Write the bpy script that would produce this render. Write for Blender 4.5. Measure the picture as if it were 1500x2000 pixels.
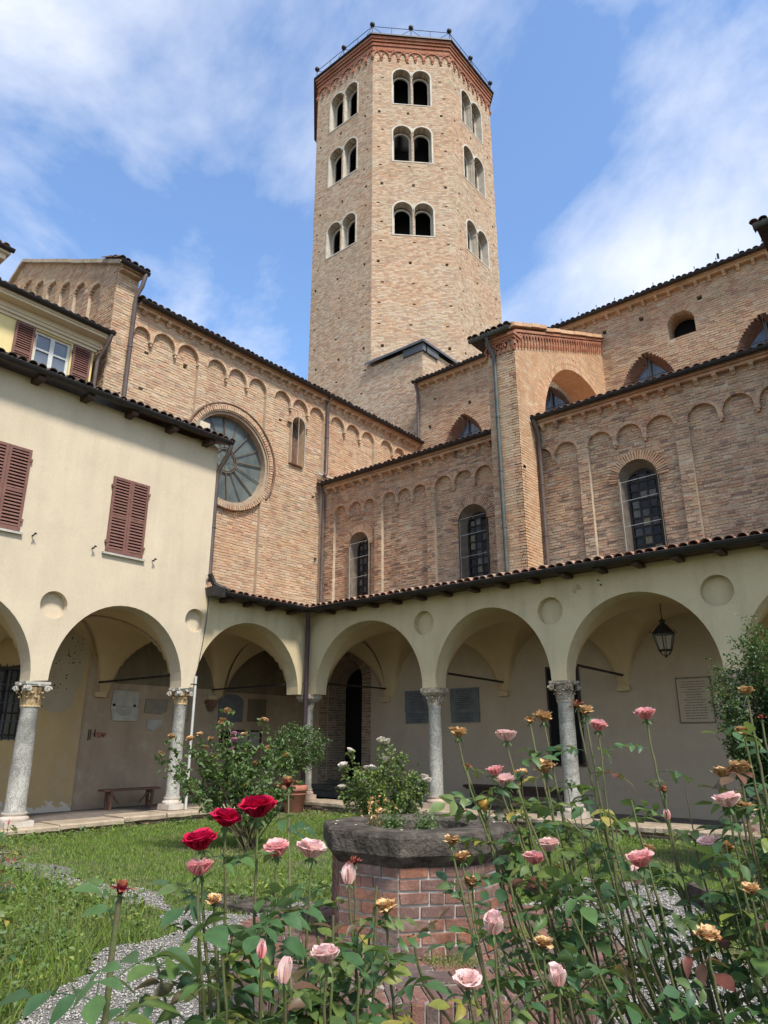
import bpy, math, random
import numpy as np
from mathutils import Vector as Vec, Matrix, Euler, noise as mnoise

for o in list(bpy.data.objects):
    bpy.data.objects.remove(o, do_unlink=True)
scene = bpy.context.scene
COL = scene.collection
rad = math.radians
PI = math.pi

# ------------------------------------------------------------------ camera
CAM = Vec((13.80, -13.34, 1.60))
YAW, PITCH = 39.88, 17.84
cd = bpy.data.cameras.new('camera')
cd.sensor_fit = 'HORIZONTAL'
cd.sensor_width = 36.0
cd.lens = 36.0 * 1387.0 / 1500.0
cd.clip_start = 0.05
cd.clip_end = 3000
cam = bpy.data.objects.new('camera', cd)
cam.location = CAM
cam.rotation_euler = (rad(90 + PITCH), 0, rad(YAW))
COL.objects.link(cam)
scene.camera = cam
cd.dof.use_dof = False

# ------------------------------------------------------------------ sky, sun, exposure
SUN_EL, SUN_AZ = 54.0, -20.0            # azimuth measured from +x towards +y
world = bpy.data.worlds.new('World')
scene.world = world
world.use_nodes = True
wn, wl = world.node_tree.nodes, world.node_tree.links
wn.clear()
wo = wn.new('ShaderNodeOutputWorld')
bg = wn.new('ShaderNodeBackground')
sky = wn.new('ShaderNodeTexSky')
sky.sky_type = 'NISHITA'
sky.sun_disc = False
sky.sun_elevation = rad(SUN_EL)
sky.sun_rotation = rad(90 - SUN_AZ)
sky.altitude = 60
sky.air_density = 1.0
sky.dust_density = 0.6
sky.ozone_density = 2.2
tc = wn.new('ShaderNodeTexCoord')
sep = wn.new('ShaderNodeSeparateXYZ')
wl.new(tc.outputs['Generated'], sep.inputs[0])
zc = wn.new('ShaderNodeMath'); zc.operation = 'MAXIMUM'; zc.inputs[1].default_value = 0.0
wl.new(sep.outputs['Z'], zc.inputs[0])
za = wn.new('ShaderNodeMath'); za.operation = 'ADD'; za.inputs[1].default_value = 0.35
wl.new(zc.outputs[0], za.inputs[0])
dx = wn.new('ShaderNodeMath'); dx.operation = 'DIVIDE'
dy = wn.new('ShaderNodeMath'); dy.operation = 'DIVIDE'
wl.new(sep.outputs['X'], dx.inputs[0]); wl.new(za.outputs[0], dx.inputs[1])
wl.new(sep.outputs['Y'], dy.inputs[0]); wl.new(za.outputs[0], dy.inputs[1])
cmb = wn.new('ShaderNodeCombineXYZ')
wl.new(dx.outputs[0], cmb.inputs[0]); wl.new(dy.outputs[0], cmb.inputs[1])
mp = wn.new('ShaderNodeMapping'); mp.inputs['Location'].default_value = (11.2, 13.6, 0)
mp.inputs['Rotation'].default_value = (0, 0, rad(100)); mp.inputs['Scale'].default_value = (1.0, 1.2, 1)
wl.new(cmb.outputs[0], mp.inputs[0])
n1 = wn.new('ShaderNodeTexNoise'); n1.inputs['Scale'].default_value = 1.5
n1.inputs['Detail'].default_value = 10; n1.inputs['Roughness'].default_value = 0.57
n1.inputs['Distortion'].default_value = 0.35
wl.new(mp.outputs[0], n1.inputs['Vector'])
rp = wn.new('ShaderNodeValToRGB')
rp.color_ramp.elements[0].position = 0.425; rp.color_ramp.elements[0].color = (0.04, 0.04, 0.04, 1)
rp.color_ramp.elements[1].position = 0.635; rp.color_ramp.elements[1].color = (0.95, 0.95, 0.95, 1)
wl.new(n1.outputs['Fac'], rp.inputs[0])
mx = wn.new('ShaderNodeMix'); mx.data_type = 'RGBA'
wl.new(rp.outputs[0], mx.inputs['Factor'])
hs = wn.new('ShaderNodeHueSaturation'); hs.inputs['Saturation'].default_value = 1.12; hs.inputs['Value'].default_value = 0.98
wl.new(sky.outputs[0], hs.inputs['Color'])
wl.new(hs.outputs[0], mx.inputs[6])
mx.inputs[7].default_value = (3.55, 3.65, 3.95, 1)
wl.new(mx.outputs[2], bg.inputs['Color'])
bg.inputs['Strength'].default_value = 0.15
wl.new(bg.outputs[0], wo.inputs['Surface'])

sd = bpy.data.lights.new('sun', 'SUN')
sd.energy = 2.8
sd.angle = rad(9.0)
sd.color = (1.0, 0.945, 0.86)
sun = bpy.data.objects.new('sun', sd)
sv = Vec((math.cos(rad(SUN_EL)) * math.cos(rad(SUN_AZ)), math.cos(rad(SUN_EL)) * math.sin(rad(SUN_AZ)), math.sin(rad(SUN_EL))))
sun.rotation_euler = sv.to_track_quat('Z', 'Y').to_euler()
COL.objects.link(sun)
scene.view_settings.view_transform = 'Standard'
scene.view_settings.look = 'None'
scene.view_settings.exposure = 1.05
scene.view_settings.gamma = 1.0
scene.view_settings.use_curve_mapping = False
if hasattr(scene, 'cycles'):
    scene.cycles.max_bounces = 8
    scene.cycles.diffuse_bounces = 5
    scene.cycles.transparent_max_bounces = 8

# projection used only to choose which bricks, tiles and leaves show largest
_cr = cam.rotation_euler.to_matrix()
def px_per_m(p):
    q = _cr.transposed() @ (Vec(p) - CAM)
    if q.z > -0.05: return 0.0
    x = q.x / -q.z; y = q.y / -q.z
    if abs(x) > 0.56 or abs(y) > 0.75: return 0.0
    return 1.0 / -q.z

# ------------------------------------------------------------------ materials
MATS = {}
def srgb(r, g, b):
    f = lambda c: (c / 255) / 12.92 if c / 255 <= 0.04045 else ((c / 255 + 0.055) / 1.055) ** 2.4
    return (f(r), f(g), f(b))

class NT:
    def __init__(s, name):
        s.m = bpy.data.materials.new(name); s.m.use_nodes = True
        s.n = s.m.node_tree.nodes; s.l = s.m.node_tree.links
        s.b = s.n['Principled BSDF']
        s.geo = s.n.new('ShaderNodeNewGeometry')
        s.P = s.geo.outputs['Position']
    def map(s, sc=(1, 1, 1), vec=None):
        m = s.n.new('ShaderNodeMapping'); m.inputs['Scale'].default_value = sc
        s.l.new(vec or s.P, m.inputs[0]); return m.outputs[0]
    def noise(s, scale, detail=4, rough=.55, vec=None, dist=0.0):
        t = s.n.new('ShaderNodeTexNoise'); t.inputs['Scale'].default_value = scale
        t.inputs['Detail'].default_value = detail; t.inputs['Roughness'].default_value = rough
        t.inputs['Distortion'].default_value = dist
        s.l.new(vec or s.P, t.inputs['Vector']); return t.outputs['Fac']
    def vor(s, scale, feature='F1', out='Distance', vec=None):
        t = s.n.new('ShaderNodeTexVoronoi'); t.feature = feature; t.inputs['Scale'].default_value = scale
        s.l.new(vec or s.P, t.inputs['Vector']); return t.outputs[out]
    def ramp(s, fac, stops, interp='LINEAR'):
        r = s.n.new('ShaderNodeValToRGB'); cr = r.color_ramp; cr.interpolation = interp
        while len(cr.elements) < len(stops): cr.elements.new(0.5)
        for e, (p, c) in zip(cr.elements, stops):
            e.position = p
            e.color = (c, c, c, 1) if isinstance(c, (int, float)) else (*c[:3], 1)
        s.l.new(fac, r.inputs[0]); return r.outputs[0]
    def mix(s, a, b, fac=.5, mode='MIX'):
        m = s.n.new('ShaderNodeMix'); m.data_type = 'RGBA'; m.blend_type = mode
        for sock, v in ((m.inputs['Factor'], fac), (m.inputs[6], a), (m.inputs[7], b)):
            if isinstance(v, (int, float)): sock.default_value = v if sock.type == 'VALUE' else (v, v, v, 1)
            elif isinstance(v, tuple): sock.default_value = (*v[:3], 1)
            else: s.l.new(v, sock)
        return m.outputs[2]
    def math(s, op, a, b=0.0):
        m = s.n.new('ShaderNodeMath'); m.operation = op
        for i, v in enumerate((a, b)):
            if isinstance(v, (int, float)): m.inputs[i].default_value = v
            else: s.l.new(v, m.inputs[i])
        return m.outputs[0]
    def attr(s, name):
        a = s.n.new('ShaderNodeAttribute'); a.attribute_name = name; return a.outputs['Fac']
    def sepz(s):
        x = s.n.new('ShaderNodeSeparateXYZ'); s.l.new(s.P, x.inputs[0]); return x.outputs
    def set(s, k, v):
        if isinstance(v, (int, float)): s.b.inputs[k].default_value = v
        elif isinstance(v, tuple): s.b.inputs[k].default_value = (*v[:3], 1)
        else: s.l.new(v, s.b.inputs[k])
    def bump(s, h, strength=.3, dist=.01):
        b = s.n.new('ShaderNodeBump'); b.inputs['Strength'].default_value = strength
        b.inputs['Distance'].default_value = dist
        s.l.new(h, b.inputs['Height']); s.l.new(b.outputs[0], s.b.inputs['Normal'])
    def done(s, name):
        MATS[name] = s.m; return s.m

def brick_mat(name, cols, patch=(.36, .31, .25), patch_amt=.35, bstr=.35, grime=.35, smear=.35, scol=(.46, .39, .30), zone=.5):
    t = NT(name)
    r = t.attr('rnd')
    n = len(cols)
    c = t.ramp(r, [(i / n, k) for i, k in enumerate(cols)], 'CONSTANT')
    nv = t.noise(28, 4, .65)
    c = t.mix(c, t.ramp(nv, [(.3, .62), (.7, 1.18)]), .8, 'MULTIPLY')
    big = t.noise(.75, 5, .6)
    c = t.mix(c, patch, t.math('MULTIPLY', t.ramp(big, [(.45, 0.0), (.72, 1.0)]), patch_amt))
    c = t.mix(c, t.mix(c, (1.03, .90, .83), 1.0, 'MULTIPLY'), t.math('MULTIPLY', t.ramp(t.noise(.42, 3, .5, dist=.8), [(.53, 0.0), (.56, 1.0)]), zone))
    c = t.mix(c, t.mix(c, (.90, .93, .92), 1.0, 'MULTIPLY'), t.math('MULTIPLY', t.ramp(t.noise(.33, 3, .5, t.map((1, 1, 1.8)), .8), [(.44, 1.0), (.47, 0.0)]), zone))
    c = t.mix(c, scol, t.math('MULTIPLY', t.ramp(t.noise(13, 5, .75), [(.55, 0.0), (.66, 1.0)]), smear))
    sm = t.noise(3.2, 5, .7)
    c = t.mix(c, t.ramp(sm, [(.36, .50), (.56, 1.0)]), grime, 'MULTIPLY')
    streak = t.noise(1.0, 4, .6, t.map((2.6, 2.6, .22)))
    c = t.mix(c, t.ramp(streak, [(.50, 1.0), (.70, .55)]), grime * 1.1, 'MULTIPLY')
    t.set('Base Color', c); t.set('Roughness', .92)
    t.b.inputs['Specular IOR Level'].default_value = .15
    t.bump(t.math('ADD', t.noise(45, 4, .7), t.noise(220, 2, .6)), bstr, .012)
    return t.done(name)

def plain_mat(name, c1, c2, scale=3, rough=.8, bump=.15, bscale=60, spec=.3, metal=0.0, stops=(.35, .65), grime=None, bdist=.006):
    t = NT(name)
    c = t.mix(c1, c2, t.ramp(t.noise(scale, 5, .6), [(stops[0], 0.0), (stops[1], 1.0)]))
    if grime:
        c = t.mix(c, t.ramp(t.noise(grime[0], 5, .65), [(.35, grime[1]), (.6, 1.0)]), 1.0, 'MULTIPLY')
    t.set('Base Color', c); t.set('Roughness', rough); t.set('Metallic', metal)
    t.b.inputs['Specular IOR Level'].default_value = spec
    if bump: t.bump(t.noise(bscale, 4, .6), bump, bdist)
    return t.done(name)

OLD = [(.47, .33, .21), (.44, .25, .15), (.52, .39, .27), (.38, .20, .125), (.43, .31, .21), (.50, .345, .195), (.36, .27, .19), (.47, .27, .165), (.30, .155, .10), (.50, .37, .25), (.45, .30, .19)]
OLD = [tuple(v + (m - v) * .34 for v, m in zip(c, (.475, .355, .265))) for c in OLD]
brick_mat('brick_transept', [(a * 1.12, b * 1.11, c * 1.06) for a, b, c in OLD], (.56, .44, .29), .35, .35, .25)
brick_mat('brick_aisle', [(a * 1.15, b * 1.08, c * 1.02) for a, b, c in OLD] + [(.29, .19, .14)], (.45, .36, .27), .5, .5, .42)
brick_mat('brick_nave', [(a * 1.08, b * 1.04, c * .96) for a, b, c in OLD], (.50, .40, .28), .4, .45, .3)
brick_mat('brick_tower', [(.55, .41, .275), (.50, .32, .205), (.60, .475, .34), (.46, .29, .19), (.54, .40, .27), (.58, .445, .30), (.42, .32, .235), (.54, .37, .24), (.61, .49, .36)], (.55, .44, .32), .3, .3, .2)
brick_mat('brick_pier', [(.57, .36, .21), (.60, .39, .235), (.52, .31, .175), (.62, .43, .27), (.55, .34, .20)], (.56, .42, .28), .3, .2, .25)
brick_mat('brick_well', [(.29, .145, .105), (.32, .15, .10), (.24, .14, .11), (.36, .155, .095), (.22, .13, .105), (.28, .175, .14)], (.26, .19, .16), .4, .8, .6, .38, (.42, .36, .30), .4)
brick_mat('brick_paving', [(.22, .12, .10), (.26, .13, .10), (.19, .12, .105), (.29, .14, .10), (.17, .12, .105)], (.20, .165, .145), .6, .8, .6, .5, (.34, .30, .25), .4)
brick_mat('brick_cornice', [(.37, .15, .085), (.33, .13, .075), (.40, .18, .11), (.29, .115, .07)], (.34, .22, .15), .35, .3, .4)
brick_mat('brick_dark', [(.20, .12, .085), (.16, .10, .075), (.24, .15, .10), (.14, .09, .07)], (.2, .16, .12), .4, .5, .5)
brick_mat('brick_portal', [(.30, .225, .165), (.26, .185, .135), (.35, .27, .20), (.22, .16, .12)], (.34, .29, .23), .4, .5, .4)
brick_mat('tile_clay', [(.40, .23, .155), (.34, .18, .12), (.46, .30, .21), (.30, .17, .12), (.42, .27, .19), (.38, .20, .13)], (.30, .25, .20), .45, .4, .5)
brick_mat('tile_dark', [(.14, .10, .085), (.18, .12, .095), (.11, .085, .075), (.2, .14, .11)], (.12, .11, .09), .5, .4, .5)
plain_mat('mortar', (.50, .41, .30), (.38, .31, .225), 5, .95, .4, 80, .1)
plain_mat('mortar_tower', (.44, .35, .26), (.37, .28, .20), 5, .95, .3, 80, .1)
plain_mat('mortar_well', (.48, .44, .38), (.32, .28, .235), 9, .95, .5, 60, .1)
plain_mat('mortar_paving', (.36, .32, .27), (.20, .17, .14), 8, .95, .5, 60, .1)
plain_mat('metal_dark', (.016, .014, .013), (.028, .024, .022), 6, .5, .05, 40, .3)
plain_mat('metal_pipe', (.085, .062, .055), (.12, .09, .08), 4, .5, .05, 40, .4)
plain_mat('pipe_brown', (.045, .032, .036), (.06, .045, .05), 4, .42, .03, 40, .4)
plain_mat('metal_green', (.045, .055, .05), (.085, .09, .08), 4, .55, .08, 40, .4)
plain_mat('iron', (.012, .011, .011), (.03, .022, .018), 12, .6, .1, 80, .3)
plain_mat('trim_stone', (.56, .51, .42), (.42, .38, .31), 2.5, .85, .15, 60, .2)
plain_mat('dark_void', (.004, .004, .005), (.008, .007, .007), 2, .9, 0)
plain_mat('wood_dark', (.035, .02, .014), (.07, .04, .028), 14, .6, .2, 50, .3)
plain_mat('wood_bench', (.11, .055, .035), (.17, .09, .06), 12, .65, .25, 40, .3)
plain_mat('shutter', (.135, .062, .047), (.18, .085, .064), 9, .6, .15, 50, .3)
plain_mat('window_white', (.55, .55, .53), (.45, .46, .45), 10, .6, .1, 40)
plain_mat('terracotta', (.42, .17, .11), (.36, .145, .10), 5, .8, .15, 60, .2)
plain_mat('marble_grey', (.105, .11, .115), (.15, .155, .155), 4, .5, .05, 60, .4)
plain_mat('marble_white', (.44, .41, .35), (.33, .31, .27), 5, .7, .15, 30, .3)
plain_mat('stone_plaque', (.25, .22, .17), (.20, .175, .135), 6, .8, .3, 40, .2)
plain_mat('engraving', (.045, .043, .04), (.07, .065, .06), 20, .8, 0)
plain_mat('lead_grey', (.07, .075, .08), (.10, .10, .105), 3, .55, .05, 30, .4)
plain_mat('pipe_white', (.50, .49, .44), (.42, .41, .37), 6, .5, .05, 40)
plain_mat('stone_cap', (.145, .122, .098), (.06, .05, .04), 6, .92, 1.0, 34, .12, grime=(9, .42), bdist=.025)
plain_mat('stone_curb', (.47, .38, .27), (.33, .26, .19), 3.5, .9, .7, 22, .2, grime=(7, .6), bdist=.02)
plain_mat('stone_base', (.50, .46, .40), (.40, .32, .25), 5, .85, .5, 40, .2, bdist=.012)
plain_mat('stone_base_pink', (.46, .35, .27), (.38, .29, .23), 5, .85, .5, 40, .2, bdist=.012)
plain_mat('stone_capital', (.50, .45, .37), (.33, .24, .15), 9, .85, .6, 50, .2, grime=(30, .4), bdist=.015)
plain_mat('stone_capital_gold', (.58, .43, .25), (.42, .27, .13), 11, .85, .6, 50, .2, grime=(30, .4), bdist=.015)
plain_mat('floor_stone', (.135, .115, .10), (.18, .155, .135), 2, .8, .3, 25, .3, grime=(5, .7))
plain_mat('soil', (.085, .066, .045), (.06, .048, .033), 3, .95, .8, 30, .1)
plain_mat('steps_stone', (.13, .12, .10), (.09, .08, .07), 3, .85, .3, 30, .2)

def granite(name):
    t = NT(name)
    v = t.noise(58, 3, .75)
    c = t.ramp(v, [(.34, (.11, .105, .09)), (.45, (.27, .255, .225)), (.54, (.41, .39, .34)), (.7, (.47, .45, .40))])
    c = t.mix(c, t.ramp(t.noise(3, 6, .7, dist=1.2), [(.38, .55), (.6, 1.1)]), .85, 'MULTIPLY')
    t.set('Base Color', c); t.set('Roughness', .8); t.bump(t.noise(70, 3, .7), .35, .008)
    return t.done(name)
granite('granite')

def plaster(name, c1, c2, stain=(.40, .34, .26), samt=.3, drip=.25, bump=.12, base_patch=None):
    t = NT(name)
    c = t.mix(c1, c2, t.ramp(t.noise(.8, 6, .6, dist=.4), [(.32, 0.0), (.68, 1.0)]))
    c = t.mix(c, stain, t.math('MULTIPLY', t.ramp(t.noise(1.9, 6, .7), [(.52, 0.0), (.72, 1.0)]), samt))
    c = t.mix(c, t.ramp(t.noise(1.0, 5, .6, t.map((3.2, 3.2, .35))), [(.45, 1.0), (.75, .72)]), drip, 'MULTIPLY')
    c = t.mix(c, t.ramp(t.noise(22, 4, .7), [(.3, .92), (.7, 1.04)]), .8, 'MULTIPLY')
    if base_patch:
        z = t.sepz()[2]
        zz = t.math('ADD', z, t.math('MULTIPLY', t.noise(2.1, 5, .65), -1.3))
        f = t.ramp(t.math('ADD', zz, 1.0), [(1 + base_patch[0], 1.0), (1.03 + base_patch[0], 0.0)])
        c = t.mix(c, base_patch[1], f)
    t.set('Base Color', c); t.set('Roughness', .93); t.b.inputs['Specular IOR Level'].default_value = .12
    t.bump(t.math('ADD', t.math('MULTIPLY', t.noise(5, 4, .6), 3.0), t.noise(90, 3, .6)), bump, .01)
    return t.done(name)
plaster('plaster_cream', (.57, .48, .35), (.50, .42, .305), (.46, .385, .28), .45, .32, .14)
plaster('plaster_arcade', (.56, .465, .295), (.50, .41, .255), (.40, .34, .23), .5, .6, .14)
plaster('plaster_reveal', (.47, .48, .42), (.42, .42, .37), (.45, .43, .35), .3, .2, .1)
plaster('plaster_vault', (.54, .41, .235), (.48, .36, .205), (.42, .34, .22), .3, .2, .1)
plaster('plaster_ochre', (.50, .35, .165), (.42, .30, .16), (.44, .38, .28), .4, .2, .15, (-.42, (.56, .50, .40)))
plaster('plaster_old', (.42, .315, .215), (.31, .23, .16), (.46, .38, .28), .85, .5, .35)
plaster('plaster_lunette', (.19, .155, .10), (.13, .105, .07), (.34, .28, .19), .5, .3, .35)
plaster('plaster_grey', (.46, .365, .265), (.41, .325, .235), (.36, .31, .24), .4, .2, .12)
plaster('plaster_patch', (.42, .35, .25), (.35, .29, .20), (.36, .30, .22), .5, .2, .5)
plaster('plaster_yellow', (.68, .56, .27), (.62, .51, .25), (.62, .54, .34), .3, .2, .1)
plaster('plaster_cornice', (.62, .54, .38), (.52, .45, .32), (.42, .38, .3), .4, .3, .1)

def glass_mat(name, c1, c2, rough=.12, scale=2.0, spec=.6):
    t = NT(name)
    c = t.mix(c1, c2, t.ramp(t.noise(scale, 4, .6), [(.35, 0.0), (.65, 1.0)]))
    t.set('Base Color', c); t.set('Roughness', rough); t.b.inputs['Specular IOR Level'].default_value = spec
    t.bump(t.noise(3.5, 2, .5), .08, .02)
    return t.done(name)
def clear_glass(name):
    t = NT(name); t.set('Base Color', (.55, .55, .5)); t.set('Roughness', .2); t.set('Alpha', .16); t.done(name)
clear_glass('lantern_glass')
glass_mat('glass_dark', (.012, .014, .016), (.03, .03, .03), .15)
glass_mat('glass_blue', (.05, .075, .10), (.09, .12, .15), .12)
glass_mat('glass_rose', (.07, .085, .09), (.14, .16, .14), .25, 1.4, .4)
glass_mat('glass_house', (.10, .12, .14), (.14, .155, .17), .06, 1.0, .8)
def pane_mat(name):
    t = NT(name)
    r = t.attr('rnd')
    c = t.ramp(r, [(0, (.035, .038, .042)), (.3, (.085, .085, .085)), (.5, (.05, .052, .056)), (.7, (.13, .125, .115)), (.85, (.17, .15, .10)), (.93, (.06, .065, .07))], 'CONSTANT')
    c = t.mix(c, t.ramp(t.noise(30, 4, .7, t.map((1, 1, .4))), [(.3, .5), (.7, 1.5)]), .8, 'MULTIPLY')
    t.set('Base Color', c); t.set('Roughness', .7); t.b.inputs['Specular IOR Level'].default_value = .15
    return t.done(name)
pane_mat('pane_old')

def leaf_mat(name, cols, rough=.45, trans=.25, spec=.35):
    t = NT(name)
    oi = t.n.new('ShaderNodeObjectInfo')
    r = t.math('FRACT', t.math('ADD', t.attr('rnd'), oi.outputs['Random']))
    n = len(cols)
    c = t.ramp(r, [(i / n, k) for i, k in enumerate(cols)], 'LINEAR')
    c = t.mix(c, t.ramp(t.noise(55, 3, .6), [(.35, .75), (.7, 1.15)]), .7, 'MULTIPLY')
    # paler underside
    c = t.mix(c, t.mix(c, (.15, .20, .09), .32), t.geo.outputs['Backfacing'])
    t.set('Base Color', c); t.set('Roughness', rough); t.b.inputs['Specular IOR Level'].default_value = spec
    tr = t.n.new('ShaderNodeBsdfTranslucent'); ms = t.n.new('ShaderNodeMixShader'); ms.inputs[0].default_value = trans
    t.l.new(t.mix(c, (.35, .50, .06), .35), tr.inputs['Color'])
    out = t.n['Material Output']
    t.l.new(t.b.outputs[0], ms.inputs[1]); t.l.new(tr.outputs[0], ms.inputs[2]); t.l.new(ms.outputs[0], out.inputs['Surface'])
    return t.done(name)
leaf_mat('rose_leaf', [(.040, .092, .036), (.062, .130, .044), (.032, .078, .032), (.085, .155, .044), (.050, .105, .050), (.115, .165, .044)])
leaf_mat('rose_leaf_yellow', [(.22, .26, .05), (.14, .20, .045), (.30, .24, .05), (.09, .15, .04)])
leaf_mat('rose_leaf_red', [(.14, .055, .035), (.09, .075, .035), (.17, .05, .04), (.07, .07, .03)])
leaf_mat('bush_leaf', [(.06, .12, .034), (.095, .165, .042), (.042, .09, .028), (.135, .20, .05), (.07, .13, .038)])
leaf_mat('bush_leaf_light', [(.09, .16, .045), (.13, .21, .06), (.065, .13, .04), (.16, .22, .06), (.22, .24, .05)])
leaf_mat('bush_leaf_dark', [(.022, .055, .022), (.038, .082, .028), (.018, .042, .018), (.058, .11, .032)])
leaf_mat('citrus_leaf', [(.035, .085, .022), (.055, .12, .028), (.028, .07, .02), (.08, .15, .035)], .35, .18, .5)
leaf_mat('grass_blade', [(.125, .21, .030), (.17, .265, .036), (.09, .165, .028), (.25, .31, .055), (.15, .235, .034)], .6, .3, .2)
leaf_mat('grass_dry', [(.30, .26, .11), (.22, .22, .08), (.36, .30, .15), (.14, .18, .05)], .7, .25, .15)
leaf_mat('weed_leaf', [(.07, .14, .03), (.11, .19, .038), (.16, .24, .05), (.055, .12, .028), (.32, .33, .06)], .5, .25, .25)
plain_mat('rose_cane', (.085, .115, .032), (.11, .085, .045), 20, .6, .3, 120, .3)
plain_mat('rose_cane_brown', (.085, .06, .04), (.12, .10, .055), 20, .75, .4, 120, .2)
plain_mat('bark', (.09, .07, .05), (.14, .11, .08), 12, .9, .6, 60, .1)
plain_mat('calyx', (.055, .10, .03), (.09, .13, .04), 30, .6, .2, 100, .3)

def petal_mat(name, inner, outer, edge, trans=.25, spots=None):
    t = NT(name)
    r = t.attr('rnd')               # 0 at the petal's claw, 1 at its rim
    c = t.ramp(r, [(0, inner), (.6, outer), (1, edge)])
    c = t.mix(c, t.ramp(t.noise(70, 4, .7), [(.3, .82), (.7, 1.08)]), .8, 'MULTIPLY')
    if spots: c = t.mix(c, spots[0], t.ramp(t.noise(spots[1], 4, .7), [(.50, 0.0), (.62, 1.0)]))
    t.set('Base Color', c); t.set('Roughness', .6); t.b.inputs['Specular IOR Level'].default_value = .2
    tr = t.n.new('ShaderNodeBsdfTranslucent'); ms = t.n.new('ShaderNodeMixShader'); ms.inputs[0].default_value = trans
    t.l.new(c, tr.inputs['Color'])
    t.l.new(t.b.outputs[0], ms.inputs[1]); t.l.new(tr.outputs[0], ms.inputs[2]); t.l.new(ms.outputs[0], t.n['Material Output'].inputs['Surface'])
    t.bump(t.noise(60, 3, .6), .15, .002)
    return t.done(name)
petal_mat('petal_crimson', (.30, .004, .03), (.52, .006, .045), (.60, .015, .10))
petal_mat('petal_pink', (.80, .24, .24), (.86, .44, .43), (.88, .58, .56), .35)
petal_mat('petal_palepink', (.84, .50, .44), (.88, .68, .62), (.86, .52, .52), .35)
petal_mat('petal_white', (.80, .72, .55), (.84, .78, .70), (.86, .80, .76))
petal_mat('petal_mauve', (.60, .20, .34), (.70, .33, .48), (.72, .42, .55))
petal_mat('petal_tan', (.36, .16, .06), (.66, .41, .18), (.76, .55, .30), .2, ((.30, .12, .045), 45))
petal_mat('petal_yellow', (.62, .32, .05), (.72, .48, .14), (.62, .36, .10), .2)
petal_mat('petal_wilt', (.09, .012, .015), (.20, .02, .03), (.34, .14, .05), .15, ((.30, .17, .06), 25))
plain_mat('berry', (.50, .07, .02), (.42, .04, .015), 30, .4, 0, 50, .4)

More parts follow.
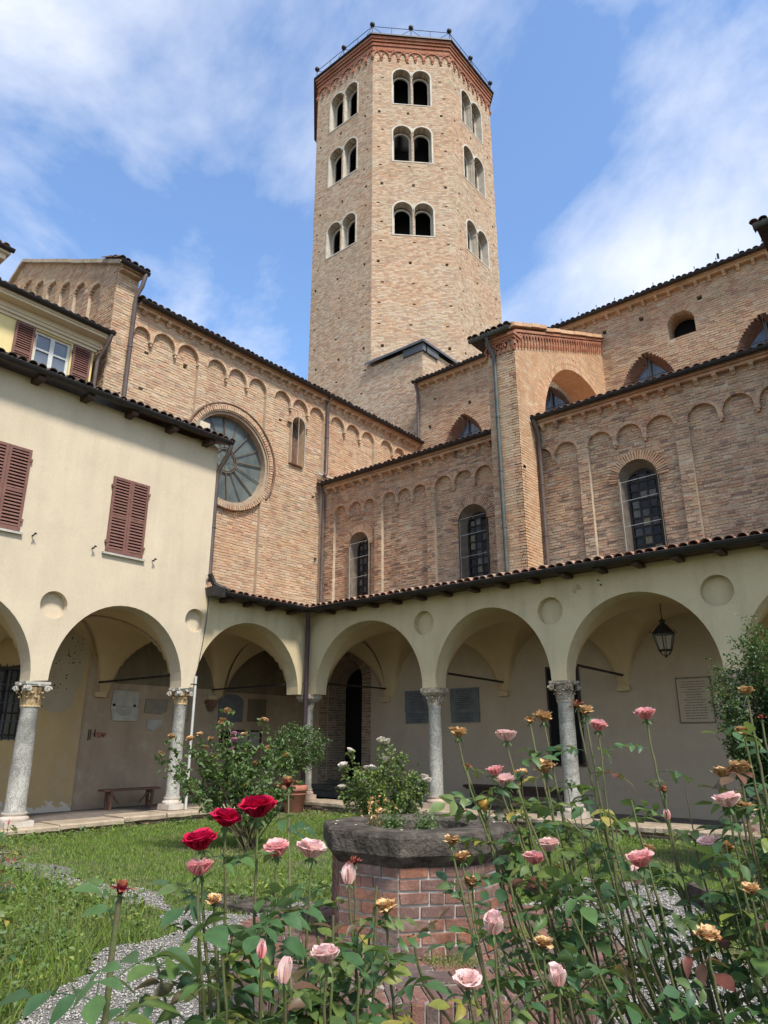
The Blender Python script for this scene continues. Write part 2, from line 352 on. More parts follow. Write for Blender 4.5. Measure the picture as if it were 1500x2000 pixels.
# ------------------------------------------------------------------ mesh helpers
class MB:
    """Collects faces and builds ONE mesh object."""
    def __init__(s): s.v = []; s.f = []; s.r = []; s.s = []
    def add(s, vs, fs, rnd=0.0, smooth=False):
        k = len(s.v); s.v.extend(tuple(x) for x in vs)
        for f in fs:
            s.f.append(tuple(i + k for i in f)); s.r.append(rnd); s.s.append(smooth)
    def box(s, c, d, rot=None, rnd=0.0, bev=0.0):
        x, y, z = d[0] / 2, d[1] / 2, d[2] / 2
        c = Vec(c)
        pts = [Vec((a, b, e)) for a in (-x, x) for b in (-y, y) for e in (-z, z)]
        if rot is not None: pts = [rot @ p for p in pts]
        s.add([c + p for p in pts], [(0, 1, 3, 2), (4, 6, 7, 5), (0, 4, 5, 1), (2, 3, 7, 6), (0, 2, 6, 4), (1, 5, 7, 3)], rnd)
    def obox(s, o, U, W, N, u0, u1, w0, w1, n0, n1, rnd=0.0, back=True, jit=0.0, rg=None):
        """box in a frame (o; U along, W up, N out)"""
        p = []
        for n in (n0, n1):
            for (u, w) in ((u0, w0), (u1, w0), (u1, w1), (u0, w1)):
                ju = jw = 0
                if jit and n == n1: ju = rg.uniform(-jit, jit); jw = rg.uniform(-jit, jit)
                p.append(o + U * (u + ju) + W * (w + jw) + N * n)
        fs = [(4, 5, 6, 7), (0, 1, 5, 4), (1, 2, 6, 5), (2, 3, 7, 6), (3, 0, 4, 7)]
        if back: fs.append((3, 2, 1, 0))
        s.add(p, fs, rnd)
    def tube(s, pts, r, n=8, rnd=0.0, cap=True, r1=None, smooth=True):
        pts = [Vec(p) for p in pts]; m = len(pts)
        up = Vec((0, 0, 1)); rings = []
        prev = None
        for i, p in enumerate(pts):
            t = (pts[min(i + 1, m - 1)] - pts[max(i - 1, 0)])
            if t.length < 1e-9: t = Vec((0, 0, 1))
            t.normalize()
            if prev is None:
                a = t.cross(up)
                if a.length < 1e-3: a = t.cross(Vec((1, 0, 0)))
            else:
                a = prev - t * prev.dot(t)
                if a.length < 1e-6: a = t.cross(up)
            a.normalize(); prev = a; b = t.cross(a)
            if callable(r): rr = r(i / max(1, m - 1))
            elif r1 is not None: rr = r + (r1 - r) * i / max(1, m - 1)
            else: rr = r
            rings.append([p + (a * math.cos(2 * PI * k / n) + b * math.sin(2 * PI * k / n)) * rr for k in range(n)])
        vs = [q for g in rings for q in g]; fs = []
        for i in range(m - 1):
            for k in range(n):
                k2 = (k + 1) % n
                fs.append((i * n + k, i * n + k2, (i + 1) * n + k2, (i + 1) * n + k))
        s.add(vs, fs, rnd, smooth)
        if cap:
            s.add(rings[0], [tuple(range(n))[::-1]], rnd); s.add(rings[-1], [tuple(range(n))], rnd)
    def lathe(s, c, prof, n=24, rnd=0.0, smooth=True, cap=True, ax=None):
        c = Vec(c); vs = []; m = len(prof)
        for (r, z) in prof:
            for k in range(n):
                a = 2 * PI * k / n; q = Vec((r * math.cos(a), r * math.sin(a), z))
                if ax is not None: q = ax @ q
                vs.append(c + q)
        fs = [(i * n + k, i * n + (k + 1) % n, (i + 1) * n + (k + 1) % n, (i + 1) * n + k) for i in range(m - 1) for k in range(n)]
        s.add(vs, fs, rnd, smooth)
        if cap:
            s.add(vs[:n], [tuple(range(n))[::-1]], rnd); s.add(vs[-n:], [tuple(range(n))], rnd)
    def sphere(s, c, r, n=8, m=5, rnd=0.0, sz=1.0):
        s.lathe(c, [(max(1e-4, r * math.sin(PI * i / m)), -r * sz * math.cos(PI * i / m)) for i in range(m + 1)], n, rnd, True, False)
    def prism(s, outline, N, d0, d1, rnd=0.0):
        """extrude a planar outline (world points) along N from d0 to d1"""
        N = Vec(N); k = len(outline)
        a = [Vec(p) + N * d0 for p in outline]; b = [Vec(p) + N * d1 for p in outline]
        s.add(a + b, [tuple(range(k))[::-1], tuple(range(k, 2 * k))] + [(i, (i + 1) % k, k + (i + 1) % k, k + i) for i in range(k)], rnd)
    def band(s, o, U, W, N, cu, cw, r0, r1, n0, n1, a0=0.0, a1=PI, seg=20, rnd=0.0):
        """arch band between radii r0 and r1, from depth n0 to n1"""
        vs = []
        for i in range(seg + 1):
            a = a0 + (a1 - a0) * i / seg
            for r in (r0, r1):
                for n in (n0, n1):
                    vs.append(o + U * (cu + r * math.cos(a)) + W * (cw + r * math.sin(a)) + N * n)
        fs = []
        for i in range(seg):
            A = i * 4; B = A + 4
            fs += [(A + 1, B + 1, B + 3, A + 3), (A, A + 1, B + 1, B)[::-1], (A + 2, B + 2, B + 3, A + 3)[::-1], (A, A + 2, B + 2, B)]
        fs += [(0, 1, 3, 2), (seg * 4, seg * 4 + 2, seg * 4 + 3, seg * 4 + 1)]
        s.add(vs, fs, rnd)
    def build(s, name, mat, parent=None, kind=None, label=None, cat=None, group=None):
        if not s.f: return None
        o0 = Vec(parent['_o']) if parent is not None else None
        me = bpy.data.meshes.new(name)
        vs = s.v
        if o0 is not None: vs = [(x - o0.x, y - o0.y, z - o0.z) for x, y, z in s.v]
        me.from_pydata(vs, [], s.f)
        a = me.attributes.new('rnd', 'FLOAT', 'FACE'); a.data.foreach_set('value', s.r)
        me.polygons.foreach_set('use_smooth', s.s)
        me.materials.append(MATS[mat]); me.update()
        return link(name, me, parent, kind, label, cat, group, keep=True)

def link(name, data, parent=None, kind=None, label=None, cat=None, group=None, loc=None, keep=False):
    o = bpy.data.objects.new(name, data); COL.objects.link(o)
    if parent is not None:
        o.parent = parent; o['_o'] = list(parent['_o'])
    else:
        o['_o'] = [0.0, 0.0, 0.0]
    if loc is not None: o.location = loc
    if kind: o['kind'] = kind
    if label: o['label'] = label
    if cat: o['category'] = cat
    if group: o['group'] = group
    return o

def thing(name, label, cat, loc=(0, 0, 0), group=None):
    o = bpy.data.objects.new(name, None); COL.objects.link(o)
    o.location = loc; o['_o'] = list(loc); o['label'] = label; o['category'] = cat
    o.empty_display_size = .2
    if group: o['group'] = group
    return o

def mesh_of(mb, name, mat):
    me = bpy.data.meshes.new(name); me.from_pydata(mb.v, [], mb.f)
    a = me.attributes.new('rnd', 'FLOAT', 'FACE'); a.data.foreach_set('value', mb.r)
    me.polygons.foreach_set('use_smooth', mb.s); me.materials.append(MATS[mat]); me.update()
    return me

# shared unit bricks (1 x 1 face centred, depth 1 behind the face), slightly worn corners
_brick_mesh = {}
def unit_brick(mat, k):
    key = (mat, k)
    if key not in _brick_mesh:
        rg = random.Random(k * 31 + 5); b = MB()
        e = lambda a: rg.uniform(-a, a)
        fr = [Vec((-.5 + e(.02), -.5 + e(.06), 0)), Vec((.5 + e(.02), -.5 + e(.06), 0)), Vec((.5 + e(.02), .5 + e(.06), 0)), Vec((-.5 + e(.02), .5 + e(.06), 0))]
        inn = [Vec((p.x * .965, p.y * .90, .12 + e(.05))) for p in fr]
        bk = [Vec((p.x, p.y, -1)) for p in fr]
        b.add(inn + fr + bk, [(0, 1, 2, 3), (4, 5, 1, 0), (5, 6, 2, 1), (6, 7, 3, 2), (7, 4, 0, 3), (8, 9, 5, 4), (9, 10, 6, 5), (10, 11, 7, 6), (11, 8, 4, 7)], (k + .5) / 24)
        _brick_mesh[key] = mesh_of(b, 'brick', mat)
    return _brick_mesh[key]

def place_bricks(parent, mat, bl, limit=300, name='brick', rest='brickwork'):
    """bl: list of (centre of front face, U, W, N, length, height, depth, rnd). The ones that show largest
    become objects of their own, the others one joined part."""
    sc = []
    for b in bl:
        p = px_per_m(b[0]); sc.append(p * b[4] * max(0.05, abs((CAM - b[0]).normalized().dot(b[3]))))
    order = sorted(range(len(bl)), key=lambda i: -sc[i])
    top = set(i for i in order[:limit] if sc[i] > 0)
    o0 = Vec(parent['_o']); mb = MB()
    for i, (c, U, W, N, L, H, D, r) in enumerate(bl):
        k = int(r * 24) % 24
        if i in top:
            o = bpy.data.objects.new(name, unit_brick(mat, k)); COL.objects.link(o)
            o.parent = parent; o['_o'] = list(o0)
            M = Matrix(((U.x * L, W.x * H, N.x * D, c.x - o0.x), (U.y * L, W.y * H, N.y * D, c.y - o0.y), (U.z * L, W.z * H, N.z * D, c.z - o0.z), (0, 0, 0, 1)))
            o.matrix_local = M
        else:
            me = unit_brick(mat, k)
            mb.add([c + U * (v.co.x * L) + W * (v.co.y * H) + N * (v.co.z * D) for v in me.vertices], [tuple(p.vertices) for p in me.polygons], (k + .5) / 24)
    mb.build(rest, mat, parent, kind='stuff')

def wall_skin(o, U, W, N, w0, w1, region, bl, mort, rg, course=.078, Lr=(.17, .29), proud=(.004, .013), depth=.25, wav=.004, quoin=None):
    """lay courses of bricks over mortar: region(w) -> [(u0, u1, n)]"""
    nc = int(round((w1 - w0) / course))
    for k in range(nc):
        a = w0 + k * course; m = a + course / 2
        for (u0, u1, n) in region(m):
            if u1 - u0 < .02: continue
            mort.obox(o, U, W, N, u0, u1, a, a + course, n - depth, n, rg.random())
            u = u0
            first = True
            while u < u1 - .015:
                L = rg.uniform(*Lr)
                if first: L *= rg.choice((.5, 1.0, .8)); first = False
                if u + L > u1 - .06: L = u1 - u
                if L > .34: L = L / 2
                h = course - rg.uniform(.011, .019)
                p = rg.uniform(*proud)
                cc = o + U * (u + L / 2 ) + W * (m + rg.uniform(-wav, wav)) + N * (n + p)
                if rg.random() > .012:
                    th = rg.uniform(-.02, .02)
                    U2 = U * math.cos(th) + W * math.sin(th); W2 = W * math.cos(th) - U * math.sin(th)
                    bl.append((cc, U2, W2, N, max(.03, L - rg.uniform(.010, .018)), h, .03, rg.random()))
                u += L

def cut(ints, a, b):
    """remove [a,b] from a list of intervals"""
    out = []
    for (u0, u1, n) in ints:
        if b <= u0 or a >= u1: out.append((u0, u1, n)); continue
        if a > u0: out.append((u0, a, n))
        if b < u1: out.append((b, u1, n))
    return out
def recess(ints, a, b, d):
    out = []
    for (u0, u1, n) in ints:
        if b <= u0 or a >= u1: out.append((u0, u1, n)); continue
        if a > u0: out.append((u0, a, n))
        out.append((max(a, u0), min(b, u1), n - d))
        if b < u1: out.append((b, u1, n))
    return out
def arch_half(w, spring, r, top=None):
    """half width of a round headed opening at height w"""
    if w <= spring: return r
    h = w - spring
    return math.sqrt(max(0, r * r - h * h)) if h < r else 0
def voussoirs(o, U, W, N, cu, cw, r, L, bl, rg, t=.068, n=.012, a0=0.0, a1=PI, D=.05):
    k = max(3, int(abs(a1 - a0) * (r + L / 2) / t))
    for i in range(k):
        a = a0 + (a1 - a0) * (i + .5) / k
        ru = U * math.cos(a) + W * math.sin(a); tu = W * math.cos(a) - U * math.sin(a)
        c = o + U * (cu + (r + L / 2) * math.cos(a)) + W * (cw + (r + L / 2) * math.sin(a)) + N * (n + rg.uniform(-.003, .004))
        bl.append((c, ru, tu, N, L * .97, (a1 - a0) * (r + L * .4) / k * .80, D, rg.random()))
def tunnel(mb, o, U, W, N, cu, w0, spring, r, n0, n1, seg=16, rnd=0.0, sill=True):
    pts = [(cu - r, w0), (cu - r, spring)] + [(cu - r * math.cos(PI * i / seg), spring + r * math.sin(PI * i / seg)) for i in range(1, seg)] + [(cu + r, spring), (cu + r, w0)]
    vs = [o + U * u + W * w + N * n for (u, w) in pts for n in (n0, n1)]
    k = len(pts); fs = [(2 * i, 2 * i + 1, 2 * i + 3, 2 * i + 2) for i in range(k - 1)]
    if sill: fs.append((2 * k - 2, 2 * k - 1, 1, 0))
    mb.add(vs, fs, rnd)
def arch_poly(o, U, W, N, cu, w0, spring, r, n, seg=16):
    pts = [(cu - r, w0), (cu + r, w0), (cu + r, spring)] + [(cu + r * math.cos(PI * i / seg), spring + r * math.sin(PI * i / seg)) for i in range(1, seg)] + [(cu - r, spring)]
    return [o + U * u + W * w + N * n for (u, w) in pts]

# roof tiles
_tile_mesh = {}
def tile_mesh(mat, k, cover=True):
    key = (mat, k, cover)
    if key not in _tile_mesh:
        b = MB(); seg = 7; L = .46; r0, r1 = (.095, .078); th = .014
        vs = []
        for (y, r) in ((0, r0), (L, r1)):
            for rr in (r, r - th):
                for i in range(seg + 1):
                    a = PI * i / seg
                    vs.append(Vec((-rr * math.cos(a), y, rr * .78 * math.sin(a) if cover else -rr * .7 * math.sin(a) + .02)))
        n = seg + 1; fs = []
        for i in range(seg):
            fs.append((i, i + 1, 2 * n + i + 1, 2 * n + i)[::-1]); fs.append((n + i, n + i + 1, 3 * n + i + 1, 3 * n + i))
            fs.append((i, i + 1, n + i + 1, n + i))
        fs += [(0, n, 3 * n, 2 * n), (n - 1, 3 * n - 1 - n + 0, 4 * n - 1, 3 * n - 1)[::-1]]
        b.add(vs, fs, (k + .5) / 6, False)
        _tile_mesh[key] = mesh_of(b, 'tile', mat)
    return _tile_mesh[key]
def tile_roof(parent, mat, A, B, S, rows, spacing=.2, limit=300, rg=None, single=1, lift=.0):
    """tiles along eave A-B, S = unit up-slope direction; front `single` rows are objects"""
    A = Vec(A); B = Vec(B); X = (B - A); Ltot = X.length; X.normalize(); S = Vec(S).normalized(); Nn = X.cross(S)
    if Nn.z < 0: Nn = -Nn
    n = int(Ltot / spacing); o0 = Vec(parent['_o']); rest = MB(); cnt = 0
    for row in range(rows):
        for i in range(n + 1):
            for cover in (True, False):
                u = (i + (0 if cover else .5)) * spacing + rg.uniform(-.02, .02)
                if u > Ltot: continue
                c = A + X * u + S * (row * .33 + rg.uniform(-.045, .035) + (0 if cover else .02)) + Nn * (lift + (.03 if cover else .012) + rg.uniform(-.008, .012) + row * .0)
                tw = rg.uniform(-.09, .09); X2 = X * math.cos(tw) + S * math.sin(tw); S2 = S * math.cos(tw) - X * math.sin(tw)
                S3 = (S2 - Nn * (.045 if cover else .03)).normalized(); N3 = X2.cross(S3)
                if N3.z < 0: N3 = -N3
                k = rg.randrange(6); me = tile_mesh(mat, k, cover)
                if row < single and cover and cnt < limit:
                    cnt += 1
                    o = bpy.data.objects.new('tile', me); COL.objects.link(o); o.parent = parent; o['_o'] = list(o0)
                    q = c - o0
                    o.matrix_local = Matrix(((X2.x, S3.x, N3.x, q.x), (X2.y, S3.y, N3.y, q.y), (X2.z, S3.z, N3.z, q.z), (0, 0, 0, 1)))
                else:
                    rest.add([c + X2 * v.co.x + S3 * v.co.y + N3 * v.co.z for v in me.vertices], [tuple(p.vertices) for p in me.polygons], (k + .5) / 6)
    rest.build('tiling', mat, parent, kind='stuff')
def gutter(mb, A, B, r=.075):
    """half round gutter trough"""
    A = Vec(A); B = Vec(B); X = (B - A).normalized(); Y = Vec((0, 0, 1)).cross(X).normalized()
    seg = 8; vs = []
    for p in (A, B):
        for rr in (r, r - .012):
            for i in range(seg + 1):
                a = PI + PI * i / seg
                vs.append(p + Y * (rr * math.cos(a)) + Vec((0, 0, rr * math.sin(a))))
    n = seg + 1; fs = []
    for i in range(seg):
        fs += [(i, i + 1, 2 * n + i + 1, 2 * n + i), (n + i, n + i + 1, 3 * n + i + 1, 3 * n + i)[::-1], (i, i + 1, n + i + 1, n + i), (2 * n + i, 2 * n + i + 1, 3 * n + i + 1, 3 * n + i)]
    fs += [(0, n, 3 * n, 2 * n), (n - 1, 2 * n - 1, 4 * n - 1, 3 * n - 1)]
    mb.add(vs, fs, 0, False)
    mb.tube([A + Y * r * .98, B + Y * r * .98], .012, 6); mb.tube([A - Y * r * .98, B - Y * r * .98], .012, 6)
    L = (B - A).length; k = int(L / 2.6)
    for i in range(1, k + 1):
        c = A + X * (i * L / (k + 1))
        for sgn in (0,):
            pts = [c + Y * ((r + .006) * math.cos(PI + PI * j / 8)) + Vec((0, 0, (r + .006) * math.sin(PI + PI * j / 8))) for j in range(9)]
            mb.tube(pts, .009, 5)
Z = Vec((0, 0, 1))
def frame(N):
    N = Vec(N).normalized(); return Z.cross(N).normalized(), Z, N
NX, NY = Vec((1, 0, 0)), Vec((0, -1, 0))

# ================================================================== bell tower
TC = Vec((-8.37, 14.87, 0)); TA = 5.27
tower = thing('bell_tower', 'tall octagonal brick bell tower with paired arched windows, rising behind the church', 'bell tower', TC)
rg = random.Random(11)
half = TA * math.tan(rad(22.5))
bl = []; mort = MB(); corn = MB(); cbr = MB()
WIN = [(35.2, 37.2), (31.25, 33.15), (26.5, 28.05)]
def tower_region(lo_ext):
    def reg(w, phase=0):
        l, r_ = (-half, half)
        if w < 18.75: l -= lo_ext[0]; r_ += lo_ext[1]
        ints = [(l, r_, 0.0)]
        for (b0, sp) in WIN:
            for cu in (-.555, .545):
                if b0 < w < sp + .5:
                    h = arch_half(w, sp, .50)
                    if h > 0: ints = cut(ints, cu - h, cu + h)
        k = int((w - 12) / 1.22)
        if abs(w - (12 + k * 1.22 + .6)) < .045:
            for q, u in enumerate((-1.75, -.1, 1.7)):
                if any(b0 - .2 < w < sp + .8 for b0, sp in WIN) and abs(u) < 1: continue
                uu = u + math.sin(k * 2.3 + q) * .12
                ints = cut(ints, uu - .075, uu + .075)
        return ints
    return reg
for (ang, ext, full) in ((-90, (0, 3.087), True), (-45, (0, 0), True), (0, (3.087, 0), True)):
    N = Vec((math.cos(rad(ang)), math.sin(rad(ang)), 0)); U, W, N = frame(N)
    o = TC + N * TA
    wall_skin(o, U, W, N, 12.0, 39.15, tower_region(ext), bl, mort, rg, course=.080, Lr=(.14, .27), proud=(.003, .010), depth=.45)
for ang in (45, 90, 135, 180, 225):
    N = Vec((math.cos(rad(ang)), math.sin(rad(ang)), 0)); U, W, N = frame(N); o = TC + N * TA
    mort.obox(o, U, W, N, -half, half, 12, 39.15, -.45, 0)
# tower shell pieces
for (ang) in range(-90, 270, 45):
    N = Vec((math.cos(rad(ang)), math.sin(rad(ang)), 0)); U, W, N = frame(N); o = TC + N * TA
    for (d, z0, z1) in ((.03, 39.15, 39.32), (.09, 39.32, 39.46), (.05, 39.46, 39.56), (.14, 39.56, 39.72), (.21, 39.72, 39.90)):
        hh = (TA + d) * math.tan(rad(22.5))
        corn.obox(o, U, W, N, -hh, hh, z0, z1, -.3, d, rg.random())
    if ang in (-90, -45, 0):
        k = 9; sp = 2 * half / k
        for i in range(k + 1):
            u = -half + i * sp
            a_, b_ = (0, PI)
            if i == 0: b_ = PI / 2
            if i == k: a_ = PI / 2
            cbr.band(o, U, W * 1.05, N, u, 38.52 / 1.05, sp - .075, sp, .0, .055 + (.03 if i % 2 else 0), a_, b_, 14, rg.random())
            cbr.obox(o, U, W, N, u - .075, u + .075, 38.40, 38.53, 0, .09, rg.random())
            cbr.obox(o, U, W, N, u - .045, u + .045, 38.26, 38.40, 0, .06, rg.random())
        cbr.obox(o, U, W, N, -half, half, 39.02, 39.15, 0, .06, rg.random())
place_bricks(tower, 'brick_tower', bl)
mort.build('mortar_wall', 'mortar_tower', tower)
corn.build('cornice', 'brick_cornice', tower)
cbr.build('interlaced_arch_frieze', 'brick_cornice', tower)
def octring(r, z0, z1, r2=None):
    b = MB(); ks = [TC + Vec((math.cos(rad(22.5 + 45 * i)), math.sin(rad(22.5 + 45 * i)), 0)) * (r / math.cos(rad(22.5))) for i in range(8)]
    kt = [TC + Vec((math.cos(rad(22.5 + 45 * i)), math.sin(rad(22.5 + 45 * i)), 0)) * ((r2 or r) / math.cos(rad(22.5))) for i in range(8)]
    b.add([k + Z * z0 for k in ks] + [k + Z * z1 for k in kt], [tuple(range(8))[::-1], tuple(range(8, 16))] + [(i, (i + 1) % 8, 8 + (i + 1) % 8, 8 + i) for i in range(8)])
    return b
octring(TA + .30, 39.90, 39.99).build('roof_edge', 'metal_dark', tower)
octring(TA + .27, 39.993, 40.9, .3).build('roof', 'tile_dark', tower)
octring(TA - 1.5, 13, 39.0).build('added_dark_core', 'dark_void', tower)  # near-black core added so the window openings read dark
# windows of the tower
def bifora(ang, b0, sp):
    N = Vec((math.cos(rad(ang)), math.sin(rad(ang)), 0)); U, W, N = frame(N); o = TC + N * TA
    b = MB()
    for cu in (-.555, .545):
        b.band(o, U, W, N, cu, sp, .50, .585, -.05, .035, 0, PI, 20)
        tunnel(b, o, U, W, N, cu, b0, sp, .499, .02, -.46, 18)
        b.band(o, U, W, N, cu, sp - .12, .41, .498, -.46, -.38, 0, PI, 16)
        for sg in (-1, 1): b.obox(o, U, W, N, cu + sg * .454 - .044, cu + sg * .454 + .044, b0, sp - .12, -.46, -.38)
    for (a, c_) in ((-1.14, -1.055), (1.045, 1.13)):
        b.obox(o, U, W, N, a, c_, b0, sp, -.05, .035)
    b.obox(o, U, W, N, -1.14, 1.13, b0 - .06, b0 - .002, -.3, .03)
    f = b.build('window_surround', 'trim_stone', tower)
    c = MB()
    p0 = o + U * (-.005) + N * -.16
    c.tube([p0 + Z * b0, p0 + Z * (sp - .28)], .062, 10)
    for k, (wd, zz0, zz1) in enumerate(((.075, sp - .28, sp - .20), (.10, sp - .20, sp - .10), (.13, sp - .10, sp + .02))):
        c.obox(o, U, W, N, -wd / 2 * 1.15 - .005, wd / 2 * 1.15 - .005, zz0, zz1, -.30 - .03 * k, -.04 + .02 * k)
    c.obox(o, U, W, N, -.055, .045, sp + .02, sp + .38, -.44, .028)
    c.build('colonnette', 'trim_stone', f)
for ang in (-90, -45, 0):
    for (b0, sp) in WIN: bifora(ang, b0, sp)
# railing with balls
rb = MB(); R0 = TA + .12
corner = [TC + Vec((math.cos(rad(22.5 + 45 * i)), math.sin(rad(22.5 + 45 * i)), 0)) * (R0 / math.cos(rad(22.5))) for i in range(8)]
ztop = 40.66
for i in range(8):
    a, b_ = corner[i], corner[(i + 1) % 8]; m = (a + b_) / 2
    for (p, q) in ((a, m), (m, b_)):
        rb.tube([p + Z * ztop, q + Z * ztop], .018, 5)
        h = (p + q) / 2; rb.tube([h + Z * 40.0, h + Z * ztop], .014, 5)
        rb.tube([p + Z * (ztop - .02), p + (q - p) * .33 + Z * 40.03], .014, 5); rb.tube([q + Z * (ztop - .02), q + (p - q) * .33 + Z * 40.03], .014, 5)
    for p in (a, m):
        rb.tube([p + Z * 39.98, p + Z * ztop], .022, 6)
rail = rb.build('railing', 'iron', tower)
for i in range(8):
    a, b_ = corner[i], corner[(i + 1) % 8]
    for p in (a, (a + b_) / 2):
        s = MB(); s.sphere(p + Z * (ztop + .14), .15, 12, 8); s.build('ball_finial', 'metal_dark', rail)
# roofed square corner at the tower's foot
rf = MB()
S0 = Vec((-3.1, 9.6, 18.72)); Lp = Vec((-6.3, 9.6, 18.72)); Rp = Vec((-3.1, 12.8, 18.72))
ovh = .22
rf.add([Vec((-6.4, 9.6 - ovh, 18.78)), Vec((-3.1 + ovh, 9.6 - ovh, 18.78)), Vec((-3.1 + ovh, 12.9, 18.78)), Vec((-4.6, 11.1, 19.75)),
        Vec((-6.4, 9.6 - ovh, 18.90)), Vec((-3.1 + ovh, 9.6 - ovh, 18.90)), Vec((-3.1 + ovh, 12.9, 18.90)), Vec((-6.2, 9.7, 19.2)), Vec((-3.2, 12.7, 19.2))],
       [(0, 1, 5, 4), (1, 2, 6, 5), (4, 5, 3, 7), (5, 6, 8, 3), (0, 4, 7), (2, 8, 6), (0, 7, 3, 8, 2, 1)])
rf.build('corner_roof', 'lead_grey', tower)
bx = MB()
bx.obox(Vec((0, 9.6, 0)), *frame(NY), -4.15, -2.98, 18.42, 18.775, -.2, .10)
bx.obox(Vec((-3.1, 0, 0)), *frame(NX), 9.72, 10.7, 18.42, 18.775, -.2, .12)
bx.build('lead_box', 'lead_grey', tower)

# ================================================================== generic church pieces
def corbel_row(parent, o, U, W, N, u0, u1, z, step, mat, rg, drop=.17, out=.17, size=.10):
    b = MB(); band = MB()
    n = int((u1 - u0) / step)
    for i in range(n + 1):
        u = u0 + (i + .5) * step + rg.uniform(-.02, .02)
        if u > u1 - .05: break
        c = MB()
        s = size / 2
        pr = [(0, z - drop), (0, z), (out, z), (out, z - drop * .35), (out * .55, z - drop * .62), (out * .5, z - drop * .8)]
        vs = [o + U * (u - s) + W * w + N * nn for nn, w in pr] + [o + U * (u + s) + W * w + N * nn for nn, w in pr]
        k = len(pr)
        c.add(vs, [tuple(range(k)), tuple(range(k, 2 * k))[::-1]] + [(j, k + j, k + (j + 1) % k, (j + 1) % k) for j in range(k)], rg.random())
        c.build('corbel', mat, parent)
    return n
def eave(parent, o, U, W, N, u0, u1, ztop, gut_out, roof_dir, rows, tilemat, rg, gmat='metal_dark', brick='brick_nave', cstep=.42, slope=.33, corb=True, gz=0.0, limit=120):
    """cornice band, corbels, gutter and the front rows of tiles"""
    band = MB()
    band.obox(o, U, W, N, u0, u1, ztop - .115, ztop - .045, -.1, gut_out - .16, rg.random())
    band.obox(o, U, W, N, u0, u1, ztop - .043, ztop + .03, -.1, gut_out - .09, rg.random())
    band.build('cornice', brick, parent)
    if corb: corbel_row(parent, o, U, W, N, u0, u1, ztop - .117, cstep, brick, rg)
    g = MB(); gutter(g, o + U * u0 + N * gut_out + W * (ztop + .05 + gz), o + U * u1 + N * gut_out + W * (ztop + .05 + gz))
    g.build('gutter', gmat, parent)
    sdir = (-N + Z * slope).normalized()
    tile_roof(parent, tilemat, o + U * u0 + N * (gut_out - .03) + W * (ztop + .075), o + U * u1 + N * (gut_out - .03) + W * (ztop + .075), sdir, rows, rg=rg, limit=limit)

def lombard(groups, spring, rr=None, bottom=-99):
    """region function for blind arcades; groups = [(gL, gR, [(aL, aR), ...])]"""
    def reg(w, ints, dep=.12):
        for (gL, gR, arcs) in groups:
            if w < spring - .12 and w > bottom: ints = recess(ints, gL, gR, dep)
            else:
                for (a, b) in arcs:
                    r = (b - a) / 2; h = arch_half(w, spring, r + .03)
                    if w < spring: h = r
                    if h > 0.02 and w > bottom: ints = recess(ints, (a + b) / 2 - h, (a + b) / 2 + h, dep)
        return ints
    return reg
def lombard_rings(parent, o, U, W, N, groups, spring, mat, rg, bl=None):
    for (gL, gR, arcs) in groups:
        for i, (a, c) in enumerate(arcs):
            b = MB(); r = (c - a) / 2; k = max(7, int(PI * r / .10))
            for j in range(k):
                a0 = PI * j / k + .004; a1 = PI * (j + 1) / k - .004
                b.band(o, U, W, N, (a + c) / 2, spring, r - .005, r + .075, -.12, .016 + rg.uniform(-.003, .004), a0, a1, 2, rg.random())
            b.build('blind_arch', mat, parent)
            if i < len(arcs) - 1:
                m = (c + arcs[i + 1][0]) / 2; hw = max(.03, (arcs[i + 1][0] - c) / 2)
                b = MB(); b.obox(o, U, W, N, m - hw * .9, m + hw * .9, spring - .13, spring, -.12, .014, rg.random())
                b.obox(o, U, W, N, m - hw * .55, m + hw * .55, spring - .22, spring - .13, -.12, -.005, rg.random()); b.build('pendant', mat, parent)
def downpipe(parent, pts, r=.055, mat='metal_pipe', name='downpipe', clamps=True):
    b = MB(); b.tube(pts, r, 10)
    if clamps:
        for i in range(len(pts) - 1):
            a, c = Vec(pts[i]), Vec(pts[i + 1]); L = (c - a).length
            if L > 1.6 and abs((c - a).normalized().z) > .8:
                k = int(L / 1.9)
                for j in range(1, k + 1):
                    q = a + (c - a) * (j / (k + 1)); b.tube([q - Z * .02, q + Z * .02], r * 1.22, 10)
    return b.build(name, mat, parent)

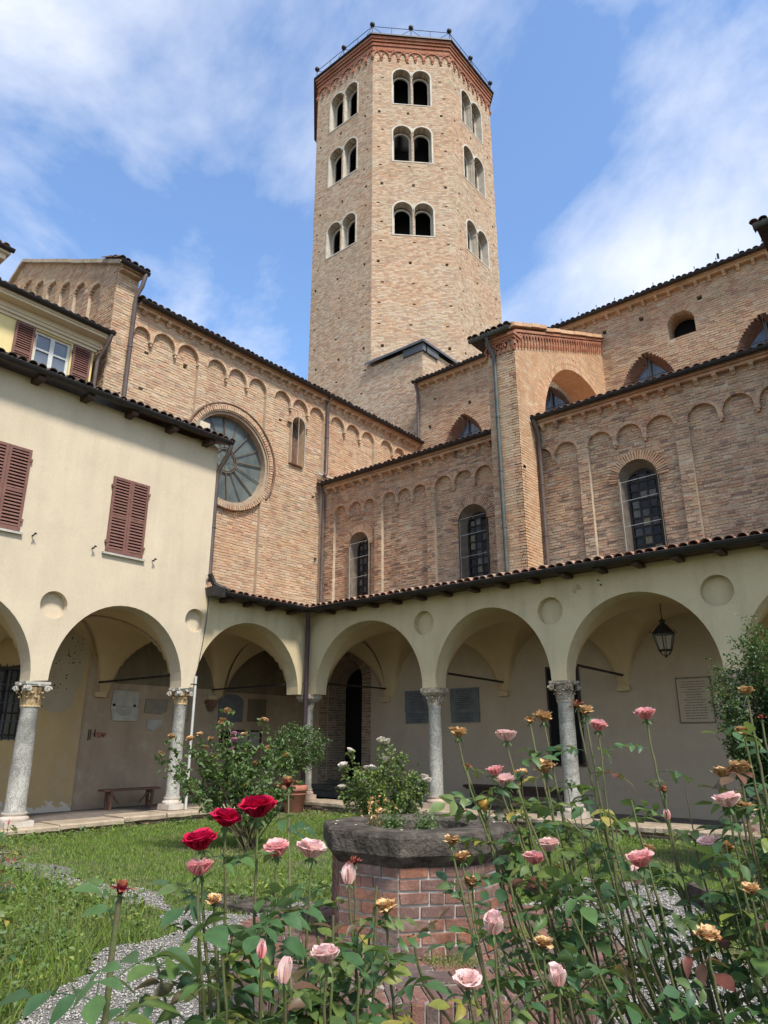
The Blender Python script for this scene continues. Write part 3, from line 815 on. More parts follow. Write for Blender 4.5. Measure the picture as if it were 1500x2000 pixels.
# ================================================================== transept
rg = random.Random(21)
transept = thing('church_transept', 'brick transept wall with round rose window and blind arches, left of the tower', 'church', (-2.85, 2, 0))
U, W, N = frame(NX); o = Vec((-2.85, 0, 0))
TG = [(-4.42, -2.2, [(-4.42, -3.9), (-3.79, -3.07), (-2.97, -2.23)]), (-1.9, .5, [(-1.88, -1.18), (-1.08, -.36), (-.25, .49)]), (.83, 3.22, [(.85, 1.57), (1.69, 2.39), (2.50, 3.22)]), (3.55, 5.99, [(3.55, 4.28), (4.40, 5.12), (5.26, 5.99)]), (6.36, 8.7, [(6.36, 7.12), (7.25, 7.9), (8.02, 8.66)])]
lom = lombard(TG, 12.60)
RC, RZ = -.75, 9.91
def reg(w):
    ints = [(-5.10, 8.80, 0.0)]
    if w > 13.45: ints = [(-5.10, -4.45, 0.0)]
    ints = lom(w, ints) if w < 13.1 else ints
    d = abs(w - RZ)
    if d < 1.68: h = math.sqrt(1.68 ** 2 - d * d); ints = cut(ints, RC - h, RC + h)
    if 10.51 < w < 12.26:
        h = arch_half(w, 11.95, .315)
        if h > 0: ints = cut(ints, 1.995 - h, 1.995 + h)
    for (y, z) in ((-3.9, 12.2), (-3.95, 11.0), (2.9, 9.6), (3.1, 7.4), (-2.6, 12.3), (1.25, 11.9)):
        if abs(w - z) < .05: ints = cut(ints, y - .07, y + .07)
    return ints
bl = []; mort = MB()
wall_skin(o, U, W, N, 5.0, 14.4, reg, bl, mort, rg, course=.083, Lr=(.16, .31), proud=(.003, .014), wav=.006)
voussoirs(o, U, W, N, RC, RZ, 1.53, .14, bl, rg, t=.085, n=.004, a0=0, a1=2 * PI, D=.2)
voussoirs(o, U, W, N, 1.995, 11.95, .32, .16, bl, rg, t=.07, n=.012)
place_bricks(transept, 'brick_transept', bl)
# gable end facing left
U2, W2, N2 = frame(NY); o2 = Vec((0, -5.10, 0))
def rake(x): return 14.62 + .49 * (-x - 3.2) if x > -9.75 else 17.82 - .49 * (-x - 9.75)
def reg2(w):
    l, r_ = -15.5, -2.86
    xr = -3.2 - (w - 14.62) / .49
    if w > 14.62: r_ = min(r_, xr); l = max(l, -9.75 - (17.82 - w) / .49)
    if r_ <= l: return []
    ints = [(l, r_, 0.0)]
    for i in range(8):
        c = -4.1 - i * 1.02; sp = rake(c) - 1.05
        if sp - .8 < w < sp + .34:
            h = arch_half(w, sp, .34)
            if h > 0: ints = recess(ints, c - h, c + h, .10)
    return ints
bl2 = []
wall_skin(o2, U2, W2, N2, 10.5, 17.9, reg2, bl2, mort, rg, course=.083, Lr=(.16, .30), proud=(.003, .014), wav=.006)
for i in range(8):
    c = -4.1 - i * 1.02; voussoirs(o2, U2, W2, N2, c, rake(c) - 1.05, .34, .10, bl2, rg, t=.07)
place_bricks(transept, 'brick_nave', bl2, limit=0, rest='gable_brickwork')
mort.build('mortar_wall', 'mortar', transept)
lombard_rings(transept, o, U, W, N, TG, 12.60, 'brick_transept', rg)
cp = MB()
for (xa, xb) in ((-2.55, -9.75), (-9.75, -15.5)):
    za = rake(xa) if xa > -9.75 else 17.82; zb = rake(xb)
    k = 9
    for i in range(k):
        a = xa + (xb - xa) * i / k; b_ = xa + (xb - xa) * (i + .97) / k
        f = lambda x: (17.82 - .49 * abs(x + 9.75))
        j = rg.uniform(-.012, .012)
        cp.add([Vec((x, y, f(x) + dz + j)) for x in (a, b_) for y in (-5.24, -4.7) for dz in (-.02, .11)], [(0, 1, 3, 2), (4, 6, 7, 5), (0, 4, 5, 1), (2, 3, 7, 6), (0, 2, 6, 4), (1, 5, 7, 3)], rg.random())
cp.build('gable_coping', 'stone_curb', transept)
# rose window
plain_mat('rose_ring', (.38, .29, .205), (.29, .215, .15), 6, .9, .4, 50, .15)
rw = MB()
rw.band(o, U, W, N, RC, RZ, 1.41, 1.489, -.36, -.06, 0, 2 * PI, 64)
rw.band(o, U, W, N, RC, RZ, 1.49, 1.53, -.36, -.005, 0, 2 * PI, 64)
rose = rw.build('rose_window', 'rose_ring', transept)
lab = MB(); lab.tube([o + U * (RC + 1.74 * math.cos(a)) + W * (RZ + 1.74 * math.sin(a)) + N * .03 for a in [rad(-35 + 200 * i / 50) for i in range(51)]], .035, 8)
lab.build('label_moulding', 'brick_dark', rose)
gl = MB(); gl.add([o + U * (RC + 1.42 * math.cos(2 * PI * i / 48)) + W * (RZ + 1.42 * math.sin(2 * PI * i / 48)) + N * -.30 for i in range(48)], [tuple(range(48))])
gl.build('pane', 'glass_rose', rose)
HC, HZ = RC - .02, RZ - .02
for i in range(16):
    a = 2 * PI * (i + .3) / 16; sp_ = MB()
    p0 = o + U * (HC + .42 * math.cos(a)) + W * (HZ + .42 * math.sin(a)) + N * -.26
    p1 = o + U * (HC + 1.43 * math.cos(a)) + W * (HZ + 1.43 * math.sin(a)) + N * -.26
    sp_.tube([p0, p1], .020 if i % 2 == 0 else .014, 6); sp_.build('spoke', 'bark', rose)
hb = MB()
for r_ in (.42, .36):
    hb.tube([o + U * (HC + r_ * math.cos(2 * PI * i / 32)) + W * (HZ + r_ * math.sin(2 * PI * i / 32)) + N * -.26 for i in range(33)], .017, 6, cap=False)
for i in range(8):
    a = 2 * PI * i / 8; hb.tube([o + U * HC + W * HZ + N * -.26, o + U * (HC + .36 * math.cos(a)) + W * (HZ + .36 * math.sin(a)) + N * -.26], .008, 5)
hb.build('hub', 'bark', rose)
# slit window
sl = MB(); tunnel(sl, o, U, W, N, 1.995, 10.51, 11.95, .314, .0, -.42, 14); sw = sl.build('slit_window', 'brick_nave', transept)
sb = MB(); sb.add(arch_poly(o, U, W, N, 1.995, 10.51, 11.95, .314, -.40), [tuple(range(19))]); sb.build('back_wall', 'brick_dark', sw)
wr = MB(); wr.tube([o + U * 1.995 + N * .01 + W * 10.5, o + U * 1.995 + N * .01 + W * 12.25], .008, 5)
pl = [o + U * (1.995 - .31) + N * .012 + W * 10.5] + [o + U * (1.995 - .31 * math.cos(PI * i / 12)) + W * (11.95 + .31 * math.sin(PI * i / 12)) + N * .012 for i in range(13)] + [o + U * (1.995 + .31) + N * .012 + W * 10.5]
wr.tube(pl, .009, 5); wr.build('wire_frame', 'pipe_white', sw)
eave(transept, o, U, W, N, -4.42, 8.78, 13.46, .30, None, 3, 'tile_dark', rg, brick='brick_transept', cstep=.40, slope=.45, gz=-.01)
rs = MB()
rs.add([Vec((-2.6, -4.45, 13.52)), Vec((-2.6, 8.9, 13.52)), Vec((-9.75, 8.9, 16.8)), Vec((-9.75, -4.9, 17.6)), Vec((-15.5, -4.9, 14.6)), Vec((-15.5, 8.9, 14.1)), Vec((-9.75, -4.9, 16.8)), Vec((-2.6, -4.45, 13.5))],
       [(0, 1, 2, 6), (3, 2, 5, 4)])
rs.build('roof', 'tile_dark', transept)
# little roof over the raised end pier
ep = MB(); gutter(ep, Vec((-2.5, -5.25, 14.35)), Vec((-2.5, -4.35, 14.35))); ep.build('gutter', 'metal_dark', transept)
tile_roof(transept, 'tile_dark', Vec((-2.52, -5.2, 14.42)), Vec((-2.52, -4.35, 14.42)), Vec((-1, 0, .45)), 3, rg=rg)
eb = MB(); eb.box((-2.75, -4.78, 14.33), (.36, .66, .07)); eb.box((-2.80, -4.78, 14.24), (.28, .64, .07)); eb.build('cornice', 'brick_nave', transept)
downpipe(transept, [(-2.5, -4.45, 14.3), (-2.55, -4.5, 13.9), (-2.72, -4.55, 13.6), (-2.72, -4.55, 8.8)], .06)
downpipe(transept, [(-2.55, 3.27, 13.44), (-2.72, 3.27, 13.2), (-2.72, 3.27, 10.6), (-2.68, 3.2, 10.45), (-2.6, 3.05, 10.35)], .058)

# ================================================================== aisle
rg = random.Random(31)
aisle = thing('church_aisle', 'low brick aisle wall with blind arches and three barred round headed windows', 'church', (5, 3.3, 0))
U, W, N = frame(NY); o = Vec((0, 3.30, 0))
AG = [(-2.32, -.5, [(-2.30, -1.76), (-1.64, -1.08), (-.98, -.50)]), (-.2, 1.59, [(-.18, .38), (.46, .99), (1.07, 1.58)]), (1.88, 3.96, [(1.90, 2.55), (2.64, 3.28), (3.36, 3.96)]), (5.0, 6.56, [(5.22, 5.83), (5.91, 6.56)]), (6.85, 9.08, [(6.86, 7.53), (7.64, 8.30), (8.41, 9.08)]), (9.40, 11.7, [(9.41, 10.09), (10.20, 10.88), (11.0, 11.68)]), (12.0, 13.8, [(12.0, 12.6), (12.7, 13.3)])]
ASP = 8.93
lom = lombard(AG, ASP)
plain_mat('jamb_plaster', (.20, .165, .125), (.14, .115, .09), 5, .9, .4, 40, .1)
AW = [(-1.19, .42, 7.68), (3.20, .46, 7.66), (8.05, .48, 7.78)]
def reg(w):
    ints = [(-2.85, 13.8, 0.0)]
    if w < 9.45: ints = lom(w, ints)
    for (c, r_, sp) in AW:
        h = arch_half(w, sp, r_ + .01)
        if h > 0: ints = cut(ints, c - h, c + h)
    return ints
bl = []; mort = MB()
wall_skin(o, U, W, N, 5.0, 9.98, reg, bl, mort, rg, course=.074, Lr=(.13, .30), proud=(.002, .022), wav=.010)
for (c, r_, sp) in AW: voussoirs(o, U, W, N, c, sp, r_ + .005, .27, bl, rg, t=.062, n=-.06, D=.1)
place_bricks(aisle, 'brick_aisle', bl)
mort.build('mortar_wall', 'mortar', aisle)
lombard_rings(aisle, o, U, W, N, AG, ASP, 'brick_aisle', rg)
for wi, (c, r_, sp) in enumerate(AW):
    b = MB(); ri = r_ - .10
    # splayed jamb from the face to the frame
    pts = lambda r, n, s=sp: [(c - r, 5.4)] + [(c - r * math.cos(PI * i / 16), s + r * math.sin(PI * i / 16)) for i in range(17)] + [(c + r, 5.4)]
    A_ = [o + U * u + W * w + N * -.07 for u, w in pts(r_ + .01, 0)]; B_ = [o + U * u + W * w + N * -.36 for u, w in pts(ri, 0, sp - .05)]
    k = len(A_); b.add(A_ + B_, [(i, i + 1, k + i + 1, k + i) for i in range(k - 1)])
    A2 = [o + U * u + W * w + N * .005 for u, w in pts(r_ + .012, 0)]
    b.add(A2 + A_, [(i, i + 1, k + i + 1, k + i) for i in range(k - 1)])
    win = b.build('window', 'jamb_plaster', aisle)
    fr = MB(); fr.band(o, U, W, N, c, sp - .05, ri - .045, ri + .005, -.37, -.32, 0, PI, 16)
    for s in (-1, 1): fr.obox(o, U, W, N, c + s * (ri - .02) - .025, c + s * (ri - .02) + .025, 5.4, sp - .05, -.37, -.32)
    cw = (ri - .05) * 2 / 3
    for u in (c - cw / 2, c + cw / 2): fr.obox(o, U, W, N, u - .022, u + .022, 5.4, sp + ri - .11, -.37, -.325)
    zr = 5.45
    rows = []
    while zr < sp + ri - .05: rows.append(zr); zr += .235
    for z in rows:
        h = (ri - .02) if z < sp - .05 else math.sqrt(max(.001, (ri - .02) ** 2 - (z - sp + .05) ** 2))
        fr.obox(o, U, W, N, c - h, c + h, z - .02, z + .02, -.368, -.327)
    fr.build('frame', 'iron', win)
    for z in rows:
        for q in (-1, 0, 1):
            zz0, zz1 = z + .02, z + .215; cu = c + q * cw; hw = cw / 2 - .022
            if zz0 > sp - .1:
                lim = math.sqrt(max(0, (ri - .04) ** 2 - (zz0 - sp + .05) ** 2))
                if q == 0: zz1 = min(zz1, sp - .05 + ri - .06)
                elif lim < cw * .6: continue
                else: hw = min(hw, (lim - cw * .5) / 2); cu = c + q * (cw * .5 + hw); zz1 = min(zz1, zz0 + .15)
            if zz1 < zz0 + .03: continue
            p = MB(); p.obox(o, U, W, N, cu - hw, cu + hw, zz0, zz1, -.375, -.352 + rg.uniform(-.004, .004), rg.random())
            p.build('pane', 'pane_old', win)
    bk = MB(); bk.obox(o, U, W, N, c - ri, c + ri, 5.4, sp + ri - .05, -.5, -.39); bk.build('backing', 'dark_void', win)
    wrr = MB()
    for z in (5.95, 6.6, 7.25, 7.75):
        wrr.tube([o + U * (c - r_ + .02) + W * z + N * -.02, o + U * (c + r_ - .02) + W * (z + .03) + N * -.02], .006, 5)
    wrr.tube([o + U * (c - r_ + .03) + W * 5.5 + N * -.01, o + U * (c - r_ + .03) + W * sp + N * -.01], .006, 5)
    wrr.build('wire', 'pipe_white', win)
eave(aisle, o, U, W, N, -2.82, 4.50, 9.99, .32, None, 3, 'tile_clay', rg, brick='brick_aisle', cstep=.41, slope=.33, gz=.02)
eave(aisle, o, U, W, N, 5.46, 13.8, 9.99, .32, None, 3, 'tile_clay', rg, brick='brick_aisle', cstep=.41, slope=.33, gz=.02)
rs = MB()
for (a, b_) in ((-2.84, 4.5), (5.46, 13.8)):
    rs.add([Vec((a, 3.1, 10.06)), Vec((b_, 3.1, 10.06)), Vec((b_, 8.8, 11.9)), Vec((a, 8.8, 11.9))], [(0, 1, 2, 3)])
rs.add([Vec((4.5, 4.0, 10.36)), Vec((5.46, 4.0, 10.36)), Vec((5.46, 8.8, 11.9)), Vec((4.5, 8.8, 11.9))], [(0, 1, 2, 3)])
rs.build('roof', 'tile_clay', aisle)
fl = MB(); fl.obox(Vec((-2.85, 0, 0)), *frame(NX), 3.0, 8.7, 10.45, 10.5, 0, .05); fl.build('flashing', 'pipe_white', aisle)
downpipe(aisle, [(-2.72, 2.98, 10.02), (-2.74, 3.12, 9.8), (-2.74, 3.19, 9.6), (-2.74, 3.19, 5.3)], .055)
downpipe(aisle, [(5.52, 2.98, 10.02), (5.54, 3.1, 9.8), (5.54, 3.19, 9.6), (5.54, 3.19, 5.3)], .055)

# ================================================================== nave
rg = random.Random(41)
nave = thing('church_nave', 'high brick nave wall above the aisle roof, with pointed windows half hidden by the tiles', 'church', (6, 8.8, 0))
o = Vec((0, 8.80, 0))
LAN = [-.53, 3.20, 6.90, 10.55]
def lanc(w, b=.95, H=1.57, s=12.65, x=0):
    Rr = (H * H + b * b) / (2 * b)
    if w < s: return b + x
    d = (Rr + x) ** 2 - (w - s) ** 2
    return max(0, math.sqrt(d) - (Rr - b)) if d > 0 else 0
def reg(w):
    ints = [(-2.85, 15.5, 0.0)]
    for c in LAN:
        h = lanc(w)
        if h > 0: ints = cut(ints, c - h, c + h)
    if 14.38 < w:
        h = arch_half(w, 14.85, .44)
        if h > 0: ints = cut(ints, 8.18 - h, 8.18 + h)
    for (x, z) in ((5.59, 15.51), (6.92, 15.52), (8.87, 15.51), (-1.9, 15.3), (-.2, 13.2 + 1.4), (11.2, 15.5), (-2.2, 14.1)):
        if abs(w - z) < .06: ints = cut(ints, x - .08, x + .08)
    return ints
bl = []; mort = MB()
wall_skin(o, U, W, N, 11.7, 16.2, reg, bl, mort, rg, course=.083, Lr=(.15, .31), proud=(.003, .018), wav=.007)
voussoirs(o, U, W, N, 8.18, 14.85, .44, .24, bl, rg, t=.07)
place_bricks(nave, 'brick_nave', bl)
mort.build('mortar_wall', 'mortar', nave)
for c in LAN:
    n = 12
    def outline(x, nn):
        pts = []
        zt = 12.65 + 1.57
        for i in range(n + 1):
            w = 12.0 + (zt - 12.0) * i / n; pts.append((c - max(0, lanc(w, x=x)), w))
        for i in range(n - 1, -1, -1):
            w = 12.0 + (zt - 12.0) * i / n; pts.append((c + max(0, lanc(w, x=x)), w))
        return [o + U * u + W * w + N * nn for u, w in pts]
    A_ = outline(0.0, .01); B_ = outline(-.22, -.45); k = len(A_)
    b = MB(); b.add(A_ + B_, [(i, i + 1, k + i + 1, k + i) for i in range(k - 1)]); win = b.build('lancet_window', 'brick_dark', nave)
    g = MB(); g.add(outline(-.20, -.43), [tuple(range(k))]); g.build('pane', 'glass_blue', win)
    m = MB(); m.obox(o, U, W, N, c - .04, c + .04, 12, 14.1, -.42, -.33)
    for s in (-1, 1): m.tube([o + U * (c + s * .02) + W * 13.5 + N * -.37, o + U * (c + s * .28) + W * 13.15 + N * -.37, o + U * (c + s * .36) + W * 12.6 + N * -.37], .025, 6)
    m.build('mullion', 'lead_grey', win)
    w_ = MB(); w_.tube([o + U * (c - .85) + W * 13.25 + N * .03, o + U * (c + .85) + W * 13.25 + N * .03], .012, 5); w_.tube([o + U * c + W * 12.6 + N * .03, o + U * c + W * 14.2 + N * .03], .010, 5)
    w_.build('tie_bar', 'iron', win)
b = MB(); tunnel(b, o, U, W, N, 8.18, 14.38, 14.85, .439, 0, -.7, 16); q = b.build('oculus_opening', 'brick_nave', nave)
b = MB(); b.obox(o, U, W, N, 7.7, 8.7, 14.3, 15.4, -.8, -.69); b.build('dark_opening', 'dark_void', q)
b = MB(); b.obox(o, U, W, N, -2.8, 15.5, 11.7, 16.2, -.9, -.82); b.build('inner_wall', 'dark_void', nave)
eave(nave, o, U, W, N, -2.82, 15.4, 16.22, .34, None, 2, 'tile_dark', rg, brick='brick_nave', cstep=.44, slope=.3, gz=.0)
rs = MB(); rs.add([Vec((-2.85, 8.55, 16.28)), Vec((15.5, 8.55, 16.28)), Vec((15.5, 13.5, 17.7)), Vec((-2.85, 13.5, 17.7))], [(0, 1, 2, 3)]); rs.build('roof', 'tile_dark', nave)
downpipe(nave, [(-2.70, 8.48, 16.22), (-2.72, 8.6, 16.0), (-2.72, 8.69, 15.8), (-2.72, 8.69, 13.5)], .06)
sp_ = MB()
for i in range(14): sp_.box((3.5 + i * .68, 8.42, 16.44), (.02, .02, .10))
sp_.box((9.7, 8.4, 16.5), (.06, .06, .18)); sp_.build('gutter_clip', 'metal_dark', nave)

# ================================================================== flying buttresses
def buttress(x0, label, limit, rg):
    x1 = x0 + .86; sl = .42
    t = thing('flying_buttress', label, 'buttress', (x0 + .43, 3.0, 0), None)
    bl = []; bl2 = []; mort = MB()
    U, W, N = frame(NY); o = Vec((0, 2.32, 0))
    wall_skin(o, U, W, N, 5.0, 12.05, lambda w: [(x0, x1, 0.0)], bl2, mort, rg, course=.077, Lr=(.15, .29), proud=(.002, .008), wav=.004)
    Ux, Wx, Nx = frame(NX); ox = Vec((x1, 0, 0))
    CY, CZ, CR = 6.78, 10.06, 2.90
    def reg(w):
        lo = 2.32 if w < 12.3 else 2.32 + max(0, (w - 12.45) / sl)
        hi = 8.79
        ints = [(lo, hi, 0.0)] if lo < hi else []
        if abs(w - CZ) < CR + .38:
            d = abs(w - CZ); h = math.sqrt((CR + .38) ** 2 - d * d) if w > CZ else CR + .38
            ints = cut(ints, CY - h, min(8.8, CY + h))
        elif w < CZ: ints = cut(ints, CY - CR - .38, 8.8)
        if w < 9.6: ints = [(2.32, 3.28, 0.0)]
        return ints
    mort2 = MB()
    wall_skin(ox, Ux, Wx, Nx, 5.0, 15.1, reg, bl, mort2, rg, course=.077, Lr=(.17, .27), proud=(.002, .006), wav=.002, depth=.2)
    voussoirs(ox, Ux, Wx, Nx, CY, CZ, CR, .185, bl, rg, t=.075, n=.004, a0=rad(46), a1=rad(182))
    voussoirs(ox, Ux, Wx, Nx, CY, CZ, CR + .192, .185, bl, rg, t=.075, n=.004, a0=rad(48), a1=rad(182))
    place_bricks(t, 'brick_pier', bl, limit=limit)
    place_bricks(t, 'brick_nave', bl2, limit=0, rest='front_brickwork')
    mort.build('mortar_front', 'mortar', t); mort2.build('mortar_side', 'mortar', t)
    # solid body, soffit and left side
    b = MB()
    seg = 20
    arc = [(CY + CR * math.cos(rad(46 + 136 * i / seg)), CZ + CR * math.sin(rad(46 + 136 * i / seg))) for i in range(seg + 1)]
    vs = [Vec((xx, y, z)) for (y, z) in arc for xx in (x0 + .003, x1 - .002)]
    b.add(vs, [(2 * i, 2 * i + 1, 2 * i + 3, 2 * i + 2) for i in range(seg)])
    b.build('soffit', 'brick_pier', t)
    b = MB()
    out = [(3.85, 5.0), (3.85, 10.0)] + [a for a in arc[::-1]] + [(8.79, 12.1), (8.79, 15.1), (4.05, 13.1), (2.45, 12.5), (2.45, 5.0)]
    # outline left cheek (thin plate) and ring plate behind the voussoirs
    for i in range(seg):
        (y0, z0), (y1, z1) = arc[i], arc[i + 1]
        e = 1.14
        q = lambda y, z: (CY + (y - CY) * e, CZ + (z - CZ) * e)
        b.add([Vec((x1 - .012, *a)) for a in ((y0, z0), (y1, z1), q(y1, z1), q(y0, z0))], [(0, 1, 2, 3)])
        zt = lambda y: 12.55 + sl * (y - 2.45)
        b.add([Vec((x0, *a)) for a in ((y0, z0), (y1, z1), (y1, max(z1 + .02, zt(y1))), (y0, max(z0 + .02, zt(y0))))], [(0, 1, 2, 3)])
    b.add([Vec((x0, 2.34, 5)), Vec((x0, 3.9, 5)), Vec((x0, 3.9, 13.0)), Vec((x0, 2.34, 12.1))], [(0, 1, 2, 3)])
    b.build('cheek', 'mortar', t)
    # interlaced arch frieze, front and side
    f = MB()
    spx = .86 / 3
    for i in range(3):
        f.band(o, U, W, N, x0 + (i + .5) * spx, 12.10, .17, .215, -.02, .06 + .015 * (i % 2), 0, PI, 10, rg.random())
        f.band(o, U, W, N, x0 + (i + .0) * spx, 12.10, .17, .215, -.02, .05, 0, PI if i else PI / 2, 10, rg.random())
    for i in range(7):
        f.obox(o, U, W, N, x0 + i * spx / 2 - .03, x0 + i * spx / 2 + .03, 11.93, 12.10, -.02, .06, rg.random())
    f.obox(o, U, W, N, x0 - .0, x1 + .06, 12.30, 12.38, -.3, .08, rg.random()); f.obox(o, U, W, N, x0 - .0, x1 + .09, 12.38, 12.46, -.3, .12, rg.random())
    Us = (Ux + Z * sl).normalized(); n = 34; L = (8.74 - 2.36)
    for i in range(n + 1):
        y = 2.36 + L * i / n; zb = 12.02 + (y - 2.35) * sl * .995
        oo = ox + Ux * y + Z * zb
        f.obox(oo, Us, W, Nx, -.022, .022, .06, .44, 0, .055, rg.random())
        f.obox(oo, Us, W, Nx, -.04, .04, .0, .10, 0, .06, rg.random())
        if i < n:
            f.band(oo + Us * (L / n / 2 * 1.085), Us, W * 2.0, Nx, 0, .12, .075, .105, 0, .06, 0, PI, 8, rg.random())
    f.obox(ox + Ux * 2.30 + Z * (12.02 - .02), Us, W, Nx, 0, (8.79 - 2.3) * 1.083, .47, .55, -.2, .08, rg.random())
    f.build('interlaced_arch_frieze', 'brick_cornice', t)
    c = MB(); k = 13
    for i in range(k):
        y0 = 2.2 + 6.58 * i / k; y1 = 2.2 + 6.58 * (i + .98) / k; zz = 12.62 + (y0 - 2.3) * sl + (.07 if y0 < 4.0 else 0); z1 = zz + (y1 - y0) * sl
        j = rg.uniform(-.012, .012)
        c.add([Vec((x, y, z + dz + j)) for x in (x0 - .05, x1 + .14 + rg.uniform(-.015, .01)) for (y, z) in ((y0, zz), (y1, z1)) for dz in (-.03, .085)], [(0, 1, 3, 2), (4, 6, 7, 5), (0, 4, 5, 1), (2, 3, 7, 6), (0, 2, 6, 4), (1, 5, 7, 3)], rg.random())
    c.build('coping', 'brick_pier', t)
    g = MB(); gutter(g, Vec((x0 - .40, 2.02, 12.52)), Vec((x1 + .06, 2.02, 12.52))); g.build('gutter', 'metal_green', t)
    tile_roof(t, 'tile_dark', Vec((x0 - .38, 2.04, 12.6)), Vec((x1 + .04, 2.04, 12.6)), Vec((0, 1, sl)), 4, rg=rg)
    lp = MB(); lp.box((x0 - .16, 3.0, 12.47), (.38, 1.9, .07)); lp.build('eave_board', 'metal_dark', t)
    return t
but = buttress(4.56, 'orange brick flying buttress with a lace-like frieze, standing against the church aisle', 300, random.Random(51))
downpipe(but, [(4.72, 2.02, 12.45), (4.74, 2.12, 12.2), (4.80, 2.24, 11.95), (4.83, 2.24, 11.6), (4.87, 2.24, 5.3)], .055, 'metal_green')
but2 = buttress(12.10, 'second flying buttress at the right edge, only its roof corner in view', 0, random.Random(52))
from mathutils.geometry import tessellate_polygon
# ================================================================== cloister
FZ = 0.03
SPR = 2.74
class Arch:
    def __init__(s, c0, c1, w0, w1, spring, top):
        s.a = c0 + w0; s.b = c1 - w1; s.c = (s.a + s.b) / 2; s.r = (s.b - s.a) / 2; s.sp = spring; s.h = top - spring
    def z(s, u):
        t = (u - s.c) / s.r
        return s.sp + s.h * math.sqrt(max(0, 1 - t * t)) if abs(t) < 1 else s.sp
def bottom_profile(arches, u0, u1, n=28):
    pts = []
    for A in arches:
        for i in range(n + 1):
            a = PI - PI * i / n
            pts.append((A.c + A.r * math.cos(a), A.sp + A.h * math.sin(a)))
    pts = [p for p in pts if u0 < p[0] < u1]
    def zat(u):
        for A in arches:
            if A.a < u < A.b: return A.z(u)
        return min(arches, key=lambda A: abs(A.c - u)).sp
    return [(u0, zat(u0))] + pts + [(u1, zat(u1))]
def arcade_wall(parent, name, mat, o, U, N, arches, u0, u1, ztop, tondi, thick=.42, tr=.285):
    W = Z
    prof = bottom_profile(arches, u0, u1)
    outer = [Vec((u, z, 0)) for u, z in prof] + [Vec((u1, ztop, 0)), Vec((u0, ztop, 0))]
    loops = [outer]
    for (tu, tz) in tondi:
        loops.append([Vec((tu + tr * math.cos(2 * PI * i / 32), tz + tr * math.sin(2 * PI * i / 32), 0)) for i in range(32)])
    tris = tessellate_polygon(loops)
    flat = [p for l in loops for p in l]
    b = MB()
    vs = [o + U * p.x + W * p.y for p in flat]
    def orient(t, v, want):
        a, c, d = (v[i] for i in t); nn = (c - a).cross(d - a)
        return t if nn.dot(want) > 0 else t[::-1]
    b.add(vs, [orient(t, vs, N) for t in tris])
    vb = [o + U * p.x + W * p.y - N * thick for p in outer]
    tb = tessellate_polygon([outer]); b.add(vb, [orient(t, vb, -N) for t in tb])
    k = len(outer)
    rev = MB()
    for i in range(k):
        j = (i + 1) % k
        q = [vs[i], vs[j], vb[j], vb[i]]
        b.add(q, [(0, 1, 2, 3)], smooth=False)
    for (tu, tz) in tondi:
        fr = [o + U * (tu + tr * math.cos(2 * PI * i / 32)) + W * (tz + tr * math.sin(2 * PI * i / 32)) for i in range(32)]
        bk = [p - N * .16 for p in fr]
        b.add(fr + bk, [(i, (i + 1) % 32, 32 + (i + 1) % 32, 32 + i) for i in range(32)] + [tuple(range(32, 64))])
    return b.build(name, mat, parent)

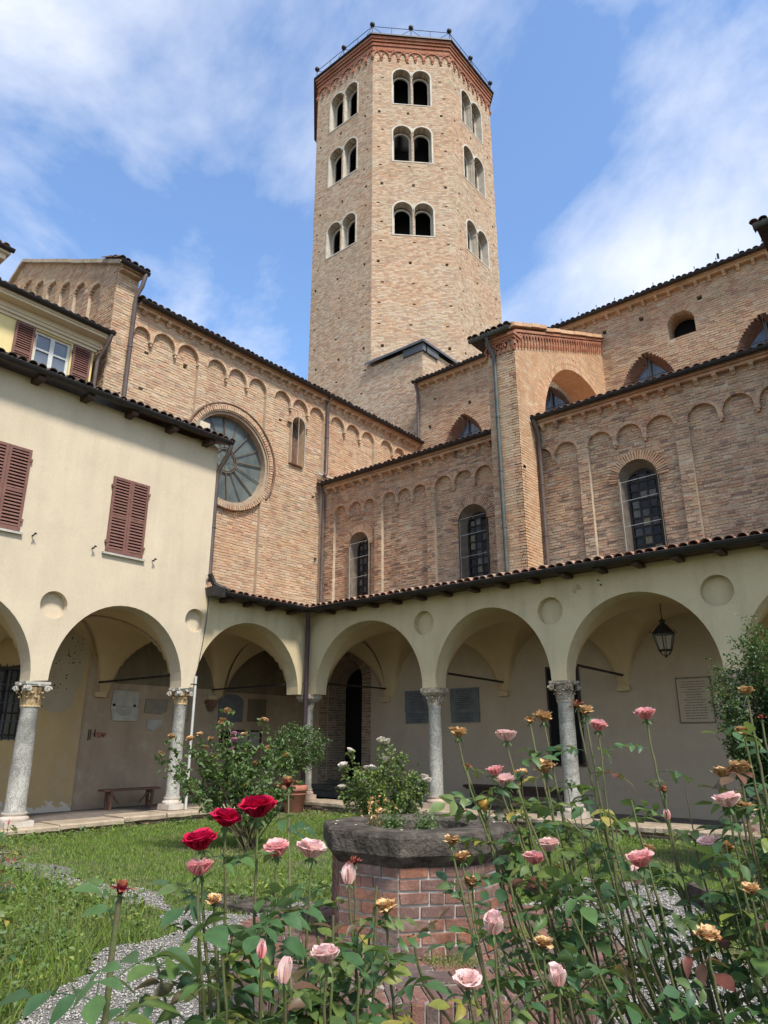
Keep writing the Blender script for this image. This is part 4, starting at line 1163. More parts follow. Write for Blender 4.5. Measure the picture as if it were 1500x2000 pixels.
# columns: shaft > base, capital
def column(parent, x, y, z0, r0, r1, zc, zt, style, lean=0):
    cap_h = zt - zc
    s = MB(); n = 28
    s.lathe((x, y, 0), [(r0 * 1.08, z0 + .24), (r0 * 1.08, z0 + .27), (r0, z0 + .30), (r0 * 1.0, z0 + 1.0), (r1, zc - .05), (r1 * 1.06, zc - .03), (r1 * 1.06, zc)], n)
    sh = s.build('column', 'granite', parent)
    b = MB(); R = r0
    b.box((x, y, z0 + .055), (R * 2.9, R * 2.9, .11))
    b.lathe((x, y, 0), [(R * 1.42, z0 + .112), (R * 1.47, z0 + .14), (R * 1.40, z0 + .17), (R * 1.22, z0 + .185), (R * 1.18, z0 + .205), (R * 1.28, z0 + .22), (R * 1.24, z0 + .245)], n)
    b.build('base', 'stone_base_pink' if style == 'block' else 'stone_base', sh)
    c = MB(); c2 = MB()
    if style == 'block':            # bell with hanging leaves and a broad abacus
        c.lathe((x, y, 0), [(r1 * 1.05, zc), (r1 * 1.15, zc + .03), (r1 * 1.02, zc + .05), (r1 * 1.05, zc + .16), (r1 * 1.35, zc + .25)], 24)
        c.box((x, y, zt - .055), (.46, .46, .11))
        c.box((x, y, zt - .13), (.40, .40, .045)); c.box((x, y, zt - .165), (.34, .34, .03))
        for i in range(8):
            a = PI / 8 + PI / 4 * i; q = Vec((math.cos(a), math.sin(a), 0)); base = Vec((x, y, zc))
            c.tube([base + q * r1 * .95 + Z * .02, base + q * r1 * 1.12 + Z * .12, base + q * r1 * 1.45 + Z * .21, base + q * r1 * 1.42 + Z * .17], .030, 5)
        c.build('capital', 'stone_capital', sh)
    else:
        gold = style == 'gold'
        c.lathe((x, y, 0), [(r1 * 1.16, zc), (r1 * 1.18, zc + .02), (r1 * 1.0, zc + .04), (r1 * 1.02, zc + cap_h * .45), (r1 * 1.22, zc + cap_h * .70), (r1 * 1.3, zc + cap_h * .78)], 24)
        base = Vec((x, y, zc))
        for row, (cnt, hh, outr) in enumerate(((8, .42, 1.42), (8, .62, 1.55))):
            for i in range(cnt):
                a = 2 * PI * (i + .5 * row) / cnt; q = Vec((math.cos(a), math.sin(a), 0)); tq = Vec((-q.y, q.x, 0))
                vs = []; H = cap_h * hh
                for (f, w, rr) in ((.05, .040, 1.04), (.4, .052, 1.10), (.75, .046, 1.20), (.95, .034, outr), (.86, .018, outr * 1.06)):
                    for sg in (-1, 0, 1):
                        vs.append(base + q * r1 * (rr + (.10 if sg == 0 else 0)) + tq * sg * w + Z * H * f)
                fs = [(3 * j + e, 3 * j + e + 1, 3 * j + e + 4, 3 * j + e + 3) for j in range(4) for e in (0, 1)]
                c.add(vs, fs, 0, False)
        cap = c.build('capital', 'stone_capital_gold' if gold else 'stone_capital', sh)
        # abacus with concave sides and corner volutes
        zA = zt - .05; hw = r1 * 1.72; out = []
        for i in range(4):
            a = PI / 4 + PI / 2 * i; a2 = a + PI / 2
            p = Vec((math.cos(a), math.sin(a), 0)) * hw * 1.3; p2 = Vec((math.cos(a2), math.sin(a2), 0)) * hw * 1.3
            for t in (.04, .25, .5, .75, .96):
                m = p.lerp(p2, t); m *= 1 - .16 * math.sin(PI * t); out.append(Vec((x, y, 0)) + m)
        c2.prism([p + Z * (zA) for p in out], Z, 0, .05)
        c2.prism([Vec((x, y, 0)) + (p - Vec((x, y, 0))) * .93 + Z * (zA - .03) for p in out], Z, 0, .031)
        for i in range(4):
            a = PI / 4 + PI / 2 * i; q = Vec((math.cos(a), math.sin(a), 0)); tq = Vec((-q.y, q.x, 0))
            cc = Vec((x, y, zA - .085)) + q * hw * 1.10
            for sg in (-1, 1):
                pts = [cc + tq * sg * .022 + q * (.058 * (1 - j / 22) * math.cos(j * .62)) + Z * (.058 * (1 - j / 22) * math.sin(j * .62)) for j in range(19)]
                c2.tube(pts, .014, 5)
            c2.tube([cc - tq * .03, cc + tq * .03], .022, 8)
            # flat volutes seen on each side
            a = PI / 2 * i; q = Vec((math.cos(a), math.sin(a), 0)); tq = Vec((-q.y, q.x, 0))
            for sg in (-1, 1):
                c3 = Vec((x, y, zA - .085)) + q * hw * .88 + tq * sg * hw * .62
                c2.tube([c3 + tq * (.055 * (1 - j / 22) * math.cos(j * .62)) * sg + Z * (.055 * (1 - j / 22) * math.sin(j * .62)) for j in range(19)], .013, 5)
            c2.tube([Vec((x, y, zA - .02)) + q * hw * .86 + Z * 0.01, Vec((x, y, zA - .01)) + q * hw * 1.0], .03, 6)
        c2.build('abacus', 'stone_capital' if not gold else 'marble_white', cap if False else sh)
    return sh

rg = random.Random(61)
arc = thing('cloister_arcade', 'shaded right hand arcade of the cloister with plastered arches on granite columns', 'arcade', (5, 0, 0))
CX = [0.05, 3.98, 7.19, 10.45, 13.75]
AR = [Arch(0.05, 3.98, .27, .18, SPR, 4.46), Arch(3.98, 7.19, .17, .16, SPR, 4.38), Arch(7.19, 10.45, .16, .16, SPR, 4.31), Arch(10.45, 13.75, .16, .16, SPR, 4.31), Arch(13.75, 17, .16, .16, SPR, 4.31)]
Ux, _, Nx_ = frame(NY)
wallR = arcade_wall(arc, 'wall', 'plaster_arcade', Vec((0, 0, 0)), Ux, NY, AR, 0.0, 17.0, 4.98, [(3.86, 4.22), (7.10, 4.14), (10.36, 4.14)])
AL0 = Arch(-3.67, -.05, .17, .24, 2.735, 4.37)
Uy = Vec((0, 1, 0))
arcL = thing('cloister_arcade', 'single cloister bay in the corner with a tiled lean-to roof under the rose window', 'arcade', (0, -1.7, 0))
ALH = [Arch(-13.7, -10.35, .17, .17, 2.66, 4.28), Arch(-10.35, -6.98, .17, .17, 2.66, 4.28), Arch(-6.98, -3.67, .17, .16, 2.69, 4.32), AL0]
arcade_wall(arcL, 'wall', 'plaster_arcade', Vec((0, 0, 0)), Uy, NX, [AL0], -3.33, -0.002, 4.98, [])
# cream house above the left arcade
house = thing('cloister_house', 'cream plastered wing over the left arcade with closed brown louvred shutters', 'house', (0, -8, 0))
arcade_wall(house, 'wall', 'plaster_cream', Vec((0, 0, 0)), Uy, NX, ALH, -17.0, -3.335, 8.62, [(-3.60, 4.23), (-6.90, 4.13), (-10.3, 4.13)], tr=.27)
b = MB(); b.obox(Vec((0, -3.335, 0)), Vec((-1, 0, 0)), Z, Vec((0, 1, 0)), .42, 2.83, 5.0, 9.4, -.3, 0)
b.add([Vec((-.0, -3.335, 8.62)), Vec((-2.83, -3.335, 8.62)), Vec((-2.83, -3.335, 9.62))], [(0, 1, 2)])
b.build('end_wall', 'plaster_cream', house)
# columns
column(arc, 3.98, .21, .20, .152, .142, 2.35, SPR, 'block')
column(arc, 7.19, .21, .20, .160, .150, 2.33, SPR, 'leaf')
column(arc, 10.45, .21, .20, .158, .148, 2.33, SPR, 'block')
column(arc, 13.75, .21, .20, .158, .148, 2.33, SPR, 'block')
column(arc, .02, -.0 + .10, .20, .125, .118, 2.42, SPR, 'block')
column(house, -.21, -3.67, .20, .143, .130, 2.36, 2.72, 'gold')
column(house, -.21, -6.98, .12, .178, .156, 2.20, 2.66, 'gold')
column(house, -.21, -10.35, .12, .205, .185, 2.20, 2.66, 'gold')

# vaults
def vault(parent, x0, x1, y0, y1, axis, A, depth0, depth1, gap=.14, name='vault', sp=SPR, mat='plaster_vault', gh=None):
    """groin vault over a bay. axis 'x': the arcade runs along x"""
    n = 36; b = MB(); vs = []
    c2 = (depth0 + depth1) / 2; r2 = abs(depth1 - depth0) / 2 - .05; h2 = gh if gh else A.h * .98
    us = [x0 + (x1 - x0) * i / n for i in range(n + 1)] if axis == 'x' else [y0 + (y1 - y0) * i / n for i in range(n + 1)]
    vv = [depth0 + (depth1 - depth0) * j / n for j in range(n + 1)]
    r1 = A.r + .012
    def zf(u, v):
        t = (u - A.c) / r1; f = sp + A.h * math.sqrt(max(0, 1 - t * t)) if abs(t) < 1 else sp
        s = (v - c2) / r2; g = sp + h2 * math.sqrt(max(0, 1 - s * s)) if abs(s) < 1 else sp
        return max(f, g) + .012
    # refine sampling near the springings
    for u in us:
        for v in vv:
            z = zf(u, v)
            vs.append(Vec((u, v, z)) if axis == 'x' else Vec((v, u, z)))
    m = n + 1
    b.add(vs, [(i * m + j, i * m + j + 1, (i + 1) * m + j + 1, (i + 1) * m + j) for i in range(n) for j in range(n)], 0, True)
    # close the short vertical cheeks at the corners
    o_ = b.build(name, mat, parent)
    return o_, zf
YB, XB = 3.30, -3.50
for i, A in enumerate(AR[:4]):
    x0, x1 = CX[i] if i else .0, CX[i + 1]
    vault(arc, x0, x1, .42, YB, 'x', A, .42, YB)
vault(arcL, None, None, -3.67, 0.0, 'y', AL0, -.42, XB)
cyc = Arch(XB, -.0, .15, .15, SPR, 4.40)
vault(arcL, XB, 0.0, 0.0, YB, 'x', cyc, .0, YB, gh=1.66)
_, zf1 = vault(house, None, None, -6.98, -3.67, 'y', ALH[2], -.42, XB, sp=2.69)
vault(house, None, None, -10.35, -6.98, 'y', ALH[1], -.42, XB, sp=2.66)
# painted borders along the groins of the left bays
def fresco(parent, A, zf, y0, y1):
    c2 = (-.42 + XB) / 2; rr = abs(XB + .42) / 2 - .05
    b = MB(); b2 = MB()
    for sy in (-1, 1):
        for sx in (-1, 1):
            for (off, wd, tgt) in ((.10, .012, b), (.24, .012, b), (.17, .11, b2)):
                pts = []
                for k in range(1, 30):
                    t = k / 30 * .985
                    v = c2 + sx * rr * t; u = A.c + sy * A.r * t
                    u1_ = u - sy * 0; 
                    for sgn in (1,):
                        pts.append((u - sy * off * 1.0, v))
                vs = []
                for (u, v) in pts:
                    for w_ in (-wd / 2, wd / 2):
                        vs.append(Vec((v, u + w_, zf(u + w_, v) - .012)))
                tgt.add(vs, [(2 * j, 2 * j + 1, 2 * j + 3, 2 * j + 2) for j in range(len(pts) - 1)])
    b.build('painted_line', 'fresco_red', parent); b2.build('painted_band', 'fresco_band', parent)
t = NT('fresco_band'); v_ = t.noise(26, 4, .8)
t.set('Base Color', t.ramp(v_, [(.40, (.42, .33, .20)), (.52, (.30, .20, .11)), (.60, (.16, .10, .06))])); t.set('Roughness', .9); t.done('fresco_band')
plain_mat('fresco_red', (.20, .055, .035), (.34, .22, .14), 30, .9, 0, stops=(.45, .6))
fresco(house, ALH[2], zf1, 0, 0)

# back walls and floor
walk = MB(); walk.box((6.7, 1.75, FZ / 2 - .01), (20.5, 3.2, FZ + .02)); walk.box((-1.75, -7.0, FZ / 2 - .01), (3.55, 20.7, FZ + .02))
o_ = walk.build('pavement', 'floor_stone', None, kind='structure')
# large floor slabs
bwR = MB()
DX, DR = -1.68, .72
# wall with the portal opening
outer = [Vec((XB, 0, 0)), Vec((DX - DR, 0, 0)), Vec((DX - DR, 3.36, 0))] + [Vec((DX - DR * math.cos(PI * i / 20), 3.36 + DR * math.sin(PI * i / 20), 0)) for i in range(1, 20)] + [Vec((DX + DR, 3.36, 0)), Vec((DX + DR, 0, 0)), Vec((17, 0, 0)), Vec((17, 4.9, 0)), Vec((XB, 4.9, 0))]
tr = tessellate_polygon([outer]); vs = [Vec((p.x, YB, p.y)) for p in outer]
bwR.add(vs, [t_ if (vs[t_[1]] - vs[t_[0]]).cross(vs[t_[2]] - vs[t_[0]]).y < 0 else t_[::-1] for t_ in tr])
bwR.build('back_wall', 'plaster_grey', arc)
bwL = MB(); bwL.add([Vec((XB, 3.3, 0)), Vec((XB, -4.22, 0)), Vec((XB, -4.22, 4.9)), Vec((XB, 3.3, 4.9))], [(0, 1, 2, 3)])
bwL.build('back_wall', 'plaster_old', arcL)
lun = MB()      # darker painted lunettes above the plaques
for (ya, yb, A) in ((-3.50, -.18, AL0), (-4.22, -3.84, ALH[2])):
    pass
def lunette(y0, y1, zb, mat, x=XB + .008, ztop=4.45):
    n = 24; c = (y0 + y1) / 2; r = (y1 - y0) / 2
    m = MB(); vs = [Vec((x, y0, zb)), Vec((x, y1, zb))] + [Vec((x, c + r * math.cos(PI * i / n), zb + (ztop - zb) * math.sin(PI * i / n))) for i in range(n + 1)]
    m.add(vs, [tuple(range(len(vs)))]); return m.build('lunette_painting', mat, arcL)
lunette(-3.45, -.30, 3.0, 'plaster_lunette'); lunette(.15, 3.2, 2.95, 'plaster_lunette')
m = MB(); n = 16
m.add([Vec((XB + .008, -4.2, 2.95)), Vec((XB + .008, -3.85, 2.95)), Vec((XB + .008, -3.85, 3.0)), Vec((XB + .008, -4.2, 3.5))], [(0, 1, 2, 3)])
ow = MB()
oy = -4.22
outer = [Vec((-17, 0, 0)), Vec((oy, 0, 0)), Vec((oy, 4.9, 0)), Vec((-17, 4.9, 0))]
hole = [Vec((-7.35, 1.62, 0)), Vec((-5.60, 1.62, 0)), Vec((-5.60, 3.22, 0)), Vec((-7.35, 3.22, 0))]
tr = tessellate_polygon([outer, hole]); fl_ = outer + hole; vs = [Vec((XB + .07, p.x, p.y)) for p in fl_]
ow.add(vs, [t_ if (vs[t_[1]] - vs[t_[0]]).cross(vs[t_[2]] - vs[t_[0]]).x > 0 else t_[::-1] for t_ in tr])
ow.add([Vec((XB, oy, 0)), Vec((XB + .07, oy, 0)), Vec((XB + .07, oy, 4.9)), Vec((XB, oy, 4.9))], [(0, 1, 2, 3)])
hb = [Vec((XB + .07, p.x, p.y)) for p in hole]; hk = [Vec((XB - .12, p.x, p.y)) for p in hole]
ow.add(hb + hk, [(i, (i + 1) % 4, 4 + (i + 1) % 4, 4 + i) for i in range(4)])
ow.build('back_wall', 'plaster_ochre', house)
# bare patch of plaster with nail holes on the ochre wall
rgp = random.Random(5)
pm = MB(); c = Vec((XB + .078, -4.95, 3.05)); pts = []
sh_ = [(-.62, 1.1), (-.55, .55), (-.62, .1), (-.35, .02), (-.30, -.22), (-.38, -.62), (-.10, -.80), (.16, -.83), (.42, -.72), (.46, -.35), (.60, -.10), (.66, .35), (.66, 1.1), (.1, 1.25)]
for i in range(len(sh_)):
    a, b_ = sh_[i], sh_[(i + 1) % len(sh_)]
    for k in range(5):
        t_ = k / 5; pts.append(c + Vec((0, a[0] + (b_[0] - a[0]) * t_ + rgp.uniform(-.025, .025), a[1] + (b_[1] - a[1]) * t_ + rgp.uniform(-.025, .025))))
tri = tessellate_polygon([pts]); pm.add(pts, [t_ if (pts[t_[1]] - pts[t_[0]]).cross(pts[t_[2]] - pts[t_[0]]).x > 0 else t_[::-1] for t_ in tri])
pp = pm.build('bare_plaster_patch', 'plaster_patch', house)
nh = MB()
for i in range(46):
    y = rgp.uniform(-.5, .55); z = rgp.uniform(-.75, 1.0)
    if z < -.2 and not -.33 < y < .4: continue
    nh.sphere(c + Vec((0, y, z)), rgp.uniform(.010, .022), 6, 4)
nh.build('nail_hole', 'dark_void', pp)
# barred window in the left walk
wn_ = MB(); wn_.box((XB - .10, -6.475, 2.42), (.04, 1.75, 1.6)); bwn = wn_.build('barred_window', 'glass_dark', house)
f = MB()
for y in (-7.33, -6.9, -6.475, -6.05, -5.62): f.box((XB - .05, y, 2.42), (.05, .05, 1.6))
for z in (1.65, 2.02, 2.42, 2.82, 3.18): f.box((XB - .055, -6.475, z), (.04, 1.72, .035 if z not in (1.65, 3.18) else .06))
f.build('frame', 'lead_grey', bwn)
f = MB()
for i in range(13): f.tube([(XB + .12, -7.33 + i * .142, 1.60), (XB + .12, -7.33 + i * .142, 3.26)], .012, 6)
for z in (1.72, 2.2, 2.68, 3.15): f.tube([(XB + .12, -7.42, z), (XB + .12, -5.55, z)], .013, 6)
f.build('grille', 'iron', bwn)
# portal in the corner bay
bl = []; rg = random.Random(71); mort = MB()
o = Vec((0, YB, 0)); U, W, N = frame(NY)
for side in (-1, 1):
    a, b_ = sorted((DX + side * DR, DX + side * (DR + .36)))
    wall_skin(o, U, W, N, .0, 3.36, lambda w: [(a, b_, .012)], bl, mort, rg, course=.075, Lr=(.12, .26), proud=(.002, .012), depth=.01, wav=.004)
voussoirs(o, U, W, N, DX, 3.36, DR, .36, bl, rg, t=.075, n=.02)
mort.band(o, U, W, N, DX, 3.36, DR, DR + .37, -.01, .010, 0, PI, 24)
# splayed reveal: left jamb bricks seen from the garden
for side in (-1, 1):
    a = Vec((DX + side * DR, YB, 0)); b_ = Vec((DX + side * DR * .9, YB + .75, 0))
    Ud = (b_ - a) if side < 0 else (a - b_); L = Ud.length; Ud.normalize(); Nd = Z.cross(Ud) * -1; st = a if side < 0 else b_
    Nd = Ud.cross(Z)
    wall_skin(st, Ud, Z, Nd, 0, 3.30, lambda w: [(0.005, L - .005, 0.0)], bl, mort, rg, course=.075, Lr=(.12, .26), proud=(.002, .010), depth=.03, wav=.004)
place_bricks(arc, 'brick_portal', bl, limit=160)
mort.build('portal_mortar', 'mortar', arc)
tn = MB(); seg = 16
A_ = [Vec((DX - DR * math.cos(PI * i / seg), YB, 3.362 + (DR + .01) * math.sin(PI * i / seg))) for i in range(seg + 1)]; B_ = [Vec((DX - DR * .9 * math.cos(PI * i / seg), YB + .75, 3.15 + DR * .9 * math.sin(PI * i / seg))) for i in range(seg + 1)]
tn.add(A_ + B_, [(i, i + 1, seg + 2 + i, seg + 1 + i) for i in range(seg)]); tn.add([Vec((DX - 1.2, YB + .01, 0)), Vec((DX - 1.2, YB + 1.1, 0)), Vec((DX - 1.2, YB + 1.1, 4.6)), Vec((DX - 1.2, YB + .01, 4.6)), Vec((DX + 1.2, YB + .01, 0)), Vec((DX + 1.2, YB + 1.1, 0)), Vec((DX + 1.2, YB + 1.1, 4.6)), Vec((DX + 1.2, YB + .01, 4.6))], [(0, 1, 2, 3), (4, 5, 6, 7), (3, 2, 6, 7), (1, 5, 6, 2)])  # soffit, plus an unseen outer box added to block light from behind
tn.build('portal_soffit_light_block', 'brick_portal', arc)
d = MB(); d.box((DX, YB + .84, 2.0), (DR * 2.2, .08, 4.2)); d.build('unlit_doorway', 'dark_void', arc)  # near-black sheet standing in for the unlit void beyond the jambs
st = MB()
st.box((DX, 2.95, .10), (2.5, .62, .19)); st.box((DX, 3.15, .27), (2.05, .40, .15)); st.box((DX, YB + .45, .38), (1.38, 1.0, .14))
st.build('step', 'steps_stone', arc)
# tie rods and wall corbels
for (x, zz) in ((3.98, 2.98), (7.19, 2.98), (10.45, 2.98)):
    b = MB(); b.box((x + .02, 1.86, zz + .10), (.045, 2.9, .045), rot=Euler((rad(-1.2), 0, 0)).to_matrix()); b.build('tie_rod', 'iron', arc)
    b = MB(); b.box((x + .02, YB - .06, SPR - .0), (.30, .12, .09)); b.box((x + .02, YB - .04, SPR + .03), (.26, .10, .12)); b.build('wall_corbel', 'plaster_vault', arc)
b = MB(); b.box((0.02, 1.86, 3.06), (.045, 2.9, .045)); b.build('tie_rod', 'iron', arc)
b = MB(); b.box((.02, YB - .06, SPR + .0), (.30, .12, .12)); b.build('wall_corbel', 'plaster_vault', arc)
for (y, par) in ((-3.84, house), (-6.98, house)):
    b = MB(); b.box((-1.95, y, 3.0), (3.1, .045, .045)); b.build('tie_rod', 'iron', par)
    b = MB(); b.box((XB + .07, y, 2.70), (.14, .30, .12)); b.build('wall_corbel', 'plaster_vault', par)
b = MB(); b.box((XB + .07, -.42, 2.76), (.16, .30, .10)); b.build('wall_corbel', 'plaster_vault', arcL)
b = MB(); b.box((XB + .10, -.42, 2.64), (.20, .36, .10)); b.box((XB + .09, -.42, 2.54), (.16, .26, .10)); b.box((XB + .07, -.42, 2.45), (.12, .16, .09)); b.build('brick_corbel', 'brick_dark', arcL)
b = MB(); b.box((-1.9, -.42, 2.99), (3.0, .04, .04)); b.build('tie_rod', 'iron', arcL)
b = MB(); b.box((-.3, -3.52, 2.9), (.3, .25, .2)); 

# low kerb wall carrying the columns
curb = MB(); rg = random.Random(81)
kerb = thing('cloister_kerb', 'low yellowish stone kerb with rough brick footing between lawn and cloister walk', 'kerb wall', (3, -1, 0))
def kerb_run(o, U, N, u0, u1, hz, skip=()):
    u = u0; foot = MB()
    while u < u1:
        L = min(rg.uniform(.55, 1.3), u1 - u)
        if L < .2: L = u1 - u
        b = MB(); h = hz(u) + rg.uniform(-.01, .012)
        n = 6; pf = rg.uniform(.30, .36)
        vs = []
        for i in range(n + 1):
            t_ = u + L * (.008 + .984 * i / n); ed = rg.uniform(-.025, .025)
            for (nn, w) in ((-.44, h - .10), (-.44, h), (pf - .03 + ed, h + rg.uniform(-.008, .006)), (pf + ed, h - .025), (pf + ed + .0, h - .085 + rg.uniform(-.01, .01)), (pf - .05, h - .11)):
                vs.append(o + U * t_ + Z * w + N * nn)
        fs = [(i * 6 + j, (i + 1) * 6 + j, (i + 1) * 6 + j + 1, i * 6 + j + 1) for i in range(n) for j in range(5)]
        fs += [(0, 1, 2, 3, 4, 5), tuple(n * 6 + j for j in (5, 4, 3, 2, 1, 0))]
        b.add(vs, fs, rg.random()); b.build('kerb_stone', 'stone_curb', kerb)
        u += L
    bl_ = []; mt = MB()
    wall_skin(o + N * .26, U, Z, N, -.10, .11, lambda w: [(u0, u1, 0)], bl_, mt, rg, course=.052, Lr=(.15, .42), proud=(.0, .03), depth=.3, wav=.006)
    return bl_, mt
hzL = lambda u: .20 - .02 * max(0, min(1, (-u - 3.5) / 3.5)) * 3
b1, m1 = kerb_run(Vec((0, 0, 0)), Uy, NX, -16.0, -.30, hzL)
b2, m2 = kerb_run(Vec((0, 0, 0)), Ux, NY, .30, 17.0, lambda u: .20)
place_bricks(kerb, 'brick_dark', b1 + b2, limit=120, name='footing_brick', rest='footing')
m1.build('mortar_bed', 'mortar', kerb); m2.build('mortar_bed', 'mortar', kerb)
cb = MB(); cb.box((-.05, .05, .08), (.8, .8, .235)); cb.build('corner_block', 'stone_base_pink', kerb)

# lean-to tiled roofs
def lean_roof(parent, A, B, S, up, tmat, rg, single, rows, limit=150, graf=0.7, N=None):
    A = Vec(A); B = Vec(B)
    s = MB(); S_ = Vec(S).normalized(); L = up
    C_ = B + S_ * L; D_ = A + S_ * L
    e = Z * -.045
    s.add([A + e, B + e, C_ + e, D_ + e, A + e * 2.2, B + e * 2.2, C_ + e * 2.2, D_ + e * 2.2], [(0, 1, 2, 3), (7, 6, 5, 4), (0, 4, 5, 1), (1, 5, 6, 2), (3, 2, 6, 7), (0, 3, 7, 4)])
    s.build('roof_boards', 'wood_dark', parent)
    tile_roof(parent, tmat, A, B, S, rows, rg=rg, single=single, limit=limit)
rg = random.Random(91)
lean_roof(arc, (.40, -.42, 4.895), (17, -.42, 4.895), (0, 1, .235), 3.8, 'tile_clay', rg, 2, 4, limit=170)
lean_roof(arcL, (.42, -3.30, 4.90), (.42, -.40, 4.90), (-1, 0, .25), 3.3, 'tile_clay', rg, 2, 4, limit=60)
# valley filler in the corner
vf = MB(); vf.add([Vec((.42, -.42, 4.89)), Vec((-2.8, -.42, 5.70)), Vec((-2.8, 3.3, 5.78)), Vec((.42, 3.3, 5.78))], [(0, 1, 2, 3)]); vf.build('valley', 'tile_clay', arc)
g = MB(); gutter(g, Vec((.50, -.50, 4.87)), Vec((17, -.50, 4.87)), .085); g.build('gutter', 'metal_dark', arc)
g = MB(); gutter(g, Vec((.50, -3.30, 4.88)), Vec((.50, -.50, 4.88)), .085); g.build('gutter', 'metal_dark', arcL)
bx = MB(); bx.box((.46, -3.42, 4.86), (.26, .34, .22)); bx.tube([(.12, -3.38, 5.35), (.14, -3.25, 5.12), (.28, -3.12, 5.02), (.42, -3.0, 4.95)], .065, 8); bx.build('gutter_box', 'metal_dark', arcL)
for i in range(22):
    b = MB(); b.box((.95 + i * .74, -.20, 4.77), (.13, .40, .07)); b.build('rafter', 'wood_dark', arc)
for i in range(4):
    b = MB(); b.box((.20, -.75 - i * .72, 4.77), (.40, .13, .07)); b.build('rafter', 'wood_dark', arcL)
fb = MB(); fb.box((8.7, -.2, 4.835), (16.6, .44, .03)); fb.build('soffit', 'wood_dark', arc)
fb = MB(); fb.box((.2, -1.85, 4.837), (.44, 2.9, .03)); fb.build('soffit', 'wood_dark', arcL)
downpipe(arc, [(.50, -.50, 4.80), (.42, -.42, 4.62), (.20, -.20, 4.52), (.155, -.155, 4.40), (.155, -.155, .15)], .062, 'pipe_brown')if 'pipe_brown' in MATS else None
# cream house: eaves, shutters
rg = random.Random(101)
g = MB(); gutter(g, Vec((.42, -17, 8.66)), Vec((.42, -3.22, 8.66)), .075); g.build('gutter', 'metal_dark', house)
fb = MB(); fb.add([Vec((.42, -17, 8.60)), Vec((.42, -3.2, 8.60)), Vec((-2.9, -3.2, 9.72)), Vec((-2.9, -17, 9.72)), Vec((.42, -17, 8.65)), Vec((.42, -3.2, 8.65)), Vec((-2.9, -3.2, 9.77)), Vec((-2.9, -17, 9.77))], [(0, 3, 2, 1), (4, 5, 6, 7), (0, 1, 5, 4), (1, 2, 6, 5)])
fb.build('roof_boards', 'wood_dark', house)
for i in range(13):
    b = MB(); b.box((.17, -3.75 - i * 1.05, 8.56), (.36, .15, .11)); b.build('rafter', 'wood_dark', house)
tile_roof(house, 'tile_dark', (.40, -17, 8.70), (.40, -3.2, 8.70), (-1, 0, .335), 5, rg=rg, limit=90)
downpipe(house, [(.42, -3.26, 8.60), (.36, -3.25, 8.42), (.02, -3.27, 8.05), (-.03, -3.28, 7.9), (-.03, -3.28, 5.2)], .055)
def shutter(parent, o, U, N, u0, u1, z0, z1, mat='shutter', nsl=24, rail=.05, tilt=1, hinge=1):
    W = Z; b = MB(); st = .055
    b.obox(o, U, W, N, u0, u0 + st, z0, z1, 0, .04); b.obox(o, U, W, N, u1 - st, u1, z0, z1, 0, .04)
    zm = z0 + (z1 - z0) * .47
    for (a, c) in ((z0, z0 + .08), (zm - .03, zm + .03), (z1 - .06, z1)): b.obox(o, U, W, N, u0 + st, u1 - st, a, c, .003, .037)
    sh = b.build('shutter', mat, parent)
    bk = MB(); bk.obox(o, U, W, N, u0 + st, u1 - st, z0 + .08, z1 - .06, -.03, .002); bk.build('shadow_gap', 'dark_void', sh)
    s = MB()
    for (a, c) in ((z0 + .08, zm - .03), (zm + .03, z1 - .06)):
        n = max(3, int(round((c - a) / .066)))
        for i in range(n):
            z = a + (i + .5) * (c - a) / n; h = (c - a) / n * .66
            vs = [o + U * u + W * (z + dz) + N * nn for u in (u0 + st, u1 - st) for (dz, nn) in ((-h * .55, .036), (-h * .55 + .008, .038), (h * .55, .012), (h * .55 - .008, .008))]
            s.add(vs, [(0, 1, 5, 4), (1, 2, 6, 5), (2, 3, 7, 6), (3, 0, 4, 7)], rg.random())
    s.build('slats', mat, sh, kind='stuff')
    h_ = MB()
    for z in (z0 + .22, z1 - .22):
        uu = u0 if hinge < 0 else u1
        h_.obox(o, U, W, N, uu - .03, uu + .03, z - .03, z + .03, .0, .05)
    h_.build('hinge', mat, sh)
    return sh
def closed_window(y0, y1, z0, z1):
    w = MB(); w.obox(Vec((0, 0, 0)), Uy, Z, NX, y0 - .06, y1 + .06, z0 - .055, z0 - .012, -.02, .065)
    win = w.build('window', 'marble_white', house)
    m = (y0 + y1) / 2
    shutter(win, Vec((.006, 0, 0)), Uy, NX, y0, m - .003, z0, z1, hinge=-1); shutter(win, Vec((.006, 0, 0)), Uy, NX, m + .003, y1, z0, z1, hinge=1)
closed_window(-6.00, -5.13, 5.39, 7.08)
closed_window(-8.66, -7.78, 5.42, 7.10)
for y in (-7.52, -6.28, -4.86, -8.9):
    h = MB(); h.tube([(0, y, 5.40), (.09, y, 5.41), (.12, y + .04, 5.43)], .012, 6); h.tube([(.09, y - .02, 5.37), (.09, y + .02, 5.45)], .014, 6)
    h.build('shutter_hook', 'iron', house)
# thin cable and white conduit by the second column
cbl = MB(); cbl.tube([(.03, -3.30, 4.86), (.035, -3.31, 4.3), (.03, -3.36, 3.8), (.04, -3.45, 3.2), (.045, -3.52, 2.95)], .008, 5); cbl.build('cable', 'iron', house)
cbl = MB(); cbl.tube([(.06, -3.50, 2.98), (.06, -3.50, .2)], .030, 8); cbl.build('conduit', 'pipe_white', house)
cbl = MB(); cbl.tube([(.05, -3.62, 2.80), (.09, -3.50, 2.80), (.09, -3.42, 2.80)], .014, 6); cbl.build('clamp', 'iron', house)

